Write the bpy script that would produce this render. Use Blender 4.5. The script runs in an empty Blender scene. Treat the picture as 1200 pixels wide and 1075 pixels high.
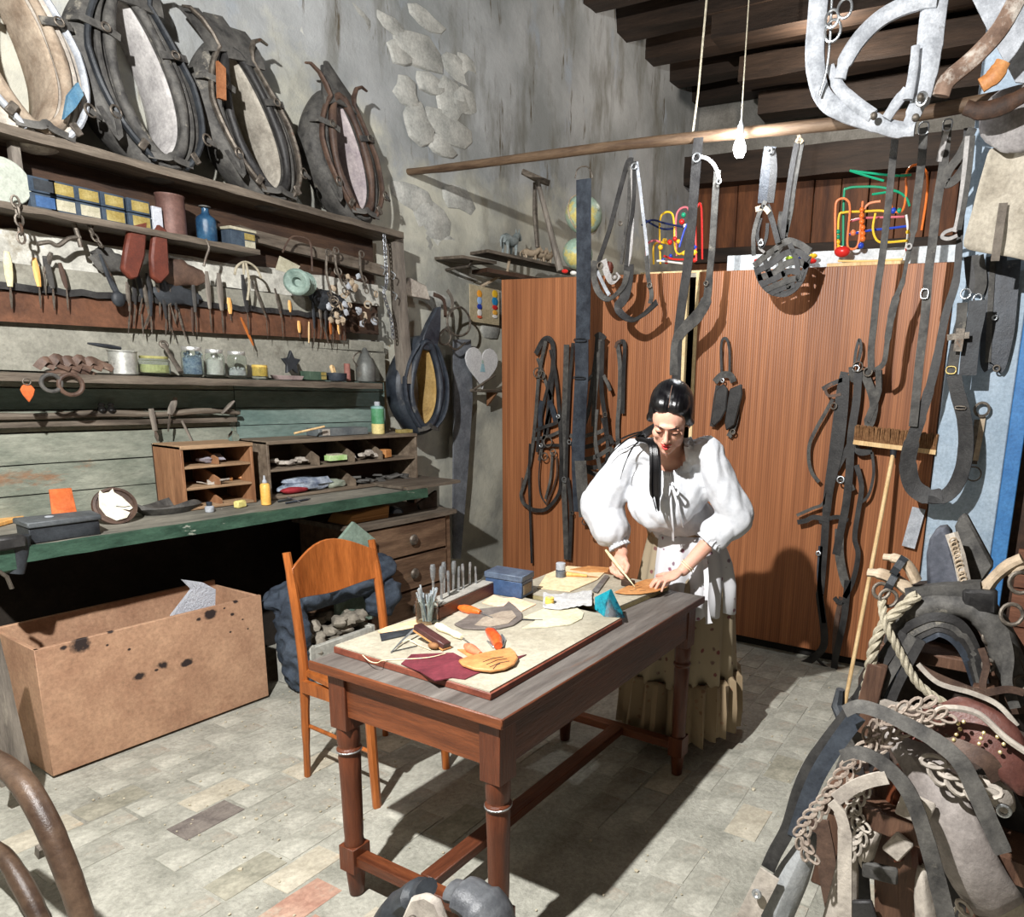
import bpy, bmesh, math, random
from mathutils import Vector, Matrix, Quaternion, noise
random.seed(7)
PI = math.pi
V = Vector
SC = bpy.context.scene
COL = SC.collection
# ---------------------------------------------------------------- camera
CAMZ = 1.6
FPX, CX, CY = 829.8, 765.2, 626.7
_yaw, _pit, _rol = .46892, .20716, .03943
FW = V((-math.sin(_yaw)*math.cos(_pit), math.cos(_yaw)*math.cos(_pit), -math.sin(_pit)))
_r = V((math.cos(_yaw), math.sin(_yaw), 0)); _u = _r.cross(FW)
RT = _r*math.cos(_rol)+_u*math.sin(_rol)
UP = -_r*math.sin(_rol)+_u*math.cos(_rol)
cam_d = bpy.data.cameras.new('camera'); cam = bpy.data.objects.new('camera', cam_d); COL.objects.link(cam)
cam.matrix_world = Matrix(((RT.x, UP.x, -FW.x, 0), (RT.y, UP.y, -FW.y, 0), (RT.z, UP.z, -FW.z, CAMZ), (0, 0, 0, 1)))
cam_d.sensor_fit = 'HORIZONTAL'; cam_d.sensor_width = 36; cam_d.lens = FPX/1200*36
cam_d.shift_x = -(CX-600)/1200; cam_d.shift_y = (CY-537.5)/1200
cam_d.clip_start = .02; cam_d.clip_end = 60
SC.camera = cam
# ---------------------------------------------------------------- world, lights, exposure
SC.view_settings.view_transform = 'Standard'; SC.view_settings.look = 'None'
SC.view_settings.gamma = 1; SC.view_settings.use_curve_mapping = False
SC.view_settings.exposure = 0.0
w = bpy.data.worlds.new('world'); SC.world = w; w.use_nodes = True
w.node_tree.nodes['Background'].inputs[0].default_value = (.80, .88, 1.0, 1)
w.node_tree.nodes['Background'].inputs[1].default_value = .035
def lamp(name, loc, power, rad, col=(1, 1, 1)):
    d = bpy.data.lights.new(name, 'POINT'); d.energy = power; d.shadow_soft_size = rad; d.color = col
    o = bpy.data.objects.new(name, d); o.location = loc; COL.objects.link(o); return o
lamp('workshop_lamp', (-1.22, .02, 3.0), 950, .03, (1, .99, .975))      # bare bulb hanging just behind the photographer's left shoulder
lamp('hanging_bulb_light', (-1.49, 3.62, 2.84), 34, .035, (.93, .96, 1))     # the bulb on the pole
lamp('back_fill_light', (-1.9, 6.5, 4.35), 90, .05, (1, .9, .8))            # unseen fill light added to brighten the wall and gate behind the wardrobe

# ---------------------------------------------------------------- pixel of the photograph -> point of the place
def ray(x, y): return FW+RT*((x-CX)/FPX)-UP*((y-CY)/FPX)
def onX(x, y, X): d = ray(x, y); return V((0, 0, CAMZ))+d*(X/d.x)
def onY(x, y, Y): d = ray(x, y); return V((0, 0, CAMZ))+d*(Y/d.y)
def onZ(x, y, Z): d = ray(x, y); return V((0, 0, CAMZ))+d*((Z-CAMZ)/d.z)

# ---------------------------------------------------------------- materials
MATS = {}
def _new(name):
    m = bpy.data.materials.new(name); m.use_nodes = True; nt = m.node_tree
    return m, nt, nt.nodes['Principled BSDF']
def lin(c):
    return tuple(((x/255)/12.92 if x/255 <= .04045 else ((x/255+.055)/1.055)**2.4) for x in c)+(1,)
def mat(name, c1, c2=None, c3=None, sc=12, axis=(1, 1, 1), rough=.75, bump=.25, metal=0, t3=.62, w3=.08, det=6, dist=.002, spec=.35, rand=.0, emit=None, trans=0, blend=(.35, .65), fine=.24):
    if bump == 0: fine = 0
    if name in MATS: return MATS[name]
    m, nt, p = _new(name); N = nt.nodes; L = nt.links
    tc = N.new('ShaderNodeTexCoord'); mp = N.new('ShaderNodeMapping'); mp.inputs['Scale'].default_value = axis
    L.new(tc.outputs['Object'], mp.inputs['Vector'])
    nz = N.new('ShaderNodeTexNoise'); nz.inputs['Scale'].default_value = sc; nz.inputs['Detail'].default_value = det; nz.inputs['Roughness'].default_value = .65
    L.new(mp.outputs['Vector'], nz.inputs['Vector'])
    cr = N.new('ShaderNodeValToRGB'); e = cr.color_ramp.elements
    e[0].position = blend[0]; e[0].color = lin(c1); e[1].position = blend[1]; e[1].color = lin(c2 or c1)
    L.new(nz.outputs['Fac'], cr.inputs['Fac']); out = cr.outputs['Color']
    if c3:
        n2 = N.new('ShaderNodeTexNoise'); n2.inputs['Scale'].default_value = sc*.45; n2.inputs['Detail'].default_value = 8
        n2.inputs['Roughness'].default_value = .7
        m2 = N.new('ShaderNodeVectorMath'); m2.operation = 'ADD'; m2.inputs[1].default_value = (7.3, 2.1, 5.7)
        L.new(mp.outputs['Vector'], m2.inputs[0]); L.new(m2.outputs[0], n2.inputs['Vector'])
        c = N.new('ShaderNodeValToRGB'); c.color_ramp.elements[0].position = t3; c.color_ramp.elements[1].position = t3+w3
        L.new(n2.outputs['Fac'], c.inputs['Fac'])
        mx = N.new('ShaderNodeMix'); mx.data_type = 'RGBA'; L.new(c.outputs['Color'], mx.inputs['Factor'])
        L.new(out, mx.inputs['A']); mx.inputs['B'].default_value = lin(c3); out = mx.outputs['Result']
    if rand:
        oi = N.new('ShaderNodeObjectInfo'); hs = N.new('ShaderNodeHueSaturation')
        mr = N.new('ShaderNodeMapRange'); mr.inputs['To Min'].default_value = 1-rand; mr.inputs['To Max'].default_value = 1+rand
        L.new(oi.outputs['Random'], mr.inputs['Value']); L.new(mr.outputs[0], hs.inputs['Value']); L.new(out, hs.inputs['Color']); out = hs.outputs['Color']
    if fine:
        n3 = N.new('ShaderNodeTexNoise'); n3.inputs['Scale'].default_value = max(sc*7, 60); n3.inputs['Detail'].default_value = 5; n3.inputs['Roughness'].default_value = .75
        L.new(mp.outputs['Vector'], n3.inputs['Vector']); m3 = N.new('ShaderNodeMapRange'); m3.inputs['From Min'].default_value = .3; m3.inputs['From Max'].default_value = .7
        m3.inputs['To Min'].default_value = 1-fine; m3.inputs['To Max'].default_value = 1+fine; L.new(n3.outputs['Fac'], m3.inputs['Value'])
        h3 = N.new('ShaderNodeHueSaturation'); L.new(m3.outputs[0], h3.inputs['Value']); L.new(out, h3.inputs['Color']); out = h3.outputs['Color']
    L.new(out, p.inputs['Base Color'])
    p.inputs['Roughness'].default_value = rough; p.inputs['Metallic'].default_value = metal
    p.inputs['Specular IOR Level'].default_value = spec
    if trans: p.inputs['Transmission Weight'].default_value = trans
    if bump:
        b = N.new('ShaderNodeBump'); b.inputs['Strength'].default_value = bump; b.inputs['Distance'].default_value = dist*4
        L.new((n3 if fine else nz).outputs['Fac'], b.inputs['Height']); L.new(b.outputs['Normal'], p.inputs['Normal'])
    if emit:
        p.inputs['Emission Color'].default_value = (1, 1, 1, 1); p.inputs['Emission Strength'].default_value = emit
    MATS[name] = m; return m
def wood(name, c1, c2, axis='Y', c3=None, **k):
    a = {'X': (.12, 1, 1), 'Y': (1, .12, 1), 'Z': (1, 1, .12)}[axis]
    k.setdefault('sc', 22); k.setdefault('rough', .6); k.setdefault('bump', .35)
    return mat(name, c1, c2, c3, axis=a, **k)

# leathers
L_GREY = mat('dusty grey leather', (46, 45, 44), (88, 86, 82), (128, 123, 112), sc=14, rough=.7, rand=.15)
L_DARK = mat('old black leather', (26, 25, 26), (54, 53, 52), (100, 96, 88), sc=12, rough=.5, t3=.66, rand=.15)
L_BLUE = mat('blue black leather', (30, 34, 42), (58, 64, 72), (100, 100, 98), sc=10, rough=.42, rand=.1)
L_BROWN = mat('worn brown leather', (56, 42, 36), (92, 72, 60), (134, 122, 108), sc=12, rough=.55, rand=.12)
L_RED = mat('oxblood leather', (72, 34, 26), (104, 52, 38), sc=16, rough=.5)
L_TAN = mat('tan leather', (166, 108, 60), (194, 140, 88), sc=9, rough=.5)
L_ORG = mat('orange tan leather', (184, 88, 46), (206, 112, 64), sc=9, rough=.4)
L_PALE = mat('pale grey hide', (132, 124, 116), (182, 174, 162), (98, 90, 84), sc=7, rough=.85)
FELT = mat('grey white felt', (140, 137, 136), (180, 177, 174), (120, 104, 90), sc=10, rough=.95, t3=.64)
FELT_B = mat('brown stained canvas', (120, 104, 88), (164, 150, 132), (146, 112, 68), sc=8, rough=.95)
FELT_Y = mat('ochre felt', (150, 122, 70), (176, 148, 96), (112, 88, 58), sc=9, rough=.95)
ROPE = mat('twisted rope', (146, 138, 118), (180, 172, 152), sc=60, rough=.95, bump=.5)
BONE = mat('pale horn wood', (142, 124, 102), (180, 164, 142), (110, 92, 72), sc=10, rough=.6)
IRON = mat('rusty iron', (72, 66, 60), (122, 114, 104), (104, 72, 52), sc=30, rough=.5, metal=.6, rand=.1)
STEEL = mat('bright steel', (150, 154, 158), (208, 212, 214), sc=30, rough=.28, metal=.85)
WHITEP = mat('chipped white paint', (138, 142, 148), (182, 186, 192), (96, 92, 90), sc=14, rough=.6, t3=.66)
# woods
W_OLD = wood('grey old shelf wood', (62, 54, 46), (112, 102, 90), 'Y', (138, 128, 112), t3=.64)
W_OLDX = wood('grey old wood along x', (70, 58, 48), (122, 106, 90), 'X', (146, 130, 110), t3=.64)
W_OLDZ = wood('grey old wood upright', (78, 72, 66), (126, 118, 108), 'Z', (150, 142, 128), t3=.64)
W_POLE = wood('pole wood', (72, 54, 40), (110, 90, 70), 'X', (70, 52, 38))
W_DARK = wood('dark brown wood', (44, 30, 22), (72, 50, 36), 'Y', rough=.6)
W_BEAM = wood('beam wood', (34, 26, 20), (62, 48, 38), 'X', (84, 72, 60), t3=.66, sc=9)
W_TABLE = wood('red brown table wood', (62, 32, 20), (98, 54, 34), 'Y', rough=.38, sc=14)
W_TABX = wood('red brown table wood across', (72, 36, 20), (116, 64, 36), 'X', rough=.38, sc=14)
W_TABZ = wood('red brown turned wood', (62, 30, 18), (94, 50, 30), 'Z', rough=.36, sc=14)
W_TABT = wood('worn dusty table top', (74, 68, 64), (116, 110, 104), 'Y', (98, 66, 46), sc=10, rough=.55, t3=.58)
W_CHAIR = wood('orange varnished wood', (124, 66, 28), (166, 96, 46), 'Z', rough=.32, sc=12)
W_CUB = wood('orange brown cubby wood', (122, 84, 58), (154, 112, 80), 'Z', (110, 84, 64))
W_LIGHT = wood('light pine wood', (196, 160, 110), (224, 194, 146), 'Z', rough=.6)
W_HANDLE = wood('yellow handle wood', (204, 146, 76), (226, 176, 108), 'Z', rough=.45)
GREENP = mat('chipped green paint', (34, 58, 46), (60, 88, 72), (150, 154, 142), sc=16, axis=(1, .4, 1), rough=.6, t3=.60, w3=.03)
BLACKM = mat('black painted metal', (30, 32, 36), (52, 56, 60), (96, 96, 94), sc=12, rough=.5, t3=.66)
STONE = mat('pale wall stone', (148, 149, 144), (186, 185, 178), (128, 130, 126), sc=7, rough=.9, bump=.5, rand=.06)

# ---------------------------------------------------------------- geometry collector
OFF = {}
def sm(pts, n=6, closed=False):
    pts = [V(p) for p in pts]; out = []; N = len(pts)
    if N < 3 and not closed: 
        return [pts[0].lerp(pts[1], i/n) for i in range(n+1)]
    rng = range(N if closed else N-1)
    for i in rng:
        if closed: a, b, c, d = pts[i-1], pts[i], pts[(i+1) % N], pts[(i+2) % N]
        else: a, b, c, d = pts[max(i-1, 0)], pts[i], pts[i+1], pts[min(i+2, N-1)]
        for k in range(n):
            t = k/n
            out.append(.5*((2*b)+(c-a)*t+(2*a-5*b+4*c-d)*t*t+(3*b-a-3*c+d)*t**3))
    if not closed: out.append(pts[-1])
    return out
class G:
    def __init__(s): s.v = []; s.f = []
    def add(s, vs, fs):
        b = len(s.v); s.v += [V(v) for v in vs]; s.f += [tuple(b+i for i in f) for f in fs]; return s
    def box(s, c, d, M=None):
        x, y, z = d[0]/2, d[1]/2, d[2]/2
        vs = [V((i*x, j*y, k*z)) for i in (-1, 1) for j in (-1, 1) for k in (-1, 1)]
        if M is not None: vs = [M @ v for v in vs]
        c = V(c)
        return s.add([v+c for v in vs], [(0, 1, 3, 2), (4, 6, 7, 5), (0, 4, 5, 1), (2, 3, 7, 6), (0, 2, 6, 4), (1, 5, 7, 3)])
    def bb(s, a, b):
        a = V(a); b = V(b); return s.box((a+b)/2, (abs(b.x-a.x), abs(b.y-a.y), abs(b.z-a.z)))
    def plank(s, a, b, w, t, up=(0, 0, 1), n=10, wob=.004, seed=0):
        a = V(a); b = V(b); d = (b-a).normalized(); up = V(up); sd = d.cross(up).normalized(); up = sd.cross(d).normalized()
        vs = []; fs = []
        for i in range(n+1):
            c = a.lerp(b, i/n)
            for q, (su, sw) in enumerate(((1, 1), (1, -1), (-1, -1), (-1, 1))):
                o = noise.noise_vector(V((i*.9+seed*3.1, q*5.3, seed*1.7)))*wob
                vs.append(c+up*(t/2*su)+sd*(w/2*sw)+up*o.x+sd*o.y)
        for i in range(n):
            for q in range(4):
                fs.append((i*4+q, i*4+(q+1) % 4, i*4+4+(q+1) % 4, i*4+4+q))
        fs += [(3, 2, 1, 0), (n*4, n*4+1, n*4+2, n*4+3)]
        return s.add(vs, fs)
    def tube(s, path, r, seg=8, closed=False, flat=1.0, nrm=None):
        path = [V(p) for p in path]; n = len(path)
        rs = r if isinstance(r, (list, tuple)) else [r]*n
        if len(rs) != n: rs = [rs[0]+(rs[-1]-rs[0])*i/(n-1) if len(rs) == 2 else rs[min(len(rs)-1, int(i*len(rs)/n))] for i in range(n)]
        T = []
        for i in range(n):
            if closed: t = path[(i+1) % n]-path[i-1]
            else: t = path[min(i+1, n-1)]-path[max(i-1, 0)]
            if t.length < 1e-7: t = V((0, 0, 1))
            T.append(t.normalized())
        if nrm is None:
            a = V((0, 0, 1)) if abs(T[0].z) < .9 else V((1, 0, 0))
        else: a = V(nrm)
        vs = []; u = None
        for i in range(n):
            if u is None or nrm is not None: u = (a-T[i]*a.dot(T[i]))
            else: u = u-T[i]*u.dot(T[i])
            if u.length < 1e-6: u = T[i].orthogonal()
            u.normalize(); w_ = T[i].cross(u)
            for k in range(seg):
                an = 2*PI*k/seg
                vs.append(path[i]+u*(math.cos(an)*rs[i]*flat)+w_*(math.sin(an)*rs[i]))
        fs = []
        for i in range(n if closed else n-1):
            j = (i+1) % n
            for k in range(seg):
                k2 = (k+1) % seg; fs.append((i*seg+k, i*seg+k2, j*seg+k2, j*seg+k))
        if not closed:
            fs.append(tuple(range(seg))[::-1]); fs.append(tuple((n-1)*seg+k for k in range(seg)))
        return s.add(vs, fs)
    def ribbon(s, path, w, th=.004, nrm=(0, -1, 0), closed=False):
        path = [V(p) for p in path]; n = len(path)
        ws = w if isinstance(w, (list, tuple)) else [w]*n
        if len(ws) != n: ws = [ws[int(i*(len(ws)-1)/(n-1))] for i in range(n)]
        nr = nrm if isinstance(nrm, list) else [nrm]*n
        if len(nr) != n:
            m = len(nr)-1; nr = [V(nr[int(i*m/(n-1))]).lerp(V(nr[min(m, int(i*m/(n-1))+1)]), (i*m/(n-1)) % 1) for i in range(n)]
        vs = []; fs = []
        for i in range(n):
            t = (path[(i+1) % n]-path[i-1]) if closed else (path[min(i+1, n-1)]-path[max(i-1, 0)])
            if t.length < 1e-7: t = V((0, 0, 1))
            t.normalize()
            nn = V(nr[i]); sd = t.cross(nn)
            if sd.length < .05: sd = t.orthogonal()
            sd.normalize(); nn = sd.cross(t)
            a = sd*(ws[i]/2); b = nn*(th/2); p = path[i]
            vs += [p-a-b, p+a-b, p+a+b, p-a+b]
        for i in range(n if closed else n-1):
            j = (i+1) % n
            for q in range(4): fs.append((i*4+q, i*4+(q+1) % 4, j*4+(q+1) % 4, j*4+q))
        if not closed: fs += [(3, 2, 1, 0), (n*4-4, n*4-3, n*4-2, n*4-1)]
        return s.add(vs, fs)
    def lathe(s, prof, c, ax=(0, 0, 1), seg=20):
        ax = V(ax).normalized(); u = ax.orthogonal().normalized(); w_ = ax.cross(u); c = V(c); n = len(prof)
        vs = []; fs = []
        for r, z in prof:
            for k in range(seg):
                a = 2*PI*k/seg; vs.append(c+ax*z+(u*math.cos(a)+w_*math.sin(a))*max(r, 1e-4))
        for i in range(n-1):
            for k in range(seg):
                k2 = (k+1) % seg; fs.append((i*seg+k, i*seg+k2, (i+1)*seg+k2, (i+1)*seg+k))
        fs.append(tuple(range(seg))[::-1]); fs.append(tuple((n-1)*seg+k for k in range(seg)))
        return s.add(vs, fs)
    def cyl(s, a, b, r, r2=None, seg=14):
        a = V(a); b = V(b); d = b-a; r2 = r if r2 is None else r2
        return s.lathe([(r, 0), (r2, d.length)], a, d, seg)
    def prism(s, pts, ext):
        pts = [V(p) for p in pts]; e = V(ext); n = len(pts)
        return s.add(pts+[p+e for p in pts], [tuple(range(n))[::-1], tuple(range(n, 2*n))]+[(i, (i+1) % n, n+(i+1) % n, n+i) for i in range(n)])
    def ell(s, c, r, M=None, seg=14, rings=9, jit=0, seed=0):
        c = V(c); vs = []; fs = []
        r = (r, r, r) if isinstance(r, (int, float)) else r
        for i in range(rings+1):
            th = PI*i/rings
            for k in range(seg):
                a = 2*PI*k/seg
                v = V((math.sin(th)*math.cos(a), math.sin(th)*math.sin(a), math.cos(th)))
                if jit: v = v*(1+jit*noise.noise(v*1.6+V((seed*3.7, seed, 0))))
                if i == 0: v = V((0, 0, 1))
                if i == rings: v = V((0, 0, -1))
                v = V((v.x*r[0], v.y*r[1], v.z*r[2]))
                vs.append(c+(M @ v if M is not None else v))
        for i in range(rings):
            for k in range(seg):
                k2 = (k+1) % seg; fs.append((i*seg+k, (i+1)*seg+k, (i+1)*seg+k2, i*seg+k2))
        return s.add(vs, fs)
    def torus(s, c, R, r, nrm=(0, -1, 0), seg=18, sr=7, sx=1, sy=1):
        nrm = V(nrm).normalized(); u = nrm.orthogonal().normalized() if abs(nrm.z) > .9 else V((0, 0, 1)).cross(nrm).normalized()
        w_ = nrm.cross(u); c = V(c)
        return s.tube([c+u*(math.cos(2*PI*k/seg)*R*sx)+w_*(math.sin(2*PI*k/seg)*R*sy) for k in range(seg)], r, sr, closed=True)
    def build(s, name, m, parent=None, smooth=True, bev=0, sub=0, ang=40):
        me = bpy.data.meshes.new(name)
        if parent is not None and parent.name in OFF: off = OFF[parent.name]
        else:
            xs = [v.x for v in s.v]; ys = [v.y for v in s.v]; zs = [v.z for v in s.v]
            off = V(((min(xs)+max(xs))/2, (min(ys)+max(ys))/2, min(zs)))
        me.from_pydata([tuple(v-off) for v in s.v], [], s.f)
        bm = bmesh.new(); bm.from_mesh(me); bmesh.ops.remove_doubles(bm, verts=bm.verts, dist=1e-5)
        if bev: 
            es = [e for e in bm.edges if len(e.link_faces) == 2 and e.calc_face_angle(0) > .6]
            bmesh.ops.bevel(bm, geom=es, offset=bev, segments=1, affect='EDGES', clamp_overlap=True)
        bmesh.ops.recalc_face_normals(bm, faces=bm.faces); bm.to_mesh(me); bm.free()
        me.materials.append(m)
        if smooth:
            me.polygons.foreach_set('use_smooth', [True]*len(me.polygons))
            me.set_sharp_from_angle(angle=math.radians(ang))
        o = bpy.data.objects.new(name, me); COL.objects.link(o)
        if parent is not None and parent.name in OFF: o.parent = parent
        else: o.location = off
        OFF[o.name] = off
        if sub:
            md = o.modifiers.new('sub', 'SUBSURF'); md.levels = md.render_levels = sub
        return o
def tag(o, label=None, cat=None, group=None, kind=None):
    if label: o['label'] = label
    if cat: o['category'] = cat
    if group: o['group'] = group
    if kind: o['kind'] = kind
    return o
def thing(name, label, cat, loc, group=None):
    o = bpy.data.objects.new(name, None); COL.objects.link(o); o.location = V(loc); o.empty_display_size = .05
    OFF[o.name] = V(loc); return tag(o, label, cat, group)
def solo(name, g, m, label, cat, group=None, **k): return tag(g.build(name, m, None, **k), label, cat, group)
def struct(name, g, m, parent=None, **k):
    o = g.build(name, m, parent, **k)
    if parent is None: o['kind'] = 'structure'
    return o
def Rz(a): return Matrix.Rotation(a, 3, 'Z')
def Rx(a): return Matrix.Rotation(a, 3, 'X')
def Ry(a): return Matrix.Rotation(a, 3, 'Y')
# --- BODY OF THE SCENE
# ================================================================ SETTING
# floor
fl = mat('dusty floor screed', (138, 137, 126), (176, 174, 162), (112, 108, 98), sc=4.5, rough=.95, bump=.6, dist=.004, det=10, t3=.6, w3=.12)
g = G()
nx, ny = 60, 90
vs = []; fs = []
for i in range(nx+1):
    for j in range(ny+1):
        x = -4.2+i*(6.2/nx); y = -1.5+j*(10.2/ny)
        vs.append(V((x, y, -.0015+.0015*noise.noise(V((x*2.2, y*2.2, 0))))))
for i in range(nx):
    for j in range(ny):
        a = i*(ny+1)+j; fs.append((a, a+ny+1, a+ny+2, a+1))
g.add(vs, fs); g.add([(-4.2, -1.5, -.08), (2, -1.5, -.08), (2, 8.7, -.08), (-4.2, 8.7, -.08)], [(0, 1, 2, 3)])
floor = struct('floor', g, fl)
TM = [mat('dust covered brick', (136, 135, 124), (172, 170, 158), (150, 136, 120), sc=5, rough=.95, bump=.5, t3=.6, w3=.1, rand=.07),
      mat('grey brick', (122, 120, 106), (154, 150, 134), (98, 92, 84), sc=7, rough=.9, rand=.06),
      mat('red brick', (150, 112, 96), (168, 138, 120), (160, 152, 136), sc=7, rough=.9, t3=.55),
      mat('dark stone brick', (96, 88, 84), (128, 120, 112), sc=14, rough=.9, bump=.6),
      mat('pale brick', (154, 147, 130), (178, 171, 154), (168, 148, 122), sc=6, rough=.9)]
ROWW, TL = .132, .222
cells = []
for r in range(28):
    xc = -3.1+r*ROWW
    for c in range(17):
        yc = .55+c*TL+(TL/2 if r % 2 else 0)
        cells.append((xc, yc))
cells.sort(key=lambda p: p[0]**2+p[1]**2)
special = {(-2.44, 1.41): 3, (-2.89, 1.17): 1, (-1.79, 1.18): 2, (-1.70, 1.05): 2, (-2.05, 1.3): 1, (-1.55, 1.2): 4, (-.9, 1.2): 4, (-1.3, 1.2): 4}
kept = []
rest = G(); nb = 0
rr = random.Random(3)
proto = {}
def tile_geo(seed):
    g = G(); n = 12; pts = []
    hx, hy = ROWW/2-.005, TL/2-.005
    base = [(-hx, -hy), (0, -hy), (hx, -hy), (hx, 0), (hx, hy), (0, hy), (-hx, hy), (-hx, 0)]
    q = [V((x+.004*noise.noise(V((x*30, y*30, seed))), y+.005*noise.noise(V((y*30, x*30, seed+4))), -.012)) for x, y in base]
    top = [V((p.x*.97, p.y*.98, .0012+.001*noise.noise(V((p.x*20, p.y*20, seed+9))))) for p in q]
    g.add(q+top, [tuple(range(8, 16))]+[(i, (i+1) % 8, 8+(i+1) % 8, 8+i) for i in range(8)]+[tuple(range(8))[::-1]])
    return g
for xc, yc in cells:
    sp = None
    for (sx, sy), mi in special.items():
        if abs(sx-xc) < ROWW/2 and abs(sy-yc) < TL/2: sp = mi
    d = noise.noise(V((xc*1.3+3, yc*1.3, 0)))
    if sp is None and (rr.random() < .42+.45*d): continue
    mi = sp if sp is not None else (0 if rr.random() < .74 else rr.choice((1, 4, 0, 4, 2 if yc < 2 else 0)))
    rot = rr.uniform(-.02, .02)
    if nb < 290:
        s_ = rr.randrange(4)
        if (s_, mi) not in proto:
            proto[(s_, mi)] = tile_geo(s_*3.3).build('brick_proto', TM[mi], None, smooth=False).data
            bpy.data.objects.remove(bpy.data.objects['brick_proto'])
        o = bpy.data.objects.new('brick', proto[(s_, mi)]); COL.objects.link(o); o.parent = floor
        o.location = V((xc, yc, -.012-.002*rr.random()+(.002 if sp == 3 else 0)))-OFF['floor']; o.rotation_euler = (rr.uniform(-.008, .008), rr.uniform(-.008, .008), rot)
        nb += 1
    else:
        t = tile_geo(rr.randrange(4)*3.3); M = Rz(rot)
        rest.add([M @ v+V((xc, yc, -.002)) for v in t.v], t.f)
if rest.v: o = rest.build('brick', TM[0], floor, smooth=False); o['kind'] = 'stuff'
# crumbs of mortar and grit lying about
g = G()
for i in range(420):
    t = rr.random()
    x = rr.uniform(-3.15, -.4) if i % 3 else rr.uniform(-3.15, -2.1); y = rr.uniform(1.0, 3.9) if i % 3 else rr.uniform(1.1, 2.6)
    s_ = rr.uniform(.002, .007)*(1.6 if rr.random() < .1 else 1)
    g.ell((x, y, .003), (s_, s_*.8, s_*.5), Rz(rr.random()*6), seg=5, rings=3, jit=.4, seed=i)
o = solo('floor_grit', g, mat('grit', (150, 140, 118), (196, 188, 166), sc=40, rand=.2), 'small crumbs of mortar and straw scattered over the dusty floor', 'debris', smooth=False); o['kind'] = 'stuff'

# left wall : uneven plaster, two colours of render, exposed stones
def plaster():
    m, nt, p = _new('old uneven plaster'); N = nt.nodes; L = nt.links
    tc = N.new('ShaderNodeTexCoord')
    def nz(sc, det=8, rough=.6, axis=(1, 1, 1), off=(0, 0, 0)):
        mp = N.new('ShaderNodeMapping'); mp.inputs['Scale'].default_value = axis; mp.inputs['Location'].default_value = off
        L.new(tc.outputs['Object'], mp.inputs['Vector'])
        n = N.new('ShaderNodeTexNoise'); n.inputs['Scale'].default_value = sc; n.inputs['Detail'].default_value = det; n.inputs['Roughness'].default_value = rough
        L.new(mp.outputs[0], n.inputs['Vector']); return n.outputs['Fac']
    def ramp(f, a, b):
        r = N.new('ShaderNodeValToRGB'); r.color_ramp.elements[0].position = a; r.color_ramp.elements[1].position = b; L.new(f, r.inputs[0]); return r.outputs[0]
    def mix(f, A, B):
        x = N.new('ShaderNodeMix'); x.data_type = 'RGBA'; L.new(f, x.inputs['Factor'])
        for s_, c in (('A', A), ('B', B)):
            if isinstance(c, tuple): x.inputs[s_].default_value = lin(c)
            else: L.new(c, x.inputs[s_])
        return x.outputs['Result']
    c = mix(ramp(nz(1.3), .38, .62), (134, 137, 136), (166, 168, 168))
    c = mix(ramp(nz(2.0, axis=(1, 1.8, .5), off=(3, 1, 2)), .52, .68), c, (114, 113, 106))
    c = mix(ramp(nz(3.1, axis=(1, 1.4, .7), off=(9, 4, 1)), .58, .70), c, (150, 157, 164))
    c = mix(ramp(nz(5, axis=(1, 3, .5), off=(1, 8, 1)), .62, .70), c, (92, 84, 70))
    # the pale lime-washed zone low down beyond the shelves
    sx = N.new('ShaderNodeSeparateXYZ'); L.new(tc.outputs['Object'], sx.inputs[0])
    nn = nz(2.4, off=(5, 5, 5))
    ad = N.new('ShaderNodeMath'); ad.operation = 'MULTIPLY_ADD'; L.new(nn, ad.inputs[0]); ad.inputs[1].default_value = 1.6; L.new(sx.outputs['Z'], ad.inputs[2])
    mr = N.new('ShaderNodeMapRange'); mr.inputs['From Min'].default_value = 4.05; mr.inputs['From Max'].default_value = 3.75
    L.new(ad.outputs[0], mr.inputs['Value'])
    c = mix(mr.outputs[0], c, mix(ramp(nz(2.2, off=(2, 2, 2)), .42, .6), (184, 182, 168), (148, 148, 140)))
    L.new(c, p.inputs['Base Color']); p.inputs['Roughness'].default_value = .95; p.inputs['Specular IOR Level'].default_value = .15
    b = N.new('ShaderNodeBump'); b.inputs['Strength'].default_value = .6; b.inputs['Distance'].default_value = .02
    L.new(nz(7, 10, .7), b.inputs['Height']); L.new(b.outputs[0], p.inputs['Normal'])
    return m
PLA = plaster()
XW = -3.86
def wallgrid(axis, c, a0, a1, z0, z1, n, m_, amp, thick):
    g = G(); vs = []; fs = []
    for i in range(n+1):
        for j in range(m_+1):
            a = a0+(a1-a0)*i/n; z = z0+(z1-z0)*j/m_
            d = amp*(noise.noise(V((a*1.4, z*1.4, 1)))+.5*noise.noise(V((a*4, z*4, 5)))+.25*noise.noise(V((a*9, z*9, 8))))
            vs.append(V((c+d, a, z)) if axis == 'X' else V((a, c+d, z)))
    for i in range(n):
        for j in range(m_): q = i*(m_+1)+j; fs.append((q, q+m_+1, q+m_+2, q+1))
    g.add(vs, fs)
    q = [(a0, z0), (a1, z0), (a1, z1), (a0, z1)]
    g.add([V((c-thick, a, z)) if axis == 'X' else V((a, c+thick, z)) for a, z in q], [(0, 1, 2, 3)])
    return g
wl = struct('wall_left', wallgrid('X', XW, -1.5, 8.6, -.05, 5.3, 170, 95, .022, .25), PLA)
wbm = mat('far plaster', (120, 118, 112), (150, 148, 142), sc=3, rough=.95)
struct('wall_back', wallgrid('Y', 8.4, -4.1, 2.0, -.05, 5.3, 40, 30, .02, .2), wbm)
DKW = mat('dark rough stone wall', (58, 54, 48), (88, 82, 74), sc=3, rough=.95)
struct('wall_right', G().bb((1.9, -1.5, -.05), (2.1, 8.6, 5.3)), DKW)
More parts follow.
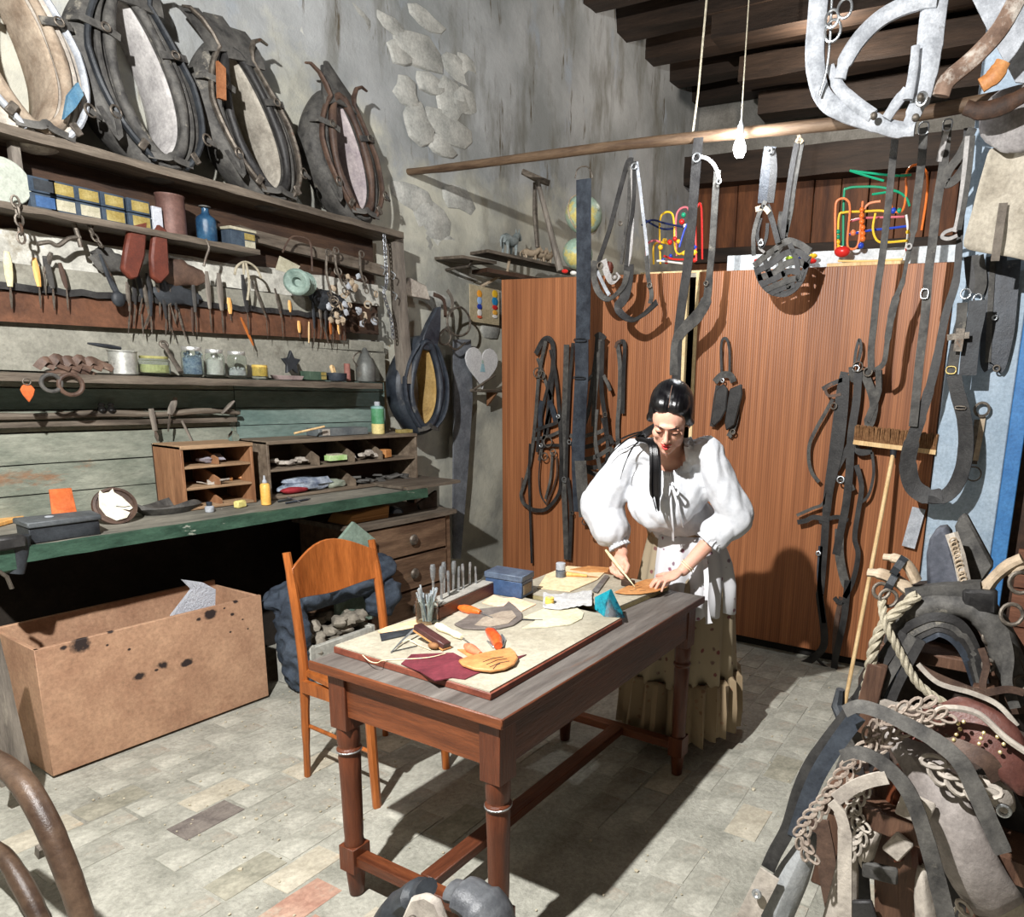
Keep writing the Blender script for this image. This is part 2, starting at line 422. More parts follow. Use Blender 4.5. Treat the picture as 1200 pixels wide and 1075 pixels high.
struct('wall_front', G().bb((-4.1, -1.7, -.05), (2.1, -1.5, 5.3)), DKW)
ceil = struct('ceiling', G().bb((-4.1, -1.7, 5.16), (2.1, 8.7, 5.3)), W_BEAM)
for i in range(17):
    y = -1.0+i*.58
    G().plank((-4.0, y, 4.98), (1.95, y, 5.02), .2, .3, n=16, wob=.02, seed=i).build('beam', W_BEAM, ceil)
# big lintel and brown boards of the old gate in the back wall
gate = thing('board_gate', 'dark brown board gate in the back wall seen over the wardrobe', 'gate', (-1.6, 8.3, 0))
GW = wood('old brown gate boards', (70, 40, 24), (122, 76, 46), 'Z', (44, 30, 22), sc=7)
for i in range(14):
    x = -3.72+i*.3
    G().box((x, 8.31+.01*(i % 2), 1.96), (.288, .05, 3.92)).build('board', GW, gate, bev=.004)
G().plank((-3.95, 8.22, 4.06), (1.2, 8.22, 3.98), .3, .3, n=14, wob=.02, seed=41).build('lintel', W_BEAM, gate)
G().box((-1.5, 8.24, 3.14), (4.5, .06, .16)).build('rail', W_BEAM, gate, bev=.004)
# lower false ceiling of loose dark beams over the back
for i, (y, z) in enumerate(((7.9, 4.55), (7.3, 4.66), (6.6, 4.76))):
    G().plank((-2.9, y, z), (1.9, y, z-.02), .24, .22, n=14, wob=.02, seed=i+60).build('beam', W_BEAM, ceil)
# exposed stones in the left wall: (px, py, half width, half height) in the wall plane
stones = [(497, 62, 34, 22), (540, 80, 20, 16), (532, 118, 22, 26), (548, 76, 14, 12), (508, 98, 18, 16), (478, 105, 16, 20), (530, 150, 28, 22), (492, 145, 20, 22), (545, 118, 16, 16),
          (520, 172, 16, 12), (470, 60, 18, 14), (460, 28, 18, 14), (500, 20, 20, 14), (420, 20, 18, 14), (372, 40, 22, 18), (400, 45, 16, 12), (484, 230, 22, 20), (510, 260, 22, 26), (540, 235, 20, 18),
          (492, 285, 16, 18), (525, 285, 18, 12), (512, 352, 20, 14), (548, 322, 14, 10), (575, 385, 12, 16)]
for k, (px, py, hw, hh) in enumerate(stones):
    c = onX(px, py, XW+.012); e = onX(px+hw, py, XW+.012); t = onX(px, py-hh, XW+.012)
    ry = abs(e.y-c.y); rz = abs(t.z-c.z); n = 9; g = G(); ring = []; top = []
    for q in range(n):
        a = 2*PI*q/n+.3*k; f = 1+.5*noise.noise(V((math.cos(a)*1.6, math.sin(a)*1.6, k*2.7)))
        ring.append(V((XW-.035, c.y+math.cos(a)*ry*f, c.z+math.sin(a)*rz*f)))
        top.append(V((XW+.008+.006*noise.noise(V((a, k, 3))), c.y+math.cos(a)*ry*f*.88, c.z+math.sin(a)*rz*f*.88)))
    g.add(ring+top, [tuple(range(n, 2*n))]+[(i, (i+1) % n, n+(i+1) % n, n+i) for i in range(n)]+[tuple(range(n))[::-1]])
    g.build('stone', STONE, wl, bev=.004)

# lining boards of the wall behind the bench and the shelves
PG = mat('peeling green grey boards', (106, 112, 100), (146, 148, 134), (128, 102, 80), sc=9, axis=(1, .35, 1), rough=.85, bump=.5, t3=.60, w3=.06, rand=.06)
PG2 = mat('blue green painted boards', (92, 112, 106), (124, 140, 132), (110, 108, 94), sc=7, axis=(1, .3, 1), rough=.8, bump=.4, t3=.6, rand=.05)
zz = [.90, 1.035, 1.165, 1.30, 1.395, 1.49, 1.555]
for k in range(6):
    G().plank((-3.775, .9, (zz[k]+zz[k+1])/2), (-3.775, 2.40, (zz[k]+zz[k+1])/2), .03, zz[k+1]-zz[k]-.006, n=10, wob=.003, seed=k).build('plank', PG if k != 4 else PG2, wl)
    G().plank((-3.775, 2.405, (zz[k]+zz[k+1])/2+.002), (-3.775, 3.42, (zz[k]+zz[k+1])/2), .03, zz[k+1]-zz[k]-.005, n=10, wob=.003, seed=k+9).build('plank', PG2, wl)
GB = mat('grey limewashed board', (116, 114, 104), (148, 146, 134), (98, 92, 82), sc=6, rough=.9)
G().plank((-3.785, .9, 1.65), (-3.785, 3.45, 1.65), .02, .18, n=10, wob=.002).build('plank', GB, wl)
G().plank((-3.79, .9, 1.745), (-3.79, 3.45, 1.78), .02, .06, n=6, wob=.002).build('plank', GB, wl)
DB = wood('dark brown boards', (46, 32, 24), (72, 52, 38), 'Y', rough=.7)  # dark brown boards at the back of the shelf recess
G().plank((-3.80, .9, 2.33), (-3.80, 3.40, 2.33), .02, .28, n=8, wob=.002).build('plank', DB, wl)
G().plank((-3.80, .9, 2.15), (-3.80, 3.40, 2.15), .02, .09, n=8, wob=.002).build('plank', DB, wl)
WB = mat('whitewashed stone band', (152, 150, 142), (196, 194, 184), (140, 134, 120), sc=9, rough=.95, t3=.6)
G().plank((-3.80, .9, 2.045), (-3.80, 3.42, 2.10), .05, .13, n=26, wob=.016, seed=5).build('plank', WB, wl)
G().plank((-3.80, .9, 1.9), (-3.80, 3.42, 1.95), .02, .19, n=6, wob=.002).build('plank', DB, wl)
# near-black sheet standing in for the shade below the bench
DM = mat('dark shade under the bench', (26, 22, 18), (44, 38, 32), sc=4, rough=1)
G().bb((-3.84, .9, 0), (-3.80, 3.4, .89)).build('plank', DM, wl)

# blue painted pillar at the right with its bright blue edge
BP = mat('pale blue paint', (138, 156, 172), (162, 178, 192), (172, 182, 190), sc=5, rough=.55, bump=.1)
BP2 = mat('bright blue paint', (50, 104, 160), (70, 126, 180), sc=6, rough=.5, bump=.1)
pl = struct('trim_1', G().bb((-.385, 4.0, 0), (-.055, 4.2, 3.35)), BP, bev=.006)
struct('trim_2', G().bb((-.054, 3.995, 0), (.02, 4.2, 3.35)), BP2, bev=.004)
struct('door_1', G().bb((.021, 4.12, 0), (1.9, 4.2, 3.3)), W_DARK)
lb = thing('low_board_wall', 'low reddish boards leaning beside the blue pillar edge', 'board', (.35, 4.0, 0))
for k in range(4):
    G().plank((.07, 4.05, .12+k*.21), (.9, 4.05, .12+k*.21), .03, .2, n=4, wob=.002, seed=k).build('plank', wood('reddish brown planks', (96, 60, 44), (134, 90, 68), 'X'), lb)
# ================================================================ FURNITURE
# ---- long workbench along the left wall
t = thing('workbench', 'long green-edged workbench along the left wall', 'workbench', (-3.5, 2.2, 0))
BT = mat('worn grey bench top', (92, 90, 82), (138, 134, 122), (70, 68, 62), sc=8, axis=(1, .3, 1), rough=.8)
G().plank((-3.50, 1.14, .912), (-3.50, 3.20, .912), .59, .035, n=16, wob=.003).build('top_board', BT, t)
G().plank((-3.192, 1.14, .905), (-3.192, 3.20, .905), .022, .055, n=24, wob=.004, seed=3).build('front_edge', GREENP, t)
G().plank((-3.44, 3.05, .943), (-3.44, 3.50, .943), .5, .018, n=6, wob=.002).build('loose_board', W_OLD, t)
G().box((-3.78, 1.20, .44), (.08, .09, .88), ).build('leg', W_OLDZ, t, bev=.005)
G().box((-3.78, 3.15, .44), (.08, .09, .88), ).build('leg', W_OLDZ, t, bev=.005)
# ---- chest of drawers
CH = wood('brown grey chest wood', (78, 58, 44), (118, 94, 74), 'Y', (136, 122, 104), t3=.64)
t = thing('chest_of_drawers', 'brown chest with three drawers under the workbench end', 'chest of drawers', (-3.42, 3.07, 0))
G().bb((-3.75, 2.73, .03), (-3.70, 3.42, .74)).build('back_panel', CH, t)
G().bb((-3.72, 2.71, .03), (-3.22, 2.745, .735)).build('side_panel', CH, t, bev=.003)
G().bb((-3.72, 3.385, .03), (-3.22, 3.43, .735)).build('side_panel', CH, t, bev=.003)
G().plank((-3.455, 2.66, .752), (-3.455, 3.46, .752), .53, .028, n=8, wob=.003, seed=2).build('top_board', W_OLD, t)
for k, (z0, z1) in enumerate(((.535, .725), (.315, .52), (.085, .30))):
    d = G().bb((-3.6, 2.755, z0), (-3.205, 3.375, z1)).build('drawer', CH, t, bev=.004)
    g = G().lathe([(.004, 0), (.012, .004), (.012, .012), (.028, .016), (.034, .022), (.026, .032), (.006, .036)], (-3.205, 3.08, (z0+z1)/2), (1, 0, 0), 16)
    g.build('knob', IRON, d)
G().bb((-3.6, 2.74, .03), (-3.25, 3.39, .08)).build('plinth', CH, t)
# post beside it and tapered metal sheet
solo('wooden_post', G().plank((-3.6, 3.50, 0), (-3.6, 3.50, .93), .07, .07, up=(1, 0, 0), n=8, wob=.004), W_OLDZ, 'rough upright post at the right end of the drawers', 'post')
g = G(); g.prism([onX(x, y, -3.76) for x, y in ((532, 398), (552, 398), (554, 470), (548, 560), (540, 655), (531, 655), (532, 500))], (-.012, 0, 0))
solo('metal_sheet', g, mat('bluish galvanised sheet', (96, 100, 108), (136, 140, 146), (80, 74, 70), sc=6, rough=.5, metal=.3), 'tall narrow grey sheet leaning on the wall beside the big collar', 'metal sheet')
solo('wall_post', G().plank((-3.6, 3.45, 1.55), (-3.66, 3.46, 2.46), .07, .07, up=(1, 0, 0), n=8, wob=.006), W_OLDZ, 'rough upright post carrying the right ends of the shelves', 'post')
# ---- shelf boards
def shelf(z0, z1, y0, y1, xf, xb, th, label, seed, m=W_OLD):
    solo('shelf_board', G().plank(((xf+xb)/2, y0, z0), ((xf+xb)/2, y1, z1), abs(xf-xb), th, n=26, wob=.006, seed=seed), m, label, 'shelf')
shelf(2.462, 2.455, .9, 3.44, -3.56, -3.84, .035, 'topmost long shelf board carrying the horse collars', 1)
shelf(2.185, 2.195, .9, 2.50, -3.60, -3.80, .026, 'second shelf board with the little card boxes and blue bottle', 2)
shelf(1.538, 1.532, .9, 3.22, -3.55, -3.77, .034, 'low long shelf board carrying the glass jars', 3)
solo('shelf_board', G().plank((-3.7, 2.45, 2.29), (-3.7, 3.42, 2.24), .05, .06, n=14, wob=.006, seed=8), W_OLD, 'short pale batten nailed right of the card boxes', 'shelf')
solo('shelf_bracket', G().plank((-3.66, 1.53, 2.18), (-3.66, 1.53, 2.44), .03, .035, up=(1, 0, 0), n=4, wob=.003), W_OLDZ, 'small upright shelf support beside the white disc', 'bracket')
# tool rack : brown leather covered strip and dark rail
t = thing('tool_rack', 'brown leather-faced tool rack nailed below the second shelf', 'tool rack', (-3.7, 2.3, 1.75))
LS = mat('brown rack leather', (76, 50, 36), (108, 72, 52), (70, 54, 44), sc=7, rough=.55)
G().plank((-3.745, .9, 1.80), (-3.745, 3.12, 1.86), .015, .12, n=16, wob=.003, seed=11).build('face_strip', LS, t)
G().plank((-3.745, .9, 1.925), (-3.745, 3.12, 1.975), .015, .10, n=16, wob=.003, seed=12).build('back_strip', GB, t)
g = G(); pts = [V((-3.725, .9+i*.0555, 1.872+.0013*i+.012*abs(math.sin(i*1.35)))) for i in range(41)]
g.ribbon(pts, .028, .014, nrm=(1, 0, 0)); g.build('loop_strap', L_DARK, t)
# branch rack above the bench
t = thing('branch_rack', 'long knotty branch tool rail on the green boards', 'tool rail', (-3.72, 1.6, 1.36))
g = G(); g.tube(sm([(-3.715, .9, 1.372), (-3.705, 1.2, 1.378), (-3.71, 1.5, 1.372), (-3.705, 1.75, 1.38), (-3.71, 2.0, 1.372), (-3.705, 2.2, 1.386), (-3.71, 2.39, 1.372)], 6), [.013, .016, .014, .016, .013, .015, .011], 8); g.build('branch', W_OLD, t)
G().plank((-3.735, .9, 1.338), (-3.735, 2.38, 1.338), .04, .022, n=12, wob=.003, seed=5).build('rail', W_OLD, t)
# ---- cubby boxes on the bench
def cubby(name, label, x0, x1, y0, y1, z0, z1, cols, rows, m, mb, th=.014, slant=0):
    t = thing(name, label, 'cubby shelf', ((x0+x1)/2, (y0+y1)/2, z0))
    G().bb((x0-.008, y0, z0), (x0, y1, z1)).build('back_panel', W_DARK, t)
    G().bb((x0, y0, z0), (x1, y0+th, z1)).build('side_panel', m, t, bev=.002)
    G().bb((x0, y1-th, z0), (x1, y1, z1)).build('side_panel', m, t, bev=.002)
    G().bb((x0, y0, z1-th), (x1+.006, y1, z1+.004)).build('top_board', mb, t, bev=.002)
    G().bb((x0, y0+th, z0), (x1, y1-th, z0+th)).build('bottom_board', mb, t, bev=.002)
    zr = [z0+(z1-z0)*k/rows for k in range(1, rows)]
    for z in zr: G().bb((x0, y0+th, z-.006), (x1-.004, y1-th, z+.006)).build('shelf_panel', mb, t, bev=.002)
    for c in cols:
        for k in range(rows):
            if c[1] and k not in c[1]: continue
            za = z0+(z1-z0)*k/rows+.007; zb = z0+(z1-z0)*(k+1)/rows-.007
            y = y0+(y1-y0)*c[0]
            G().prism([(x0, y-.005, za), (x1-.008, y-.005, za), (x1-.008, y-.005, zb if slant == 0 else za+(zb-za)*.35), (x0+.04, y-.005, zb), (x0, y-.005, zb)], (0, .010, 0)).build('divider', m, t)
    return t
W_CUBY = wood('cubby board edges', (132, 104, 78), (166, 138, 108), 'Y', (112, 96, 80))
W_GC = wood('grey brown cubby', (86, 74, 62), (126, 112, 96), 'Y', (146, 134, 116), t3=.62)
cubby('cubby_box', 'small orange-brown cubby box with six pigeonholes on the bench', -3.68, -3.46, 1.93, 2.285, .932, 1.236, [(.5, None)], 3, W_CUB, W_CUBY, slant=1)
cubby('cubby_box', 'wide grey-brown pigeonhole unit at the right of the bench', -3.70, -3.46, 2.36, 3.40, .932, 1.236, [(.30, (1,)), (.53, (0, 1)), (.73, (1,))], 2, W_GC, W_GC, slant=1)
# ---- big wooden trunk box in front
PW = mat('pinkish plywood', (150, 114, 90), (176, 140, 112), (138, 100, 78), sc=5, rough=.7, bump=.15, t3=.6, w3=.15)
def woodbox():
    m, nt, p = _new('stained plywood front'); N = nt.nodes; L = nt.links
    m2 = PW.copy(); m2.name = 'knotted plywood'; nt = m2.node_tree; N = nt.nodes; L = nt.links; p = N['Principled BSDF']
    src = p.inputs['Base Color'].links[0].from_socket
    tc = N.new('ShaderNodeTexCoord'); out = src
    sp = N.new('ShaderNodeTexNoise'); sp.inputs['Scale'].default_value = 22; sp.inputs['Detail'].default_value = 5; L.new(tc.outputs['Object'], sp.inputs['Vector'])
    for px, py, rx in ((94, 756, .052), (78, 760, .02), (132, 741, .022), (248, 720, .045), (233, 726, .02), (276, 705, .018), (272, 720, .014), (165, 793, .036), (192, 780, .034), (220, 777, .034), (185, 786, .014), (41, 786, .026), (128, 757, .008), (153, 762, .01), (270, 741, .009), (290, 737, .01), (284, 726, .008), (263, 713, .008)):
        q = onX(px, py, -3.17)-V((-3.3, 1.62, 0))
        vm = N.new('ShaderNodeVectorMath'); vm.operation = 'SUBTRACT'; L.new(tc.outputs['Object'], vm.inputs[0]); vm.inputs[1].default_value = (q.x, q.y, q.z)
        sc_ = N.new('ShaderNodeVectorMath'); sc_.operation = 'MULTIPLY'; sc_.inputs[1].default_value = (.0, 1, 1.25); L.new(vm.outputs[0], sc_.inputs[0])
        ln = N.new('ShaderNodeVectorMath'); ln.operation = 'LENGTH'; L.new(sc_.outputs[0], ln.inputs[0])
        ad = N.new('ShaderNodeMath'); ad.operation = 'MULTIPLY_ADD'; L.new(sp.outputs['Fac'], ad.inputs[0]); ad.inputs[1].default_value = rx*1.6; L.new(ln.outputs['Value'], ad.inputs[2])
        mr = N.new('ShaderNodeMapRange'); mr.inputs['From Min'].default_value = rx*1.55; mr.inputs['From Max'].default_value = rx*1.25; L.new(ad.outputs[0], mr.inputs['Value'])
        mx = N.new('ShaderNodeMix'); mx.data_type = 'RGBA'; L.new(mr.outputs[0], mx.inputs['Factor']); L.new(out, mx.inputs['A']); mx.inputs['B'].default_value = lin((44, 34, 32)); out = mx.outputs['Result']
    L.new(out, p.inputs['Base Color']); return m2
t = thing('wooden_box', 'open pinkish plywood trunk with dark knots on the floor below the bench', 'wooden box', (-3.3, 1.62, 0))
KN = woodbox()
def slab(a, b, z0, z1, th, nrm, name, m):   # vertical slab
    a = V(a); b = V(b); n = V(nrm)*th
    G().prism([V((a.x, a.y, z0)), V((b.x, b.y, z0)), V((b.x, b.y, z1)), V((a.x, a.y, z1))], n).build(name, m, t, bev=.002)
slab((-3.19, 1.185, 0), (-3.165, 2.075, 0), .012, .535, .018, (-1, 0, 0), 'front_panel', KN)
slab((-3.50, 1.20, 0), (-3.50, 2.06, 0), .012, .56, .018, (-1, 0, 0), 'back_panel', PW)
slab((-3.19, 1.185, 0), (-3.50, 1.20, 0), .012, .535, .016, (0, 1, 0), 'side_panel', PW)
slab((-3.19, 2.055, 0), (-3.50, 2.05, 0), .012, .535, .016, (0, 1, 0), 'side_panel', PW)
G().bb((-3.5, 1.2, .012), (-3.2, 2.06, .03)).build('bottom_board', PW, t)
g = G()
pp = [onX(202, 722, -3.3), onX(222, 690, -3.3), onX(219, 681, -3.3), onX(238, 683, -3.3), onX(249, 690, -3.3), onX(254, 706, -3.3), onX(251, 740, -3.3), onX(205, 750, -3.3)]
g.prism([p+V((.03*math.sin(i*2.1), 0, 0)) for i, p in enumerate(pp)], (-.02, 0, 0))
PAPER = mat('crumpled white paper', (196, 200, 210), (218, 221, 228), fine=.03, sc=14, rough=.9, bump=.8, dist=.006)
solo('paper_sheet', g, PAPER, 'crumpled white paper sticking out of the plywood trunk', 'paper')
# leaning grey post at far left
solo('leaning_plank', G().plank(onX(-26, 735, -3.02), onX(18, 915, -3.02), .03, .09, up=(0, 1, 0), n=6, wob=.004), W_OLDZ, 'grey weathered plank leaning at the far left in front of the trunk', 'plank')
# leaning green board
g = G(); g.prism([onX(392, 640, -3.16), onX(415, 612, -3.16), onX(440, 632, -3.16), onX(438, 725, -3.16), onX(395, 735, -3.16)], (-.02, 0, 0))
solo('painted_board', g, mat('pale green board', (104, 124, 112), (138, 156, 142), (120, 128, 100), sc=7, rough=.7), 'pale green board leaning against the drawers behind the chair', 'board')

# ---- table
t = thing('work_table', 'long red-brown table with turned legs in the middle of the room', 'table', (-1.4, 1.92, 0))
x0, x1, y0, y1 = -1.76, -1.05, 1.285, 2.555
G().bb((x0, y0, .748), (x1, y1, .775)).build('tabletop', W_TABT, t, bev=.003)
g = G(); g.plank(((x0+x1)/2, y0-.003, .761), ((x0+x1)/2+.001, y0+.03, .761), .71, .03, n=2, wob=0)
G().bb((x0-.002, y0-.004, .7465), (x1+.002, y0+.004, .7765)).build('front_rim', W_TABX, t, bev=.003)
G().bb((x1-.004, y0, .7465), (x1+.003, y1+.002, .7765)).build('side_rim', W_TABLE, t, bev=.003)
lx0, lx1, ly0, ly1 = -1.672, -1.105, 1.335, 2.49
zb = .615
G().bb((lx0, ly0-.025, zb), (lx1, ly0-.004, .747)).build('apron', W_TABX, t, bev=.002)
G().bb((lx0, ly1+.004, zb), (lx1, ly1+.025, .747)).build('apron', W_TABX, t, bev=.002)
G().bb((lx1+.008, ly0, zb), (lx1+.03, ly1, .747)).build('apron', W_TABLE, t, bev=.002)
G().bb((lx0-.03, ly0, zb), (lx0-.008, ly1, .747)).build('apron', W_TABLE, t, bev=.002)
for lx in (lx0, lx1):
    for ly in (ly0, ly1):
        g = G(); g.box((lx, ly, .66), (.068, .068, .174))
        g.lathe([(.026, .165), (.030, .18), (.027, .2), (.0285, .23), (.0305, .40), (.0325, .475), (.0285, .485), (.036, .492), (.036, .502), (.029, .508), (.033, .52), (.0335, .56), (.031, .575)], (lx, ly, 0), seg=20)
        g.box((lx, ly, .135), (.064, .064, .085))
        g.lathe([(.018, 0), (.022, .004), (.029, .093)], (lx, ly, 0), seg=16)
        g.build('leg', W_TABZ, t, bev=.0015)
        if ly == ly0: G().lathe([(.0345, 0), (.0372, .002), (.0372, .005), (.0345, .007)], (lx, ly, .493), seg=20).build('leg_band', STEEL, t)
G().bb((lx0+.03, ly0-.022, .115), (lx1-.03, ly0+.022, .15)).build('stretcher', W_TABX, t, bev=.003)
G().bb((lx0+.03, ly1-.022, .115), (lx1-.03, ly1+.022, .15)).build('stretcher', W_TABX, t, bev=.003)
xm = (lx0+lx1)/2
G().bb((xm-.03, ly0+.02, .12), (xm+.03, ly1-.02, .155)).build('stretcher', W_TABLE, t, bev=.003)

# ---- chair
t = thing('wooden_chair', 'orange-brown varnished wooden chair drawn up to the left of the table', 'chair', (-2.2, 1.88, 0))
def post(y, top):
    g = G(); g.tube(sm([(-2.385, y, .0), (-2.375, y, .25), (-2.365, y, .46), (-2.385, y, .70), (-2.42, y, top)], 5), [.013, .016, .018, .018, .018, .015], 8); return g
post(1.70, .925).build('back_post', W_CHAIR, t); post(2.10, .905).build('back_post', W_CHAIR, t)
for (x, y) in ((-1.98, 1.69), (-1.955, 2.03)):
    G().tube([(x-.02, y, .44), (x-.01, y, .2), (x, y, 0)], [.018, .018, .016, .012], 8).build('leg', W_CHAIR, t)
g = G()   # curved backrest panel
n = 12; vs = []; fs = []
for i in range(n+1):
    s_ = i/n; y = 1.70+.40*s_; cx = -2.405-.045*math.sin(PI*s_)
    zt = .865+.075*math.sin(PI*s_)**1.1; zb_ = .735+.012*math.cos(PI*2*s_)-.004
    for dx in (0, .012):
        vs += [V((cx+dx+.014, y, zb_)), V((cx+dx, y, zt))]
for i in range(n):
    a = i*4; b = a+4
    fs += [(a, a+1, b+1, b), (a+2, b+2, b+3, a+3), (a+1, a+3, b+3, b+1), (a, b, b+2, a+2)]
fs += [(0, 2, 3, 1), (n*4, n*4+1, n*4+3, n*4+2)]
g.add(vs, fs).build('backrest', W_CHAIR, t, bev=.002)
pts = [(-2.37, 1.70), (-2.15, 1.665), (-1.96, 1.67), (-1.94, 1.86), (-1.935, 2.05), (-2.15, 2.12), (-2.37, 2.11)]
G().prism([V((x, y, .435)) for x, y in pts], (0, 0, .03)).build('seat', W_CHAIR, t, bev=.006)
G().box((-2.16, 1.69, .40), (.40, .018, .05)).build('seat_frame', W_CHAIR, t)
G().box((-2.16, 2.07, .40), (.40, .018, .05)).build('seat_frame', W_CHAIR, t)
G().tube([(-2.37, 1.71, .22), (-1.98, 1.69, .22)], .008).build('stretcher', W_CHAIR, t)
G().tube([(-2.37, 2.09, .22), (-1.96, 2.03, .22)], .008).build('stretcher', W_CHAIR, t)

# ---- wardrobe
def corr():
    m, nt, p = _new('ribbed brown wardrobe laminate'); N = nt.nodes; L = nt.links
    tc = N.new('ShaderNodeTexCoord')
    wv = N.new('ShaderNodeTexWave'); wv.wave_type = 'BANDS'; wv.bands_direction = 'X'; wv.inputs['Scale'].default_value = 22; wv.inputs['Distortion'].default_value = .8; wv.inputs['Detail'].default_value = 3; wv.inputs['Detail Scale'].default_value = .6
    L.new(tc.outputs['Object'], wv.inputs['Vector'])
    mp = N.new('ShaderNodeMapping'); mp.inputs['Scale'].default_value = (26, 1, .5); L.new(tc.outputs['Object'], mp.inputs[0])
    nz = N.new('ShaderNodeTexNoise'); nz.inputs['Scale'].default_value = 1.6; nz.inputs['Detail'].default_value = 6; L.new(mp.outputs[0], nz.inputs['Vector'])
    n2 = N.new('ShaderNodeTexNoise'); n2.inputs['Scale'].default_value = 1.1; n2.inputs['Detail'].default_value = 3; L.new(tc.outputs['Object'], n2.inputs['Vector'])
    r = N.new('ShaderNodeValToRGB'); r.color_ramp.elements[0].position = .3; r.color_ramp.elements[1].position = .7
    r.color_ramp.elements[0].color = lin((126, 78, 50)); r.color_ramp.elements[1].color = lin((168, 110, 72)); L.new(nz.outputs['Fac'], r.inputs[0])
    mx = N.new('ShaderNodeMix'); mx.data_type = 'RGBA'; L.new(wv.outputs['Fac'], mx.inputs['Factor']); L.new(r.outputs[0], mx.inputs['A']); 
    hs = N.new('ShaderNodeHueSaturation'); hs.inputs['Value'].default_value = .80; L.new(r.outputs[0], hs.inputs['Color']); L.new(hs.outputs[0], mx.inputs['B'])
    L.new(mx.outputs['Result'], p.inputs['Base Color']); p.inputs['Roughness'].default_value = .42; p.inputs['Specular IOR Level'].default_value = .3
    b = N.new('ShaderNodeBump'); b.inputs['Strength'].default_value = .4; b.inputs['Distance'].default_value = .003; L.new(wv.outputs['Fac'], b.inputs['Height']); L.new(b.outputs[0], p.inputs['Normal'])
    return m
CORR = corr()
t = thing('wardrobe', 'tall brown ribbed two-door wardrobe behind the woman, harness hung on its doors', 'wardrobe', (-1.88, 4.35, 0))
d1 = G().bb((-3.335, 4.10, .06), (-1.93, 4.125, 2.28)).build('door', CORR, t, bev=.003)
d2 = G().bb((-1.83, 4.10, .06), (-.40, 4.125, 2.28)).build('door', CORR, t, bev=.003)
EDGE = mat('pale plywood edge', (206, 180, 132), (226, 204, 160), sc=20, rough=.7)
G().bb((-1.929, 4.098, .06), (-1.905, 4.126, 2.28)).build('edge_strip', EDGE, t)
G().bb((-1.853, 4.098, .06), (-1.831, 4.126, 2.28)).build('edge_strip', EDGE, t)
G().bb((-3.34, 4.128, .0), (-3.31, 4.62, 2.27)).build('side_panel', mat('pale side panel', (150, 124, 96), (176, 150, 120), sc=8), t)
G().bb((-.42, 4.22, .0), (-.39, 4.62, 2.27)).build('side_panel', W_DARK, t)
G().bb((-3.31, 4.60, 0), (-.42, 4.62, 2.27)).build('back_panel', W_DARK, t)
G().bb((-3.34, 4.128, 2.255), (-.39, 4.62, 2.278)).build('top_board', mat('dusty wardrobe top', (150, 144, 132), (196, 192, 182), sc=6), t)
G().bb((-3.3, 4.15, 0), (-.43, 4.17, .06)).build('plinth', mat('black plinth', (14, 12, 10), (24, 20, 16), sc=8), t)
t = None
LEDGE = mat('dusty white ledge board', (190, 196, 200), (216, 220, 222), (160, 158, 150), sc=7, rough=.8)
solo('white_board', G().bb((-1.74, 4.30, 2.281), (-.42, 4.33, 2.40)), LEDGE, 'long white board lying on top of the wardrobe at the right', 'board', bev=.002)
solo('pine_strip', G().bb((-2.26, 4.14, 2.281), (-1.80, 4.30, 2.296)), EDGE, 'pale pine strip on the wardrobe top over the door gap', 'board', bev=.002)
solo('leaning_board', G().plank((-.47, 4.06, .78), (-.44, 4.08, 1.0), .07, .012, up=(0, 1, 0), n=3, wob=.001), WHITEP, 'small whitish board end at the right foot of the wardrobe by the pillar', 'board')
# ---- pole with its ropes
PY = 3.8
g = G(); g.tube(sm([onY(430, 206, PY), onY(505, 199, PY), onY(600, 187, PY), onY(740, 169, PY), onY(900, 153, PY), onY(1060, 136, PY), onY(1210, 108, PY), onY(1290, 98, PY)], 5), [.022, .026, .028, .030, .032, .033, .035], 10)
solo('hanging_pole', g, W_POLE, 'long rough wooden pole strung across the room with harness hung from it', 'pole')
P_ = onY(820, 158, PY)
solo('suspension_wire', G().tube([onY(811, 162, PY), onY(818, 110, PY), onY(828, 0, PY), V((onY(828, 0, PY).x+.02, PY, 4.86))], .006, 6), ROPE, 'thin twisted wire holding up the pole left of the bulb', 'wire')
# bulb
t = thing('light_bulb', 'bare lit bulb hanging on its flex beside the pole', 'light bulb', onY(867, 168, 3.7)-V((0, 0, .04)))
bc = onY(867, 170, 3.7)
GLOW = mat('lit bulb glass', (255, 255, 255), bump=0, emit=60)
G().lathe([(.006, -.05), (.022, -.045), (.031, -.02), (.032, 0), (.026, .02), (.016, .04), (.014, .05)], bc-V((0, 0, .01)), seg=20).build('glass', GLOW, t)
G().lathe([(.015, 0), (.017, .004), (.017, .045), (.01, .055), (.006, .07)], bc+V((0, 0, .042)), seg=16).build('socket', WHITEP, t)
G().tube([bc+V((0, 0, .1)), bc+V((.004, 0, .9)), bc+V((.0, .1, 2.1))], .0035, 6).build('flex', ROPE, t)
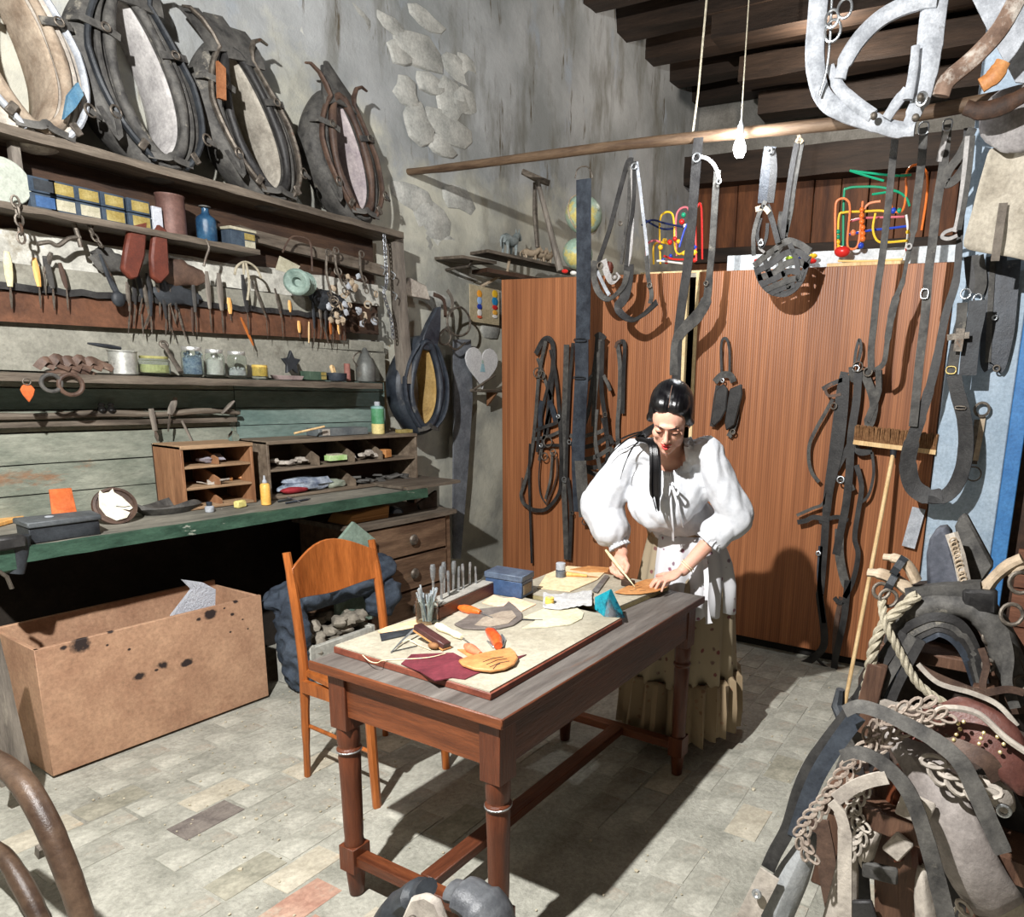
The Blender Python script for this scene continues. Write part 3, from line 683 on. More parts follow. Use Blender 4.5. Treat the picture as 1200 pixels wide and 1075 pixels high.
# ================================================================ HORSE COLLARS
def collar(name, label, O, U, VV, NN, h, hw, mats, group=None, cap=None, horns=1, seed=0, bodyk=1.0, depth=.20, lining_d=.20, buckles=True, hames=True, iw=.105):
    """O bottom point of the opening; U across, VV up, NN towards the front."""
    O = V(O); U = V(U).normalized(); VV = V(VV).normalized(); NN = V(NN).normalized()
    body, lin_m, roll, ham = mats
    t = thing(name, label, 'horse collar', O-VV*.06-NN*.05, group)
    N = 44
    def C(k, off=0.0, d=0.0):
        a = 2*PI*k/N
        s_ = math.sin(a); c_ = math.cos(a)
        u = iw*math.copysign(abs(s_)**1.45, s_)*(1+.18*c_); v = h*((1-c_)/2)**1.06
        # outward normal (numeric)
        a2 = a+.02; s2 = math.sin(a2); c2 = math.cos(a2)
        u2 = iw*math.copysign(abs(s2)**1.45, s2)*(1+.18*c2); v2 = h*((1-c2)/2)**1.06
        tx, ty = u2-u, v2-v; l = math.hypot(tx, ty) or 1; nx_, ny_ = ty/l, -tx/l
        wob = 1+.07*noise.noise(V((a*1.6, seed*3.3, 0)))
        return O+U*(u+nx_*off*wob)+VV*(v+ny_*off*wob)+NN*d
    def wt(k): c_ = math.cos(2*PI*k/N); return (.62+.5*max(0, 1-abs(c_+.15))**.8+.12*c_)*bodyk
    prof = [(.012, -.01), (.0, -.06), (-.004, -.12), (.01, -lining_d), (.045, -depth-.02), (.10, -depth+.02), (.128, -.09), (.118, -.03), (.085, .0), (.05, -.012)]
    R = []
    for k in range(N):
        f = wt(k); R.append([C(k, r*f if r > .012 else r, d*(.75+.25*f)) for r, d in prof])
    g = G(); m_ = len(prof)
    for k in range(N):
        g.v += R[k]
    for k in range(N):
        k2 = (k+1) % N
        for q in range(3, m_): 
            q2 = (q+1) % m_
            g.f.append((k*m_+q, k*m_+q2, k2*m_+q2, k2*m_+q))
    g.build('padded_body', body, t, sub=1)
    g = G()
    for k in range(N): g.v += [p for p in R[k][:4]]
    for k in range(N):
        k2 = (k+1) % N
        for q in range(3): g.f.append((k*4+q, k*4+q+1, k2*4+q+1, k2*4+q))
    l = g.build('lining', lin_m, t, sub=1)
    sd = l.modifiers.new('sol', 'SOLIDIFY'); sd.thickness = .004
    # front roll
    g = G(); g.tube([C(k, .03, .012) for k in range(N)], [.021+.004*math.sin(k*.7) for k in range(N)], 9, closed=True); g.build('front_roll', roll, t)
    g = G(); g.tube([C(k, .058*(.8+.3*wt(k)), .004) for k in range(N)], .012, 7, closed=True); g.build('outer_roll', body, t)
    # hames with horn tips
    if hames:
        for sgn in (1, -1):
            ks = [k for k in range(2, 20)] if sgn > 0 else [k for k in range(N-2, N-20, -1)]
            pts = [C(k, .075*wt(k)+.01, .022+.01*math.sin(i*.4)) for i, k in enumerate(ks)]
            if horns:
                e = pts[-1]; pts += [e+VV*.05+U*.015*sgn, e+VV*.10+U*.045*sgn, e+VV*.125+U*.09*sgn*horns, e+VV*.115+U*.125*sgn*horns]
            rs = [.012]+[.017]*(len(pts)-4)+[.015, .012, .008] if horns else [.012]+[.017]*(len(pts)-2)+[.012]
            G().tube(pts, rs, 8, flat=.7).build('hame', ham, t)
    # cross straps at throat and top
    b = C(0, .0, .03)
    g = G(); g.ribbon(sm([C(3, .09, .03), C(1, .04, .045), b-VV*.02+NN*.02, C(N-1, .04, .045), C(N-3, .09, .03)], 4), .028, .006, nrm=NN); g.build('throat_strap', L_GREY, t)
    if buckles:
        for kk in (7, N-7):
            p = C(kk, .095*wt(kk), .05)
            G().torus(p, .024, .0045, NN+U*.3).build('ring', IRON, t)
            G().ribbon(sm([p, C(kk+1, .12*wt(kk), .04)-VV*.05, C(kk+2 if kk < 20 else kk-2, .12*wt(kk), .02)-VV*.08], 4), .022, .005, nrm=NN).build('strap', L_GREY, t)
            p2 = C(kk-3 if kk < 20 else kk+3, .07*wt(kk), .045)
            G().box(p2, (.012, .03, .05), Rx(.6 if kk < 20 else -.6)).build('buckle', IRON, t, bev=.004)
        for kk in (14, N-14):
            G().ribbon([C(kk, .0, .035), C(kk, .05, .045), C(kk, .11*wt(kk), .02), C(kk, .125*wt(kk), -.03)], .03, .006, nrm=NN).build('strap', L_GREY, t)
            G().torus(C(kk, .06, .055), .016, .004, NN).build('ring', IRON, t)
    tp = C(N//2, .0, 0)
    if cap == 'peak':
        ptsL = [tp-U*.13-VV*.06, tp-U*.11+VV*.02, tp-U*.05+VV*.13, tp-U*.005+VV*.22, tp+U*.02+VV*.225, tp+U*.06+VV*.13, tp+U*.11+VV*.03, tp+U*.13-VV*.05, tp+U*.05-VV*.02, tp-U*.05-VV*.02]
        G().prism([p+NN*.03-NN*.3*max(0, (p-tp).dot(VV)) for p in ptsL], -NN*.02).build('cap', L_GREY, t, bev=.004)
        G().prism([p+NN*.0-NN*.4*max(0, (p-tp).dot(VV))+U*.02 for p in ptsL], -NN*.02).build('cap', L_DARK, t, bev=.004)
    elif cap == 'flap':
        g = G()
        for i, (a, bb_) in enumerate(((-.10, .05), (.0, .07), (.09, .05))):
            g.ribbon(sm([tp+U*a-VV*.02+NN*.03, tp+U*a*1.1+VV*.06+NN*.02, tp+U*a*1.2+VV*(.12+bb_)-NN*.05], 4), .10, .012, nrm=NN)
        g.build('cap', L_GREY, t)
    elif cap == 'blade':
        P0 = [tp-U*.04-VV*.02, tp-U*.03+VV*.06, tp+U*.02+VV*.15, tp+U*.10+VV*.26, tp+U*.135+VV*.27, tp+U*.13+VV*.12, tp+U*.10+VV*.0, tp+U*.04-VV*.03]
        G().prism([p+NN*.02 for p in P0], -NN*.05).build('cap', L_BLUE, t, bev=.006)
    return t
MG = (L_GREY, FELT, L_GREY, BLACKM)
collar('horse_collar', 'leftmost collar on the top shelf, brown canvas lining and blue paint at its foot', (-3.60, 1.60, 2.53), (0, 1, -.05), (-.16, -.06, 1), (1, 0, .12), .56, .25, (L_PALE, FELT_B, FELT_B, WHITEP), 'horse collars on the top shelf', None, 0, 1, 1.15, iw=.10, lining_d=.25)
cc = OFF['horse_collar']
G().prism([V((-3.53, 1.655, 2.545)), V((-3.53, 1.70, 2.60)), V((-3.53, 1.735, 2.66)), V((-3.53, 1.72, 2.70)), V((-3.53, 1.68, 2.64))], (-.02, 0, 0)).build('blue_patch', mat('blue painted hame', (64, 104, 130), (96, 128, 146), (140, 140, 136), sc=14), bpy.data.objects['horse_collar'])
collar('horse_collar', 'second collar from the left on the top shelf, bright grey-white felt lining', (-3.60, 2.07, 2.545), (0, 1, 0), (-.12, -.12, 1), (1, 0, .1), .60, .26, (L_GREY, FELT, L_GREY, BLACKM), 'horse collars on the top shelf', 'flap', 1, 2, 1.3, iw=.10, lining_d=.24)
collar('horse_collar', 'third collar on the top shelf, rust patch and stained felt, curled horn tips', (-3.60, 2.60, 2.535), (0, 1, 0), (-.12, -.22, 1), (1, 0, .1), .58, .26, (L_GREY, mat('stained felt', (128, 122, 112), (170, 164, 152), (140, 118, 84), sc=8, rough=.95), L_DARK, IRON), 'horse collars on the top shelf', 'flap', 1, 3, 1.2, iw=.095, lining_d=.24)
G().prism([V((-3.53, 2.30, 2.84)), V((-3.53, 2.335, 2.84)), V((-3.53, 2.345, 2.98)), V((-3.53, 2.31, 3.0))], (-.02, 0, 0)).build('rust_patch', mat('orange rust leather', (128, 78, 46), (150, 100, 66), (104, 90, 78), sc=20), bpy.data.objects['horse_collar.002'])
collar('horse_collar', 'rightmost collar on the top shelf with tall pointed peak', (-3.62, 3.17, 2.56), (0, 1, 0), (-.10, -.13, 1), (1, 0, .1), .55, .24, (L_GREY, mat('mauve grey felt', (142, 132, 136), (182, 172, 170), (150, 130, 110), sc=7, rough=.95), L_BROWN, L_BROWN), 'horse collars on the top shelf', 'peak', 1, 4, 1.15, iw=.085, lining_d=.23)
collar('horse_collar', 'large blue-grey collar hung on the wall at the right end of the shelves', (-3.58, 3.60, 1.30), (0, 1, 0), (-.03, .06, 1), (1, -.15, .05), .50, .25, (L_BLUE, FELT_Y, L_BLUE, L_BLUE), None, 'blade', 0, 5, 1.05, buckles=False, iw=.10)

# ================================================================ THINGS ON THE SHELVES
XS2, XS3 = -3.66, -3.64
def at(px, py, X): return onX(px, py, X)
CARD = mat('dark blue card', (36, 48, 62), (62, 74, 86), (104, 100, 92), sc=18, rough=.85)
YEL = mat('aged yellow label', (128, 110, 54), (160, 146, 94), (84, 70, 42), sc=30, rough=.8)
CRM = mat('cream label', (150, 146, 124), (178, 172, 152), (150, 140, 110), sc=24, rough=.8)
solo('round_disc', G().cyl(at(5, 212, -3.62), at(5, 212, -3.62)+V((-.02, 0, 0)), .088, seg=28), mat('pale tin disc', (146, 152, 142), (172, 176, 164), sc=6, rough=.7), 'round pale grey disc standing at the left end of the second shelf', 'disc', bev=.003)
for k, px in enumerate((51, 73, 102, 131, 161)):
    y = at(px, 232, -3.62).y; z0 = 2.2 if k else 2.2
    t = thing('card_box', ['first', 'second', 'third', 'fourth', 'fifth'][k]+' from the left in the row of old labelled card boxes on the second shelf', 'box', (-3.66, y, 2.2), 'card boxes on the second shelf')
    for r in range(2):
        za = 2.201+r*.062
        b = G().bb((-3.72, y-.046, za), (-3.615, y+.046, za+.058)).build('box_body', CARD, t, bev=.002)
        m_ = (BLACKM if k == 0 and r else (mat('blue label', (40, 70, 110), (60, 90, 130), sc=20) if k == 0 else (CRM if (r == 0 and k < 3) else YEL)))
        G().bb((-3.6149, y-.030, za+.008), (-3.6135, y+.040, za+.050)).build('label', m_, b)
solo('white_carton', G().bb((-3.70, at(178, 240, -3.62).y-.0, 2.2), (-3.62, at(184, 240, -3.62).y+.02, 2.31)), PAPER, 'small crumpled white carton between card boxes and rusty can', 'box', bev=.003)
RUST = mat('rusty brown tin', (84, 60, 54), (112, 84, 76), (150, 82, 54), sc=9, rough=.55, metal=.2, t3=.62)
p = at(203, 262, -3.66)
solo('tin_can', G().lathe([(.058, 0), (.060, .004), (.058, .008), (.058, .17), (.061, .174), (.061, .18), (.055, .18), (.055, .02)], (-3.67, p.y, 2.203), seg=26), RUST, 'tall rusty brown tin can on the second shelf', 'can')
p = at(243, 262, -3.66)
t = thing('blue_bottle', 'squat dark blue glass bottle with narrow neck on the second shelf', 'bottle', (-3.67, p.y, 2.203))
G().lathe([(.04, 0), (.044, .006), (.044, .10), (.04, .115), (.02, .13), (.016, .14), (.016, .158), (.013, .16)], (-3.67, p.y, 2.203), seg=24).build('glass', mat('blue enamel glass', (26, 52, 78), (50, 84, 110), (70, 110, 120), sc=12, rough=.2), t)
G().lathe([(.018, 0), (.026, .003), (.026, .008), (.015, .012)], (-3.67, p.y, 2.363), seg=18).build('stopper', L_GREY, t)
p = at(282, 278, -3.66)
t = thing('card_box', 'single dark card box with cream labels right of the blue bottle', 'box', (-3.67, p.y, 2.205))
G().bb((-3.72, p.y-.07, 2.205), (-3.63, p.y+.06, 2.285)).build('box_body', CARD, t, bev=.002)
G().bb((-3.73, p.y-.075, 2.286), (-3.625, p.y+.065, 2.30)).build('lid', CRM, t, bev=.002)
G().bb((-3.629, p.y+.0, 2.212), (-3.6275, p.y+.055, 2.243)).build('label', CRM, t)
G().bb((-3.629, p.y+.0, 2.248), (-3.6275, p.y+.055, 2.279)).build('label', YEL, t)

# low shelf : jars, tins, pot
def glassm():
    m, nt, p = _new('jar glass'); p.inputs['Base Color'].default_value = (.9, .95, .93, 1); p.inputs['Roughness'].default_value = .06
    p.inputs['Transmission Weight'].default_value = 1; p.inputs['IOR'].default_value = 1.2
    return m
GLASS = glassm()
LIDM = mat('tin lid', (170, 172, 170), (204, 204, 200), sc=30, rough=.35, metal=.7)
def jar(px, X, r, h, label, fill, fillh, lidm=LIDM, z=1.557, seed=0, chunky=True):
    r *= 1.12; h *= 1.22; fillh *= 1.2
    y = at(px, 430, X).y; t = thing('glass_jar', label, 'jar', (X, y, z), 'glass jars on the low shelf')
    G().lathe([(r*.9, 0), (r, .006), (r, h*.78), (r*.86, h*.88), (r*.84, h*.9), (r*.80, h*.9), (r*.82, h*.86), (r*.95, h*.76), (r*.95, .012), (.001, .01)], (X, y, z), seg=26).build('glass', GLASS, t)
    G().lathe([(r*.88, 0), (r*.9, .002), (r*.9, h*.12), (r*.86, h*.14)], (X, y, z+h*.87), seg=26).build('lid', lidm, t)
    g = G(); rr_ = random.Random(seed)
    if chunky:
        g.lathe([(r*.86, 0), (r*.88, .004), (r*.86, fillh*.7), (r*.5, fillh*.8)], (X, y, z+.013), seg=14)
        for i in range(26):
            a = rr_.random()*6.28; q = r*.72*math.sqrt(rr_.random()); 
            g.ell((X+math.cos(a)*q, y+math.sin(a)*q, z+.015+fillh*(.3+.65*rr_.random())), r*.2, seg=6, rings=4, jit=.5, seed=i)
    else: g.lathe([(r*.90, 0), (r*.92, .004), (r*.92, fillh), (.001, fillh+.001)], (X, y, z+.013), seg=20)
    g.build('contents', fill, t)
jar(226, -3.64, .042, .115, 'jar of bright blue and steel bits, leftmost of the three tall jars', mat('blue steel bits', (54, 84, 120), (180, 196, 210), sc=70, rough=.4), .09, seed=1)
jar(252, -3.64, .038, .110, 'jar of white buttons, middle of the three tall jars', mat('white buttons', (206, 204, 198), (232, 230, 224), (90, 90, 90), sc=60, rough=.5), .085, seed=2)
jar(278, -3.64, .040, .108, 'nearly empty clear jar with white bits at the bottom, rightmost tall jar', mat('pale bits', (176, 178, 182), (214, 214, 214), sc=60), .03, seed=3)
jar(181, -3.64, .056, .072, 'wide low jar half full of pale yellow grease', mat('pale yellow grease', (196, 200, 140), (214, 216, 160), sc=5, rough=.4), .03, lidm=mat('yellowish lid', (150, 146, 90), (180, 176, 120), sc=30, metal=.4), chunky=False)
jar(304, -3.62, .036, .058, 'small squat jar of yellow wax with a gold lid', mat('yellow wax', (202, 166, 74), (224, 190, 104), sc=8, rough=.4), .045, lidm=mat('gold lid', (170, 150, 90), (200, 184, 124), sc=30, metal=.6), chunky=False)
y = at(145, 430, -3.64).y
t = thing('metal_pot', 'cylindrical grey metal pot with wooden-handled tool laid across', 'pot', (-3.64, y, 1.557))
G().lathe([(.05, 0), (.054, .004), (.054, .098), (.058, .102), (.056, .106), (.05, .102), (.05, .01), (.001, .008)], (-3.64, y, 1.557), seg=26).build('pot_body', mat('aluminium pot', (150, 152, 146), (190, 190, 184), (120, 116, 106), sc=8, rough=.4, metal=.5), t)
g = G(); a = V((-3.63, y-.135, 1.685)); b = V((-3.63, y-.01, 1.672)); g.tube([a, a.lerp(b, .3), a.lerp(b, .7), b], [.006, .012, .014, .010], 8, flat=.7)
solo('knife_handle', g, BLACKM, 'dark wooden handle lying across the rim of the metal pot', 'tool')
# leather scraps
g = G()
for k in range(5):
    c = at(60+k*13, 432, -3.64); g.ribbon(sm([c+V((0, -.05, -.0)), c+V((.01, -.02, .035+.01*(k % 2))), c+V((0, .02, .02)), c+V((.02, .06, .0))], 4), .03+.006*(k % 3), .006, nrm=(1, 0, .6))
g.ell(at(82, 437, -3.66), (.05, .09, .02), seg=12, rings=6, jit=.4)
o = solo('leather_scraps', g, L_BROWN, 'small heap of curled brown leather scraps left on the low shelf', 'leather scraps'); o['kind'] = 'stuff'
# leaning spanner
a = at(192, 404, -3.70); b = at(212, 436, -3.58)
g = G(); g.tube([a, a.lerp(b, .2), b], [.016, .011, .013], 8, flat=.5); g.torus(a, .016, .006, (1, 0, .3))
solo('iron_lever', g, IRON, 'old iron lever leaning on the shelf left of the tall jars', 'tool')
g = G(); c = at(340, 432, -3.66)
g.prism([c+V((0, math.cos(PI/2+k*PI/5)*(.06 if k % 2 == 0 else .032), .03+math.sin(PI/2+k*PI/5)*(.07 if k % 2 == 0 else .034))) for k in range(10)], (.02, 0, 0))
solo('star_tin', g, BLACKM, 'dark star-shaped tin ornament standing on the low shelf', 'ornament', bev=.003)
g = G(); c = at(341, 443, -3.62); g.prism([c+V((0, -.07, -.012)), c+V((0, .07, -.012)), c+V((0, .085, .012)), c+V((0, -.085, .012))], (-.06, 0, 0))
solo('shallow_tray', g, mat('mauve grey tray', (116, 100, 98), (146, 130, 126), sc=9), 'shallow mauve-grey tray under the star ornament', 'tray', bev=.003)
y = at(370, 440, -3.64).y
t = thing('card_box', 'low dark green carton with yellow label on the low shelf', 'box', (-3.65, y, 1.557))
G().bb((-3.70, y-.06, 1.557), (-3.61, y+.05, 1.605)).build('box_body', mat('dark green card', (48, 68, 56), (72, 90, 74), sc=14), t, bev=.002)
G().bb((-3.609, y+.012, 1.562), (-3.608, y+.046, 1.580)).build('label', YEL, t); G().bb((-3.609, y+.012, 1.584), (-3.608, y+.046, 1.602)).build('label', YEL, t)
y = at(397, 440, -3.62).y
solo('oval_tin', G().lathe([(.05, 0), (.056, .01), (.058, .045), (.052, .045), (.05, .012), (.001, .01)], (-3.64, y, 1.557), seg=22), L_BLUE, 'open blue-black oval tin on the low shelf', 'tin')
g = G(); c = V((-3.63, y-.02, 1.605)); g.tube(sm([c, c+V((0, -.01, .03)), c+V((.01, -.03, .03)), c+V((.01, -.02, -.0))], 4), .009, 7)
solo('cork_ring', g, W_LIGHT, 'pale curled cork piece sticking out of the oval tin', 'cork')
y = at(430, 440, -3.66).y
t = thing('oil_can', 'grey conical-topped oil can at the right end of the low shelf', 'can', (-3.67, y, 1.557))
G().lathe([(.055, 0), (.058, .006), (.058, .10), (.05, .115), (.012, .20), (.006, .205)], (-3.67, y, 1.557), seg=24).build('can_body', mat('dull zinc', (84, 86, 84), (118, 120, 116), (98, 88, 74), sc=8, rough=.5, metal=.4), t)
G().tube(sm([(-3.67, y-.05, 1.64), (-3.67, y-.09, 1.69), (-3.67, y-.05, 1.73), (-3.67, y-.02, 1.73)], 5), .004, 6).build('handle', IRON, t)
y = at(408, 430, -3.70).y
solo('red_tube', G().cyl((-3.71, y, 1.557), (-3.71, y, 1.66), .018), mat('faded red tube', (130, 84, 76), (150, 104, 94), sc=8), 'faded reddish tube beside the oil can', 'tube')

# hanging under the low shelf
XH = -3.53
def sub(p, dy, dz): return p+V((0, dy, dz))
c = at(33, 460, XH)
g = G(); g.prism([sub(c, 0, -.04), sub(c, .018, -.012), sub(c, .026, .012), sub(c, .014, .028), sub(c, 0, .034), sub(c, -.014, .028), sub(c, -.024, .010), sub(c, -.016, -.012)], (-.008, 0, 0))
t = thing('leather_tag', 'orange leaf-shaped leather tag hanging under the low shelf', 'leather tag', sub(c, 0, -.04)); g.build('leaf', L_ORG, t, bev=.003)
G().torus(sub(c, 0, .042), .013, .0025, (1, 0, 0)).build('ring', IRON, t)
solo('iron_ring', G().torus(at(60, 449, XH), .034, .008, (1, 0, 0), sr=8), L_GREY, 'greyish harness ring hung under the low shelf, left of the larger brown ring', 'ring')
solo('iron_ring', G().torus(at(83, 451, XH), .042, .009, (1, 0, 0), sr=8), L_BROWN, 'larger brown leather ring hung under the low shelf', 'ring')
solo('turned_stopper', G().lathe([(.006, 0), (.014, .006), (.019, .018), (.014, .032), (.010, .036), (.014, .044), (.008, .052)], at(120, 486, -3.70), seg=16), mat('glossy black wood', (12, 12, 12), (30, 28, 26), sc=8, rough=.12), 'glossy black turned knob standing on the branch rail, left one', 'knob')
solo('turned_stopper', G().lathe([(.006, 0), (.014, .006), (.019, .018), (.014, .032), (.010, .036), (.014, .044), (.008, .052)], at(131, 486, -3.70), seg=16), MATS['glossy black wood'], 'glossy black turned knob standing on the branch rail, right one', 'knob')
def tool(a, b, rs, m, label, cat='tool', flat=.6, blade=None, name='hand_tool', group='tools on the branch rail'):
    t = thing(name, label, cat, b if b.z < a.z else a, group)
    n = len(rs); G().tube([a.lerp(b, i/(n-1)) for i in range(n)], rs, 8, flat=flat).build('handle', m, t)
    if blade:
        e, w_, bm_ = blade; d = (e-b)
        G().tube([b, b+d*.5, e], [w_*.5, w_, w_*.4], 6, flat=.35).build('blade', bm_, t)
    return t
tool(at(177, 479, -3.68), at(182, 505, -3.68), [.012, .014, .012, .012], W_OLDZ, 'pale flat wooden tool stuck through the branch rail', blade=(at(185, 518, -3.68), .010, IRON))
tool(at(206, 466, -3.68), at(199, 486, -3.68), [.008, .016, .018, .012], W_OLDZ, 'mushroom-headed grey tool left of the orange cubby box', blade=(at(197, 506, -3.68), .007, IRON))
tool(at(274, 470, -3.68), at(260, 485, -3.68), [.010, .015, .013, .009], W_OLDZ, 'slanting grey wooden tool at the right end of the branch rail')
tool(at(213, 493, -3.70), at(226, 520, -3.70), [.006, .006, .006], W_OLDZ, 'thin stick leaning behind the orange cubby box')

# ---- tools in the rack and things hung on the whitewashed band
XR = -3.69
YH = mat('cream wooden handle', (190, 180, 140), (212, 204, 168), sc=20, rough=.5)
rackt = [
 (8, 295, 12, 336, .015, YH, 'cream-handled awl, leftmost in the rack'), (40, 302, 46, 336, .012, W_HANDLE, 'awl with slim yellow handle, second in the rack'),
 (52, 300, 62, 338, .014, L_GREY, 'dark grey pincers jaw up behind the yellow awl'), (70, 308, 78, 338, .011, L_BROWN, 'short brown-handled awl left in the rack'),
 (60, 296, 52, 320, .012, IRON, 'rusty pliers handle crossing the rack'), (118, 300, 132, 330, .010, IRON, 'dark iron hook of the ladle-shaped tool'),
 (242, 318, 246, 362, .013, W_OLDZ, 'first dark flat chisel handle right of the red sheaths'), (256, 320, 260, 364, .015, W_OLDZ, 'second dark flat chisel handle, wider'),
 (226, 330, 229, 366, .010, L_GREY, 'narrow grey-handled awl right of the red sheaths'), (284, 322, 290, 366, .014, L_DARK, 'black-handled knife under the pale loop'),
 (296, 330, 312, 372, .008, IRON, 'thin iron rasp slanting in the rack'), (322, 338, 330, 372, .009, IRON, 'short iron punch in the rack'),
 (392, 352, 397, 372, .010, W_OLDZ, 'last stubby handle at the right of the rack')]
for k, (xa, ya, xb, yb, r, m_, lb_) in enumerate(rackt):
    tool(at(xa, ya, XR), at(xb, yb, XR), [r*.6, r, r*.95, r*.6], m_, lb_, group='tools in the leather rack', blade=(at(xb+2, yb+26, XR-.02), r*.4, IRON))
low = [(166, 368, 168, 392, .004, IRON, 'thin dark awl blade hanging from the rack'), (190, 350, 204, 395, .005, IRON, 'long open compass leg in the rack'), (205, 350, 217, 395, .006, IRON, 'second long compass leg in the rack'), (225, 350, 226, 390, .006, L_BROWN, 'brown pointed spindle in the rack'),
       (268, 349, 270, 368, .013, W_HANDLE, 'orange-handled awl with iron collar'), (282, 372, 297, 405, .008, W_CHAIR, 'slim reddish wooden punch hanging out of the rack'),
       (339, 352, 340, 366, .010, W_HANDLE, 'upper small orange handle under the wire coil'), (350, 376, 351, 390, .011, W_HANDLE, 'small orange handle hanging under the wire coil'), (362, 377, 362, 402, .006, W_LIGHT, 'pale stick hanging under the wire coil'), (387, 374, 388, 392, .011, W_CHAIR, 'dull orange handle right of the pale stick'), (396, 376, 398, 392, .012, W_HANDLE, 'orange handle at the right end of the rack'), (372, 360, 385, 400, .006, IRON, 'thin dark rod beside the orange handles')]
for k, (xa, ya, xb, yb, r, m_, lb_) in enumerate(low):
    tool(at(xa, ya, XR-.03), at(xb, yb, XR-.03), [r*.7, r, r, r*.6], m_, lb_, group='tools in the leather rack', blade=(at(xb+1, yb+(8 if r > .006 else 3), XR-.03), r*.3, IRON))
rr_ = random.Random(21)
for k in range(16):
    xa = 150+k*5.4+rr_.uniform(-2, 2) if k < 11 else 366+(k-11)*8; ya = rr_.uniform(318, 336) if k < 11 else 346
    tool(at(xa, ya, XR-.01), at(xa+rr_.uniform(-4, 8), ya+rr_.uniform(26, 44), XR-.01), [.006, .010, .009, .005], (IRON, L_DARK, BLACKM)[k % 3], ('dark iron tool in the rack below the red sheaths, %s from the left of eleven' % 'first second third fourth fifth sixth seventh eighth ninth tenth eleventh'.split()[k]) if k < 11 else 'dark short tool below the green spool, %s from the left of five' % 'first second third fourth fifth'.split()[k-11], group='dark tools crowded below the sheaths' if k < 11 else 'dark tools crowded below the spool', blade=(at(xa+rr_.uniform(0, 8), ya+rr_.uniform(50, 64), XR-.02), .005, IRON))
solo('rack_lump', G().ell(at(384, 352, -3.70), (.03, .11, .055), seg=16, rings=9, jit=.4), BLACKM, 'black lump standing in for the shadow in the rack under the green spool', 'pouch')  # black lump put in for the shadow mass under the spool
solo('rack_lump', G().ell(at(205, 345, -3.71), (.025, .10, .05), seg=16, rings=9, jit=.5), BLACKM, 'black lump added to darken the rack low behind the red sheaths', 'pouch')  # black lump added to deepen the dark clutter of the rack
# ladle-like tool
c = at(138, 345, -3.66)
t = thing('iron_ladle', 'dark bluish spoon-shaped iron hanging on the rack rail', 'tool', c-V((0, 0, .05)))
G().tube([at(117, 298, -3.69), at(126, 322, -3.68), at(134, 338, -3.67), c], [.006, .010, .014, .012], 8, flat=.6).build('shaft', BLACKM, t)
G().ell(c-V((0, 0, .02)), (.016, .028, .034)).build('bowl', BLACKM, t)
# red leather sheaths
for k, (pts, lb_) in enumerate((([(153, 264), (174, 259), (171, 300), (163, 326), (154, 328), (144, 316), (148, 290)], 'left of the two red leather sheaths, open at its top'), ([(186, 262), (197, 270), (200, 322), (189, 333), (179, 325), (178, 300), (181, 272)], 'right of the two red leather sheaths, with pointed top'))):
    P = [at(x, y, -3.61) for x, y in pts]
    solo('leather_sheath', G().prism(P, (-.035, 0, 0)), L_RED, lb_, 'sheath', 'red sheaths on the rack', bev=.008)
# iron hooks and bits hung on the white band
def wire_thing(name, label, paths, r, m_, cat, X=None, Y=None, group=None, rings=(), n=4, flatw=None, th=.004):
    f = (lambda p: onX(p[0], p[1], X)) if X is not None else (lambda p: onY(p[0], p[1], Y))
    P = [[f(p) if len(p) == 2 else (f(p)+V((p[2], 0, 0) if X is not None else (0, -p[2], 0))) for p in path] for path in paths]
    zz_ = min(p.z for path in P for p in path); xx = sum(p.x for p in P[0])/len(P[0]); yy = sum(p.y for p in P[0])/len(P[0])
    t = thing(name, label, cat, (xx, yy, zz_), group)
    nr = (1, 0, 0) if X is not None else (0, -1, 0)
    for i, path in enumerate(P):
        rr_ = r[i] if isinstance(r, (list, tuple)) else r; mm = m_[i] if isinstance(m_, (list, tuple)) else m_
        g = G()
        if flatw is None: g.tube(sm(path, n), rr_, 7)
        else: g.ribbon(sm(path, n), rr_, th, nrm=nr)
        g.build(flatw or 'rod', mm, t)
    for (px, py, R, rm) in rings:
        q = f((px, py)); G().torus(q+V(nr)*.012, R, .004, nr).build('ring', rm, t)
    return t
wire_thing('bridle_bit', 'curved rusty bit bar hung left on the whitewashed band', [[(44, 286), (58, 284), (68, 288), (80, 280), (94, 278)], [(84, 255), (90, 272), (95, 290)]], .009, IRON, 'horse bit', X=-3.66)
def chain(name, label, pts, R, r, m_, cat='chain', group=None, bits=None):
    P = sm(pts, 40); L_ = 0; step = R*1.5; nxt = 0; t = thing(name, label, cat, min(P, key=lambda p: p.z), group); last = P[0]; k = 0
    for i in range(1, len(P)):
        L_ += (P[i]-P[i-1]).length
        if L_ >= nxt:
            T = (P[i]-P[i-1]).normalized(); n_ = T.cross(V((1, 0, 0)) if k % 2 else V((.2, .8, .3))).normalized()
            side = T.cross(n_)
            ring = [P[i]+T*math.cos(q*PI/5)*R+side*math.sin(q*PI/5)*R*.55 for q in range(10)]
            G().tube(ring, r, 5, closed=True).build('link', m_, t); nxt += step; k += 1
    return t
chain('iron_chain', 'short iron chain hanging at the left end of the second shelf', [at(18, 236, -3.58), at(22, 255, -3.58), at(25, 280, -3.58)], .022, .0045, IRON)
chain('iron_chain', 'loose clump of chain hung left of the red sheaths', [at(112, 250, -3.64), at(106, 268, -3.64), at(120, 290, -3.64)], .018, .004, IRON)
wire_thing('meat_hook', 'bent iron hook on the second shelf edge under the blue bottle', [[(241, 280), (245, 290), (241, 303), (239, 312)]], .006, IRON, 'hook', X=-3.60)
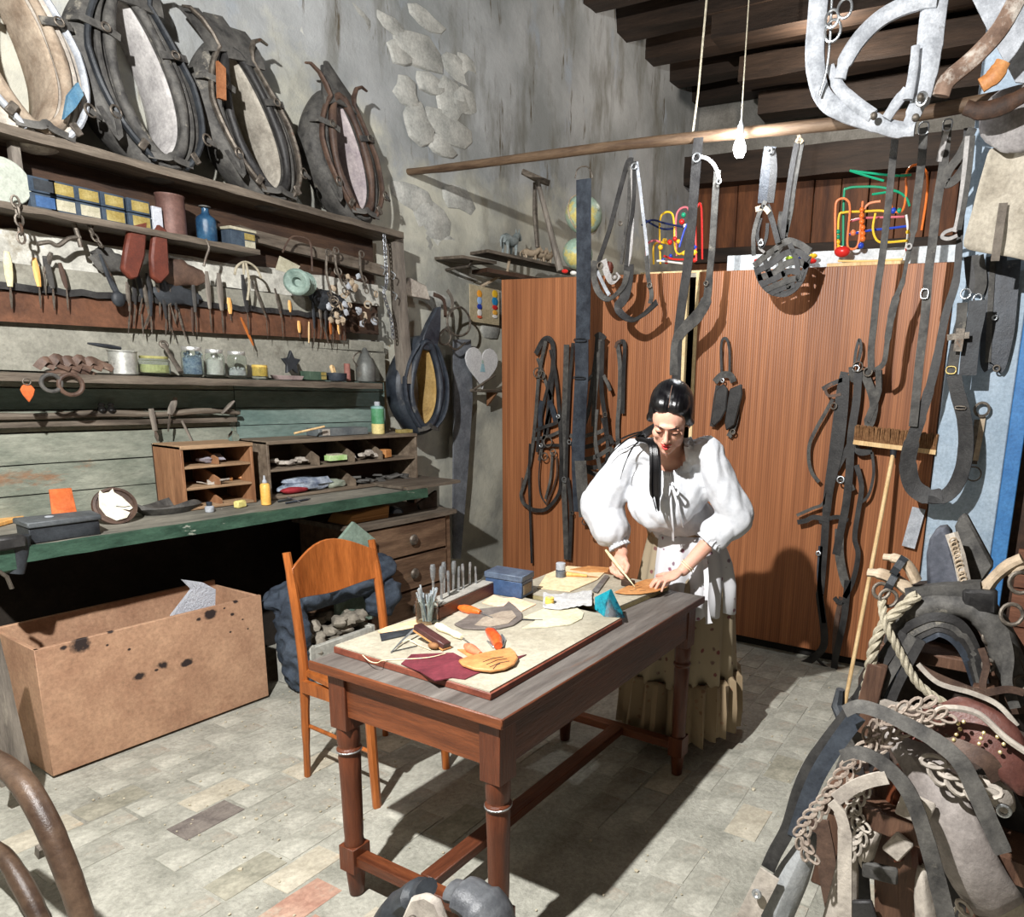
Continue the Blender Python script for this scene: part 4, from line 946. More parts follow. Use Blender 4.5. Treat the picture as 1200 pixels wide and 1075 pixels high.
wire_thing('wire_loop', 'pale arched loop of cord over the rack right of the chisels', [[(275, 322), (278, 312), (288, 307), (300, 314), (306, 326)], [(285, 308), (286, 322)], [(288, 308), (292, 330), (290, 352)]], .006, ROPE, 'cord loop', X=-3.64)
# chisel cluster shadow, modelled as a dark brown lump
solo('rack_lump', G().ell(at(212, 320, -3.70), (.03, .10, .06), seg=14, rings=8, jit=.4), L_BROWN, 'dark brown lump standing in for the shadow behind the red sheaths', 'pouch')
g = G(); g.ell(at(128, 305, -3.71), (.02, .07, .05), seg=14, rings=8, jit=.5); solo('rack_lump', g, L_GREY, 'grey-brown flat pouch hung left of the red sheaths', 'pouch')
# green coil spool
c = at(350, 331, -3.60)
t = thing('wire_spool', 'pale green-grey conical spool hung over the rack by a cord loop', 'spool', c-V((0, 0, .06)))
SP = mat('pale green enamel', (98, 118, 110), (142, 160, 150), (84, 80, 70), sc=12, rough=.5)
ax = V((.55, -.8, -.05))
G().lathe([(a_*1.25, b_*1.5) for a_, b_ in [(.035, -.07), (.052, -.06), (.042, -.05), (.040, .0), (.05, .012), (.056, .02), (.05, .028), (.044, .03), (.02, .02), (.016, -.0)]], c, ax, 24).build('spool_body', SP, t)
for q in range(3): G().torus(c+ax.normalized()*(-.065+q*.03), .056, .007, ax).build('ridge', SP, t)
G().tube(sm([at(331, 296, -3.6), at(338, 282, -3.6), at(346, 277, -3.6), at(362, 282, -3.6), at(365, 298, -3.6), at(366, 318, -3.6)], 5), .005, 6).build('hanging_cord', L_BROWN, t)
solo('paper_tag', G().prism([at(323, 316, -3.62), at(328, 300, -3.62), at(352, 312, -3.62), at(345, 322, -3.62)], (-.004, 0, 0)), CRM, 'cream paper tag tucked left of the green spool', 'tag')
# ring and key bundle
for k, (xa, ya, xb, yb, lb_) in enumerate(((383, 294, 388, 345, 'rusty bit with ring hung first right of the green spool'), (392, 292, 402, 335, 'iron bar bit hung second right of the green spool'), (422, 296, 428, 335, 'bent iron snaffle hung third right of the green spool'))):
    wire_thing('bridle_bit', lb_, [[(xa, ya), ((xa+xb)/2-3, (ya+yb)/2), (xb, yb)]], .007, IRON, 'horse bit', X=-3.62, rings=[(xa, ya+2, .018, IRON), (xb, yb+6, .014, IRON)], group='bits hung by the spool')
rr_ = random.Random(5)
t = thing('key_bundle', 'tangled bundle of pale keys and small rings below the bits', 'keys', at(410, 380, -3.66))
for k in range(46):
    q = at(rr_.uniform(385, 442), rr_.uniform(316, 380), -3.64+rr_.uniform(-.03, .03)); nn = V((1, rr_.uniform(-.8, .8), rr_.uniform(-.8, .8)))
    if k % 2: G().torus(q, rr_.uniform(.014, .026), .0045, nn, seg=12, sr=5).build('ring', IRON if k % 3 else BONE, t)
    else: G().ell(q, (.010, .022, .017), Rx(rr_.random()*3), seg=8, rings=5, jit=.5, seed=k).build('piece', BONE if k % 4 else WHITEP, t)
chain('steel_chain', 'shiny steel chain hanging down the post at the right shelf end', [at(450, 272, -3.58), at(451, 290, -3.57), at(453, 330, -3.56), at(450, 345, -3.56), at(458, 372, -3.56), at(461, 398, -3.56)], .016, .0038, mat('dull steel chain', (96, 98, 104), (150, 152, 156), sc=40, rough=.35, metal=.8))
for k, (px, py) in enumerate(((446, 312), (458, 318), (446, 335), (460, 342))):
    solo('small_hook', G().tube(sm([at(px, py, -3.56), at(px+5, py+4, -3.55), at(px+3, py+10, -3.55)], 4), .004, 6), STEEL, ['shiny hook left of the steel chain, upper', 'shiny hook right of the steel chain, upper', 'shiny hook left of the steel chain, lower', 'shiny hook right of the steel chain, lower'][k], 'hook', 'hooks by the steel chain')

# ================================================================ THINGS ON THE BENCH
ZB = .931
def bz(px, py): return onZ(px, py, ZB)
c = bz(14, 612)
solo('wooden_paddle', G().prism([bz(-8, 608)+V((0, 0, .003)), bz(4, 603), bz(18, 606), bz(28, 604), bz(29, 613), bz(16, 613), bz(2, 617), bz(-8, 620)], (0, 0, .018)), W_HANDLE, 'pale orange wooden paddle end at the left end of the bench', 'wooden tool', bev=.003)
# vise
t = thing('bench_vise', 'dark old vise clamped at the left corner of the bench', 'vise', (-3.2, 1.10, .8))
G().tube([at(20, 628, -3.2), at(22, 650, -3.2), at(18, 672, -3.2)], [.04, .03, .026], 10).build('screw_body', BLACKM, t)
G().box(at(8, 636, -3.18), (.06, .10, .05)).build('jaw', L_DARK, t, bev=.01)
G().box(at(4, 655, -3.2), (.05, .07, .10)).build('jaw', GREENP, t, bev=.01)
G().tube([at(-4, 668, -3.15), at(8, 676, -3.15), at(14, 690, -3.15)], .007).build('handle', IRON, t)
# black metal box
t = thing('metal_box', 'black lidded metal box with a white spot on the bench', 'box', (-3.35, 1.4, ZB))
P = [bz(45, 636), bz(34, 622), bz(65, 612), bz(108, 620), bz(104, 627)]
q0 = bz(32, 618); q1 = bz(64, 637); q2 = bz(107, 626); 
a = V((-3.225, 1.27, ZB)); 
G().prism([V((-3.225, 1.235, ZB)), V((-3.225, 1.465, ZB)), V((-3.33, 1.49, ZB)), V((-3.36, 1.25, ZB))], (0, 0, .06)).build('box_body', BLACKM, t, bev=.003)
li = G().prism([V((-3.215, 1.23, ZB+.06)), V((-3.215, 1.47, ZB+.06)), V((-3.34, 1.495, ZB+.06)), V((-3.37, 1.245, ZB+.06))], (0, 0, .022)).build('lid', mat('grey black lid', (60, 64, 68), (88, 92, 94), sc=8, rough=.55), t, bev=.004)
G().ell(V((-3.29, 1.33, ZB+.084)), (.015, .015, .004)).build('knob', WHITEP, li)
# orange square leather
P = [at(58, 574, -3.56), at(84, 572, -3.56), at(91, 602, -3.50), at(62, 606, -3.50)]
solo('leather_square', G().prism(P, (-.01, 0, 0)), L_ORG, 'bright orange leather square leaning behind the black box', 'leather piece', bev=.002)
# horse head dish
c = at(134, 588, -3.42)
t = thing('round_plaque', 'round brown plaque with a cream horse head leaning on the bench', 'plaque', V((c.x, c.y, ZB)))
nn = V((1, -.15, .35)).normalized(); cc = V((-3.42, c.y, ZB+.073))
G().lathe([(.074, -.012), (.082, -.006), (.080, .010), (.070, .012), (.066, .004), (.001, .003)], cc, nn, 30).build('rim', L_BROWN, t)
uu = V((0, 0, 1)).cross(nn).normalized(); vv_ = nn.cross(uu)
head = [(-.05, .055), (-.042, .072), (-.034, .058), (-.012, .060), (.004, .076), (.006, .058), (.03, .035), (.052, .0), (.060, -.018), (.046, -.026), (.020, -.018), (.046, -.036), (.030, -.058), (-.01, -.066), (-.042, -.04), (-.058, .0)]
G().prism([cc+nn*.006+uu*x+vv_*y for x, y in head], nn*.006).build('horse_head', mat('cream bone', (212, 204, 184), (230, 224, 206), sc=8, rough=.5), t, bev=.001)
G().ribbon([cc+nn*.0135+uu*x+vv_*y for x, y in ((.0, -.004), (.03, -.010), (.052, -.008))], .003, .001, nrm=nn).build('painted_line', BLACKM, t)
# grey saddle-like bowl
c = bz(198, 600)
g = G(); n = 20
vs = []; fs = []
for i in range(n):
    a = 2*PI*i/n; rx = .085; ry = .15
    for (f, z) in ((.75, 0), (1, .03), (.92, .045), (.6, .022)):
        vs.append(V((c.x+math.cos(a)*rx*f, c.y+math.sin(a)*ry*f, ZB+z+(.012*math.sin(3*a) if z > .03 else 0))))
for i in range(n):
    for q in range(3): j = (i+1) % n; fs.append((i*4+q, j*4+q, j*4+q+1, i*4+q+1))
fs.append(tuple(i*4 for i in range(n))[::-1]); fs.append(tuple(i*4+3 for i in range(n)))
solo('bowl', g.add(vs, fs), L_GREY, 'shallow grey pear-shaped bowl of dried leather on the bench', 'bowl')
def lathed(name, label, cat, c, parts):
    t = thing(name, label, cat, c)
    for nm, prof, m_ in parts: G().lathe(prof, c, seg=20).build(nm, m_, t)
    return t
c = V((-3.38, at(245, 590, -3.38).y, ZB))
lathed('ink_bottle', 'tiny ink bottle with black cap in front of the orange cubby', 'bottle', c, [('glass', [(.018, 0), (.02, .003), (.02, .025), (.01, .03)], WHITEP), ('cap', [(.012, .03), (.013, .045), (.010, .048)], L_BLUE)])
solo('sponge', G().box((-3.38, at(281, 588, -3.38).y, ZB+.018), (.03, .06, .036), Rz(.3)), mat('pale yellow sponge', (196, 184, 106), (214, 204, 132), sc=30), 'pale yellow sponge block right of the tiny ink bottle', 'sponge', bev=.006)
c = V((-3.36, at(312, 592, -3.36).y, ZB))
lathed('glue_bottle', 'amber glue bottle with white nozzle standing on the bench', 'bottle', c, [('bottle_body', [(.020, 0), (.023, .003), (.023, .10), (.019, .108), (.010, .112)], mat('amber glue', (214, 160, 72), (228, 182, 100), sc=5, rough=.35)), ('nozzle', [(.011, .112), (.011, .122), (.006, .13), (.004, .15)], WHITEP)])
c = V((-3.58, at(274, 515, -3.58).y, 1.241))
lathed('flask', 'small clear glass flask standing on the orange cubby box', 'flask', c, [('glass', [(.022, 0), (.026, .008), (.024, .03), (.008, .05), (.009, .066), (.006, .067)], GLASS)])
c = V((-3.56, at(443, 500, -3.56).y, 1.241))
lathed('plastic_bottle', 'green labelled plastic bottle with white cap on the pigeonhole unit', 'bottle', c, [('bottle_body', [(.036, 0), (.038, .004), (.038, .062)], mat('yellow bottle base', (206, 190, 120), (220, 206, 146), sc=6)), ('label', [(.0385, .062), (.0385, .155)], mat('green label', (60, 120, 76), (100, 152, 120), (150, 186, 170), sc=14, rough=.35)), ('shoulder', [(.0385, .155), (.0385, .165), (.02, .172)], mat('pale teal plastic', (120, 160, 154), (150, 184, 178), sc=8, rough=.3)), ('cap', [(.016, .172), (.017, .175), (.017, .195), (.012, .197)], WHITEP)])
ya, yb = at(372, 498, -3.56).y, at(430, 498, -3.56).y
t = thing('tin_case', 'low grey tin case lying on the pigeonhole unit', 'tin', (-3.6, (ya+yb)/2, 1.241))
G().bb((-3.66, ya, 1.241), (-3.55, yb, 1.285)).build('case_body', mat('slate tin', (78, 84, 88), (108, 112, 112), sc=8, rough=.5), t, bev=.003)
G().bb((-3.549, ya+.02, 1.247), (-3.546, ya+.07, 1.282)).build('plate', L_PALE, t)
solo('small_carton', G().bb((-3.56, at(463, 500, -3.56).y, 1.241), (-3.51, at(477, 500, -3.56).y, 1.262)), YEL, 'small yellow-green carton right of the green bottle', 'box', bev=.001)
solo('wooden_stick', G().cyl(at(345, 508, -3.5), at(380, 500, -3.5), .006), W_LIGHT, 'pale stick lying on the pigeonhole unit left of the tin case', 'stick')
for k, (xa, ya, xb, yb, m_) in enumerate(((326, 589, 344, 586, BLACKM), (335, 591, 364, 586, L_BLUE), (337, 584, 352, 590, STEEL))):
    a = bz(xa, ya)+V((0, 0, .006)); b = bz(xb, yb)+V((0, 0, .006))
    solo('pen', G().tube([a, a.lerp(b, .85), b], [.005, .005, .002], 8), m_, ['black pen, left of three on the bench by the glue bottle', 'blue-capped pen, right of three on the bench by the glue bottle', 'steel scriber crossing the pens on the bench'][k], 'pen', 'pens on the bench')
# contents of pigeonholes
rr_ = random.Random(11)
def heap(px0, px1, z, X, n, m_, label, name='leather_offcut', cat='leather offcuts', s_=(.03, .03, .012), hh=.04, sh='ell'):
    y0 = onX(px0, 540, X).y; y1 = onX(px1, 540, X).y
    t = thing(name, label, cat, (X, (y0+y1)/2, z)); 
    for k in range(n):
        f = (.7+.6*rr_.random()); c = V((X+rr_.uniform(-.04, .03), y0+(y1-y0)*(k+.5)/n, z+s_[2]*f+rr_.random()*hh*.5))
        if sh == 'ell': g = G().ell(c, (s_[0]*f, s_[1]*f, s_[2]*f), Rz(rr_.random()*3), seg=8, rings=5, jit=.5, seed=k)
        else: g = G().box(c, (s_[0]*2*f, s_[1]*2*f, s_[2]*2*f), Rz(rr_.random()*3) @ Rx(rr_.uniform(-.5, .5)))
        g.build('piece', m_, t)
    return t
heap(318, 352, 1.095, -3.56, 5, L_PALE, 'pale scrap pieces in the upper left pigeonhole')
heap(412, 440, 1.095, -3.54, 8, L_PALE, 'heap of small pale stones in an upper pigeonhole', s_=(.022, .022, .014), hh=.05)
heap(412, 475, .947, -3.54, 14, L_GREY, 'heap of dark leather offcuts in the lower right pigeonhole', s_=(.026, .03, .005), hh=.05, sh='box')
heap(232, 262, 1.14, -3.54, 2, mat('violet grey cloth', (124, 120, 132), (152, 148, 156), sc=9), 'violet-grey rolled cloth in the top left hole of the orange cubby', s_=(.03, .04, .02), cat='cloth', name='rolled_cloth')
heap(266, 290, 1.04, -3.54, 2, L_TAN, 'small ochre lump in the middle right hole of the orange cubby', s_=(.014, .014, .014), hh=0, name='wax_lump', cat='wax')
heap(236, 262, 1.04, -3.52, 4, L_PALE, 'flat pale strips in the middle left hole of the orange cubby', s_=(.02, .04, .003), hh=.01, sh='box')
y = at(395, 535, -3.52).y
t = thing('green_carton', 'small pale green and white carton in an upper pigeonhole', 'box', (-3.53, y, 1.095)); G().box((-3.53, y, 1.118), (.05, .12, .03)).build('box_body', mat('pale green card', (150, 190, 110), (190, 214, 160), sc=14), t, bev=.002); G().box((-3.53, y-.01, 1.137), (.04, .08, .008)).build('lid', CRM, t)
solo('wood_block', G().box((-3.53, at(452, 528, -3.52).y, 1.12), (.06, .06, .05), Rz(.2)), L_TAN, 'small brown block in the upper right pigeonhole', 'block', bev=.003)
g = G(); g.ell((-3.53, at(358, 566, -3.53).y, .985), (.06, .16, .04), seg=20, rings=12, jit=.5, seed=4)
solo('plastic_bag', g, mat('shiny blue grey plastic', (96, 108, 130), (176, 186, 198), sc=18, rough=.15, bump=.6, dist=.006), 'crumpled shiny plastic bag in the lower left pigeonhole', 'plastic bag')
solo('red_pouch', G().ell((-3.49, at(345, 573, -3.49).y, .966), (.03, .08, .018), seg=16, rings=8, jit=.2), mat('dark red cloth', (116, 24, 34), (146, 38, 46), sc=10), 'dark red pouch in front of the plastic bag', 'pouch')
solo('cloth_bundle', G().ell((-3.52, at(392, 566, -3.52).y, .972), (.04, .06, .026), seg=16, rings=8, jit=.5), mat('grey green cloth', (120, 130, 116), (158, 164, 148), sc=16), 'grey-green crumpled bundle right of the plastic bag', 'cloth')
# basket and blue tin on the chest
def basketm():
    m, nt, p = _new('wicker'); N = nt.nodes; L = nt.links; tc = N.new('ShaderNodeTexCoord')
    b = N.new('ShaderNodeTexBrick'); b.inputs['Scale'].default_value = 60; b.inputs['Color1'].default_value = lin((186, 140, 84)); b.inputs['Color2'].default_value = lin((158, 112, 62)); b.inputs['Mortar'].default_value = lin((60, 38, 20))
    mp = N.new('ShaderNodeMapping'); mp.inputs['Rotation'].default_value = (PI/2, 0, PI/2); L.new(tc.outputs['Object'], mp.inputs[0]); L.new(mp.outputs[0], b.inputs['Vector']); L.new(b.outputs['Color'], p.inputs['Base Color']); p.inputs['Roughness'].default_value = .7
    return m
WK = basketm()
g = G(); a = at(398, 614, -3.34); b = at(452, 602, -3.34); 
g.prism([at(405, 616, -3.3), at(456, 608, -3.3), at(457, 592, -3.3), at(412, 604, -3.3)], (-.16, 0, 0))
solo('wicker_basket', g, WK, 'small tan wicker basket on top of the chest of drawers', 'basket', bev=.006)
c = at(466, 602, -3.36)
t = thing('blue_tin', 'blue round tin lying beside the wicker basket', 'tin', c-V((0, 0, .035)))
G().cyl(c, c+V((-.08, .04, 0)), .035, seg=20).build('tin_body', mat('blue tin', (44, 58, 84), (70, 86, 110), sc=9, rough=.3), t); G().cyl(c, c+V((.004, -.002, 0)), .027, seg=20).build('lid', mat('pale blue lid', (150, 168, 186), (180, 194, 206), sc=9), t)
solo('dark_bracket', G().prism([at(490, 590, -3.35), at(512, 575, -3.35), at(512, 600, -3.35), at(495, 603, -3.35)], (-.02, 0, 0)), L_GREY, 'grey triangular bracket on the right end of the chest', 'bracket')
# crate of rubble with cloth
t = thing('stone_crate', 'pale crate heaped with grey stones under the dark cloth', 'crate', (-3.15, 2.35, 0))
CR = mat('pale whitewashed crate', (156, 156, 148), (190, 188, 178), (120, 118, 110), sc=8)
G().bb((-3.30, 2.24, .0), (-3.27, 2.62, .26)).build('back_panel', CR, t); G().bb((-3.06, 2.24, 0), (-3.03, 2.62, .24)).build('front_panel', CR, t, bev=.004)
G().bb((-3.30, 2.22, 0), (-3.03, 2.25, .25)).build('side_panel', CR, t, bev=.004); G().bb((-3.30, 2.60, 0), (-3.03, 2.63, .25)).build('side_panel', CR, t, bev=.004)
sg = mat('grey cobbles', (110, 104, 94), (156, 148, 134), sc=12, rough=.9, rand=.2)
rr_ = random.Random(2)
for k in range(34):
    x = rr_.uniform(-3.26, -3.06); y = rr_.uniform(2.27, 2.60); lay = k % 3
    solo('stone', G().ell((x, y, .20+lay*.055), (.035+.02*rr_.random(), .04+.015*rr_.random(), .03), Rz(rr_.random()*3), seg=9, rings=6, jit=.6, seed=k), sg, 'rough grey stone heaped in the pale crate by the chair', 'stone', 'stones heaped in the crate')
# draped cloth
def cloth_sheet(name, label, grid, m_, cat, th=.006, sub=1):
    n = len(grid); m2 = len(grid[0]); g = G(); g.add([p for row in grid for p in row], [(i*m2+j, i*m2+j+1, (i+1)*m2+j+1, (i+1)*m2+j) for i in range(n-1) for j in range(m2-1)])
    o = solo(name, g, m_, label, cat); s_ = o.modifiers.new('sol', 'SOLIDIFY'); s_.thickness = th; 
    if sub: md = o.modifiers.new('sub', 'SUBSURF'); md.levels = md.render_levels = sub
    return o
NAVY = mat('dusty navy cloth', (40, 48, 60), (70, 80, 92), (98, 102, 104), sc=6, rough=.85, bump=.4, dist=.006)
def remesh_blob(name, label, cat, g, m_, voxel, amp, fr):
    me = bpy.data.meshes.new(name); c_ = sum(g.v, V((0, 0, 0)))/len(g.v); c_.z = min(v.z for v in g.v)
    me.from_pydata([tuple(v-c_) for v in g.v], [], g.f); o = bpy.data.objects.new(name, me); COL.objects.link(o); o.location = c_
    r = o.modifiers.new('r', 'REMESH'); r.mode = 'VOXEL'; r.voxel_size = voxel; r.use_smooth_shade = True; s_ = o.modifiers.new('s', 'SMOOTH'); s_.iterations = 5
    dg = bpy.context.evaluated_depsgraph_get(); dg.update(); m2_ = bpy.data.meshes.new_from_object(o.evaluated_get(dg)); o.modifiers.clear(); o.data = m2_
    nr_ = [v.normal.copy() for v in m2_.vertices]
    for v, n in zip(m2_.vertices, nr_): p = (v.co+c_)*fr; v.co += n*(amp*(1-2*abs(noise.noise(V((p.x*1.6, p.y*.8, p.z*1.6))))) - amp*.3)
    m2_.materials.clear(); m2_.materials.append(m_); m2_.polygons.foreach_set('use_smooth', [True]*len(m2_.polygons)); OFF[o.name] = c_
    return tag(o, label, cat)
g = G()
g.ell((-3.20, 2.36, .47), (.15, .22, .07), None, 20, 12, .3, 1); g.ell((-3.14, 2.62, .50), (.14, .22, .07), Rx(.25), 20, 12, .3, 2); g.ell((-3.13, 2.20, .30), (.10, .055, .24), None, 18, 12, .3, 3)
g.ell((-3.06, 2.72, .38), (.06, .12, .10), None, 16, 10, .3, 5); g.ell((-3.10, 2.20, .12), (.09, .05, .12), None, 16, 10, .2, 6)
remesh_blob('draped_cloth', 'dusty navy cloth thrown over the stone crate behind the chair', 'cloth', g, NAVY, .009, .022, 9)
# items on wall beyond the shelves
G2 = mat('grey stirrup leather', (90, 84, 78), (126, 118, 108), sc=12)
wire_thing('stirrup', 'iron stirrup with strap hung right of the large blue-grey collar', [[(528, 364), (540, 360), (550, 372), (549, 388), (538, 394), (527, 388), (524, 374), (528, 364)]], .008, IRON, 'stirrup', X=-3.66)
wire_thing('bridle_bit', 'round ring bit hung below the stirrup on the wall', [[(515, 392), (522, 386), (528, 394), (524, 404), (516, 402), (515, 392)], [(524, 402), (534, 410), (545, 402)]], .008, IRON, 'horse bit', X=-3.66)
wire_thing('leather_loop', 'broad brown strap loop hung above the stirrup', [[(508, 345), (520, 352), (522, 372)], [(524, 340), (530, 352), (529, 372)]], .028, [L_BROWN, G2], 'strap', X=-3.70, flatw='strap')
solo('small_plaque', G().prism([at(470, 345, -3.7), at(505, 352, -3.7), at(500, 335, -3.7), at(480, 325, -3.7)], (-.03, 0, 0)), L_PALE, 'grey folded rag hung above the large blue-grey collar', 'rag', bev=.005)
# heart plaque and its little shelf
XHT = -3.72
hp = []
c = at(564, 428, XHT)
for k in range(28):
    a = 2*PI*k/28; s_ = math.sin(a); x = 16*s_**3; y = 13*math.cos(a)-5*math.cos(2*a)-2*math.cos(3*a)-math.cos(4*a)
    hp.append(c+V((0, x*.0115, y*.0108)))
t = thing('heart_plaque', 'white heart-shaped plaque with small blue figure on the light wall', 'plaque', c-V((0, 0, .2)))
G().prism(hp, (.012, 0, 0)).build('heart', mat('off white enamel', (186, 186, 188), (204, 204, 204), sc=12), t, bev=.003)
G().prism([c+V((.0135, -.03, -.05)), c+V((.0135, .03, -.05)), c+V((.0135, .012, .01)), c+V((.0135, -.012, .01))], (.001, 0, 0)).build('blue_figure', mat('faded blue paint', (128, 164, 176), (160, 190, 198), sc=30), t)
G().ell(c+V((.0135, 0, .025)), (.001, .012, .014)).build('figure_head', mat('faded green paint', (150, 172, 160), (180, 194, 184), sc=30), t)
t = thing('wall_shelf', 'tiny wooden shelf with bracket below the heart plaque', 'shelf', at(570, 470, -3.72))
q = at(570, 458, -3.72); G().box(q, (.12, .28, .022)).build('shelf_panel', W_OLD, t, bev=.003)
G().prism([q+V((-.05, .06, -.012)), q+V((.05, .06, -.012)), q+V((-.05, .06, -.12))], (0, .02, 0)).build('bracket', W_CUB, t)
G().tube([at(556, 456, -3.70), at(580, 440, -3.70)], .009).build('peg', W_OLD, t)
# two small painted toy figures on a card
t = thing('sticker_card', 'beige card with two small colourful toy figures on the wall by the wardrobe', 'card', at(566, 376, -3.82))
q = at(568, 358, -3.82); G().box(q, (.006, .34, .27)).build('card', mat('beige card', (168, 154, 124), (184, 170, 140), sc=8), t)
def dots(px, cols):
    for k, (dy, dz, ry, rz, col) in enumerate(cols):
        p = at(px, 358, -3.812); G().ell(p+V((.001, dy, dz)), (.004, ry, rz), seg=12, rings=6).build('painted_patch', mat('paint %d %d %d' % col, col, col, bump=0, rough=.5), t)
dots(562, [(0, .085, .03, .028, (222, 150, 50)), (0, .035, .028, .03, (140, 170, 210)), (0, -.01, .03, .022, (40, 60, 150)), (0, -.055, .028, .028, (226, 222, 216)), (0, -.085, .03, .012, (210, 100, 70))])
dots(580, [(0, .085, .034, .030, (232, 186, 50)), (0, .03, .036, .034, (40, 130, 180)), (0, .032, .014, .014, (236, 240, 240)), (0, -.015, .034, .018, (200, 50, 50)), (0, -.055, .03, .02, (232, 170, 70)), (0, -.085, .034, .014, (230, 226, 220))])
# ================================================================ THINGS ON THE TABLE
ZT = .7755; ZB1 = .800
def tz(px, py, z=ZB1+.001): return onZ(px, py, z)
BEIGE = mat('beige cutting hide', (146, 139, 122), (166, 160, 143), (132, 123, 107), sc=5, rough=.75, t3=.62, w3=.15)
t = thing('cutting_board', 'large red-edged cutting board covered with beige hide on the near half of the table', 'board', (-1.45, 1.7, ZT))
P = [V((-1.775, 1.362, ZT)), V((-1.142, 1.352, ZT)), V((-1.155, 2.07, ZT)), V((-1.80, 2.07, ZT))]
P[0].x = -1.752; P[3].x = -1.75
G().prism(P, (0, 0, .020)).build('board_body', mat('red brown board edge', (92, 46, 34), (128, 70, 52), sc=12, rough=.5), t, bev=.002)
P2 = [p+V((0, 0, .0202)) for p in P]; P2[0] += V((.004, .004, 0)); P2[1] += V((-.006, .004, 0)); P2[2] += V((-.006, -.004, 0))
G().prism(P2, (0, 0, .0042)).build('hide_cover', BEIGE, t)
t = thing('cutting_board', 'smaller board with pale edge under the work on the far half of the table', 'board', (-1.45, 2.34, ZT))
P = [V((-1.235, 2.16, ZT)), V((-1.205, 2.545, ZT)), V((-1.72, 2.54, ZT)), V((-1.70, 2.12, ZT))]
G().prism(P, (0, 0, .018)).build('board_body', mat('olive board edge', (128, 116, 80), (158, 146, 108), sc=12, rough=.6), t, bev=.002)
G().prism([p+V((0, 0, .0185)) for p in P], (0, 0, .005)).build('hide_cover', mat('grey beige hide', (142, 134, 118), (164, 156, 138), (124, 116, 100), sc=7, rough=.8), t)
def flat(name, label, cat, pts, m_, th=.003, z=ZB1+.0005, group=None, bev=0, lift=0):
    P = [onZ(x, y, z) for x, y in pts]
    if lift:
        c = sum(P, V((0, 0, 0)))/len(P); P = [p+V((0, 0, lift*max(0, noise.noise(p*14)))) for p in P]
    return solo(name, G().prism(P, (0, 0, th)), m_, label, cat, group, bev=bev)
MAR = mat('maroon leather', (84, 30, 40), (112, 46, 56), (140, 84, 88), sc=10, rough=.6, t3=.68)
flat('leather_piece', 'maroon leather offcut with pointed corner hanging over the near edge of the board', 'leather piece', [(470, 779), (482, 768), (531, 766), (546, 774), (570, 779), (617, 768), (598, 778), (560, 790), (545, 797), (530, 795), (510, 799), (492, 788)], MAR)
flat('leather_piece', 'flesh-coloured leather strip behind the black strap', 'leather piece', [(443, 741), (452, 736), (488, 727), (506, 724), (505, 731), (478, 738), (450, 744)], mat('flesh leather', (216, 168, 124), (230, 188, 146), sc=8), z=ZB1+.0004)
flat('leather_piece', 'peach leather scrap in front of the blue metal box', 'leather piece', [(565, 707), (578, 698), (590, 702), (602, 701), (628, 709), (612, 717), (590, 713)], mat('peach leather', (218, 176, 144), (232, 196, 168), sc=8))
flat('leather_disc', 'cream round-ended leather blank with a dark slit on the board', 'leather piece', [(612, 737), (640, 736), (668, 733), (682, 726), (684, 719), (676, 713), (662, 709), (640, 713), (614, 724), (628, 728)], mat('cream leather', (184, 176, 148), (200, 193, 168), sc=6), z=ZB1+.0008)
flat('leather_piece', 'small ochre leather scrap under the salmon-handled tool', 'leather piece', [(536, 762), (556, 762), (566, 770), (552, 772)], L_TAN, z=ZB1+.0006)
# tan half-moon pouch
t = thing('half_moon_piece', 'tan half-moon leather piece with tooled pattern near the front of the board', 'leather piece', tz(572, 778))
P = [tz(x, y, ZB1+.006) for x, y in [(537, 777), (550, 772), (572, 767), (598, 762), (604, 767), (607, 774), (603, 781), (592, 786), (575, 789), (556, 787), (542, 782)]]
bd = G().prism(P, (0, 0, .010)).build('leather_body', L_TAN, t, bev=.003)
for k, (xa, ya, xb, yb) in enumerate(((566, 776, 590, 770), (570, 779, 594, 772), (574, 782, 597, 775), (578, 784, 586, 778))):
    G().tube([tz(xa, ya, ZB1+.0165), tz((xa+xb)/2, (ya+yb)/2-1.5, ZB1+.0168), tz(xb, yb, ZB1+.0165)], .0014, 5).build('tooled_line', L_BROWN, bd)
# grey round sole with border
t = thing('leather_sole', 'dark grey-brown oval leather piece with paler centre near the middle of the board', 'leather piece', tz(580, 726))
P = [(532, 733), (545, 726), (556, 716), (573, 714), (590, 712), (596, 706), (604, 712), (612, 720), (612, 727), (602, 734), (585, 738), (560, 739), (542, 738)]
G().prism([tz(x, y, ZB1+.0012) for x, y in P], (0, 0, .006)).build('leather_body', mat('grey brown sole', (84, 76, 72), (112, 104, 98), sc=12), t, bev=.002)
P = [(556, 733), (566, 724), (588, 717), (600, 716), (605, 723), (596, 731), (575, 735)]
G().prism([tz(x, y, ZB1+.0075) for x, y in P], (0, 0, .0015)).build('centre_pad', mat('taupe suede', (130, 116, 102), (156, 144, 128), sc=14, rough=.9), t)
def hdl(name, label, a, b, rs, m_, blade=None, cat='tool', flatb=.3, seg=10, group=None):
    t = thing(name, label, cat, (a.x, a.y, ZB1+.001), group); n = len(rs)
    G().tube([a.lerp(b, i/(n-1)) for i in range(n)], rs, seg).build('handle', m_, t)
    if blade:
        e, w_, bm_ = blade; G().tube([b, b.lerp(e, .5), e], [w_*.6, w_, w_*.3], 6, flat=flatb).build('blade', bm_, t)
    return t
VARN = mat('varnished orange wood', (196, 84, 30), (222, 112, 48), sc=8, rough=.18)
hdl('awl', 'awl with fat varnished orange handle, farthest of the three orange handles', tz(538, 712, ZB1+.014), tz(563, 718, ZB1+.012), [.008, .015, .016, .013, .008], VARN, (tz(588, 729, ZB1+.006), .003, STEEL))
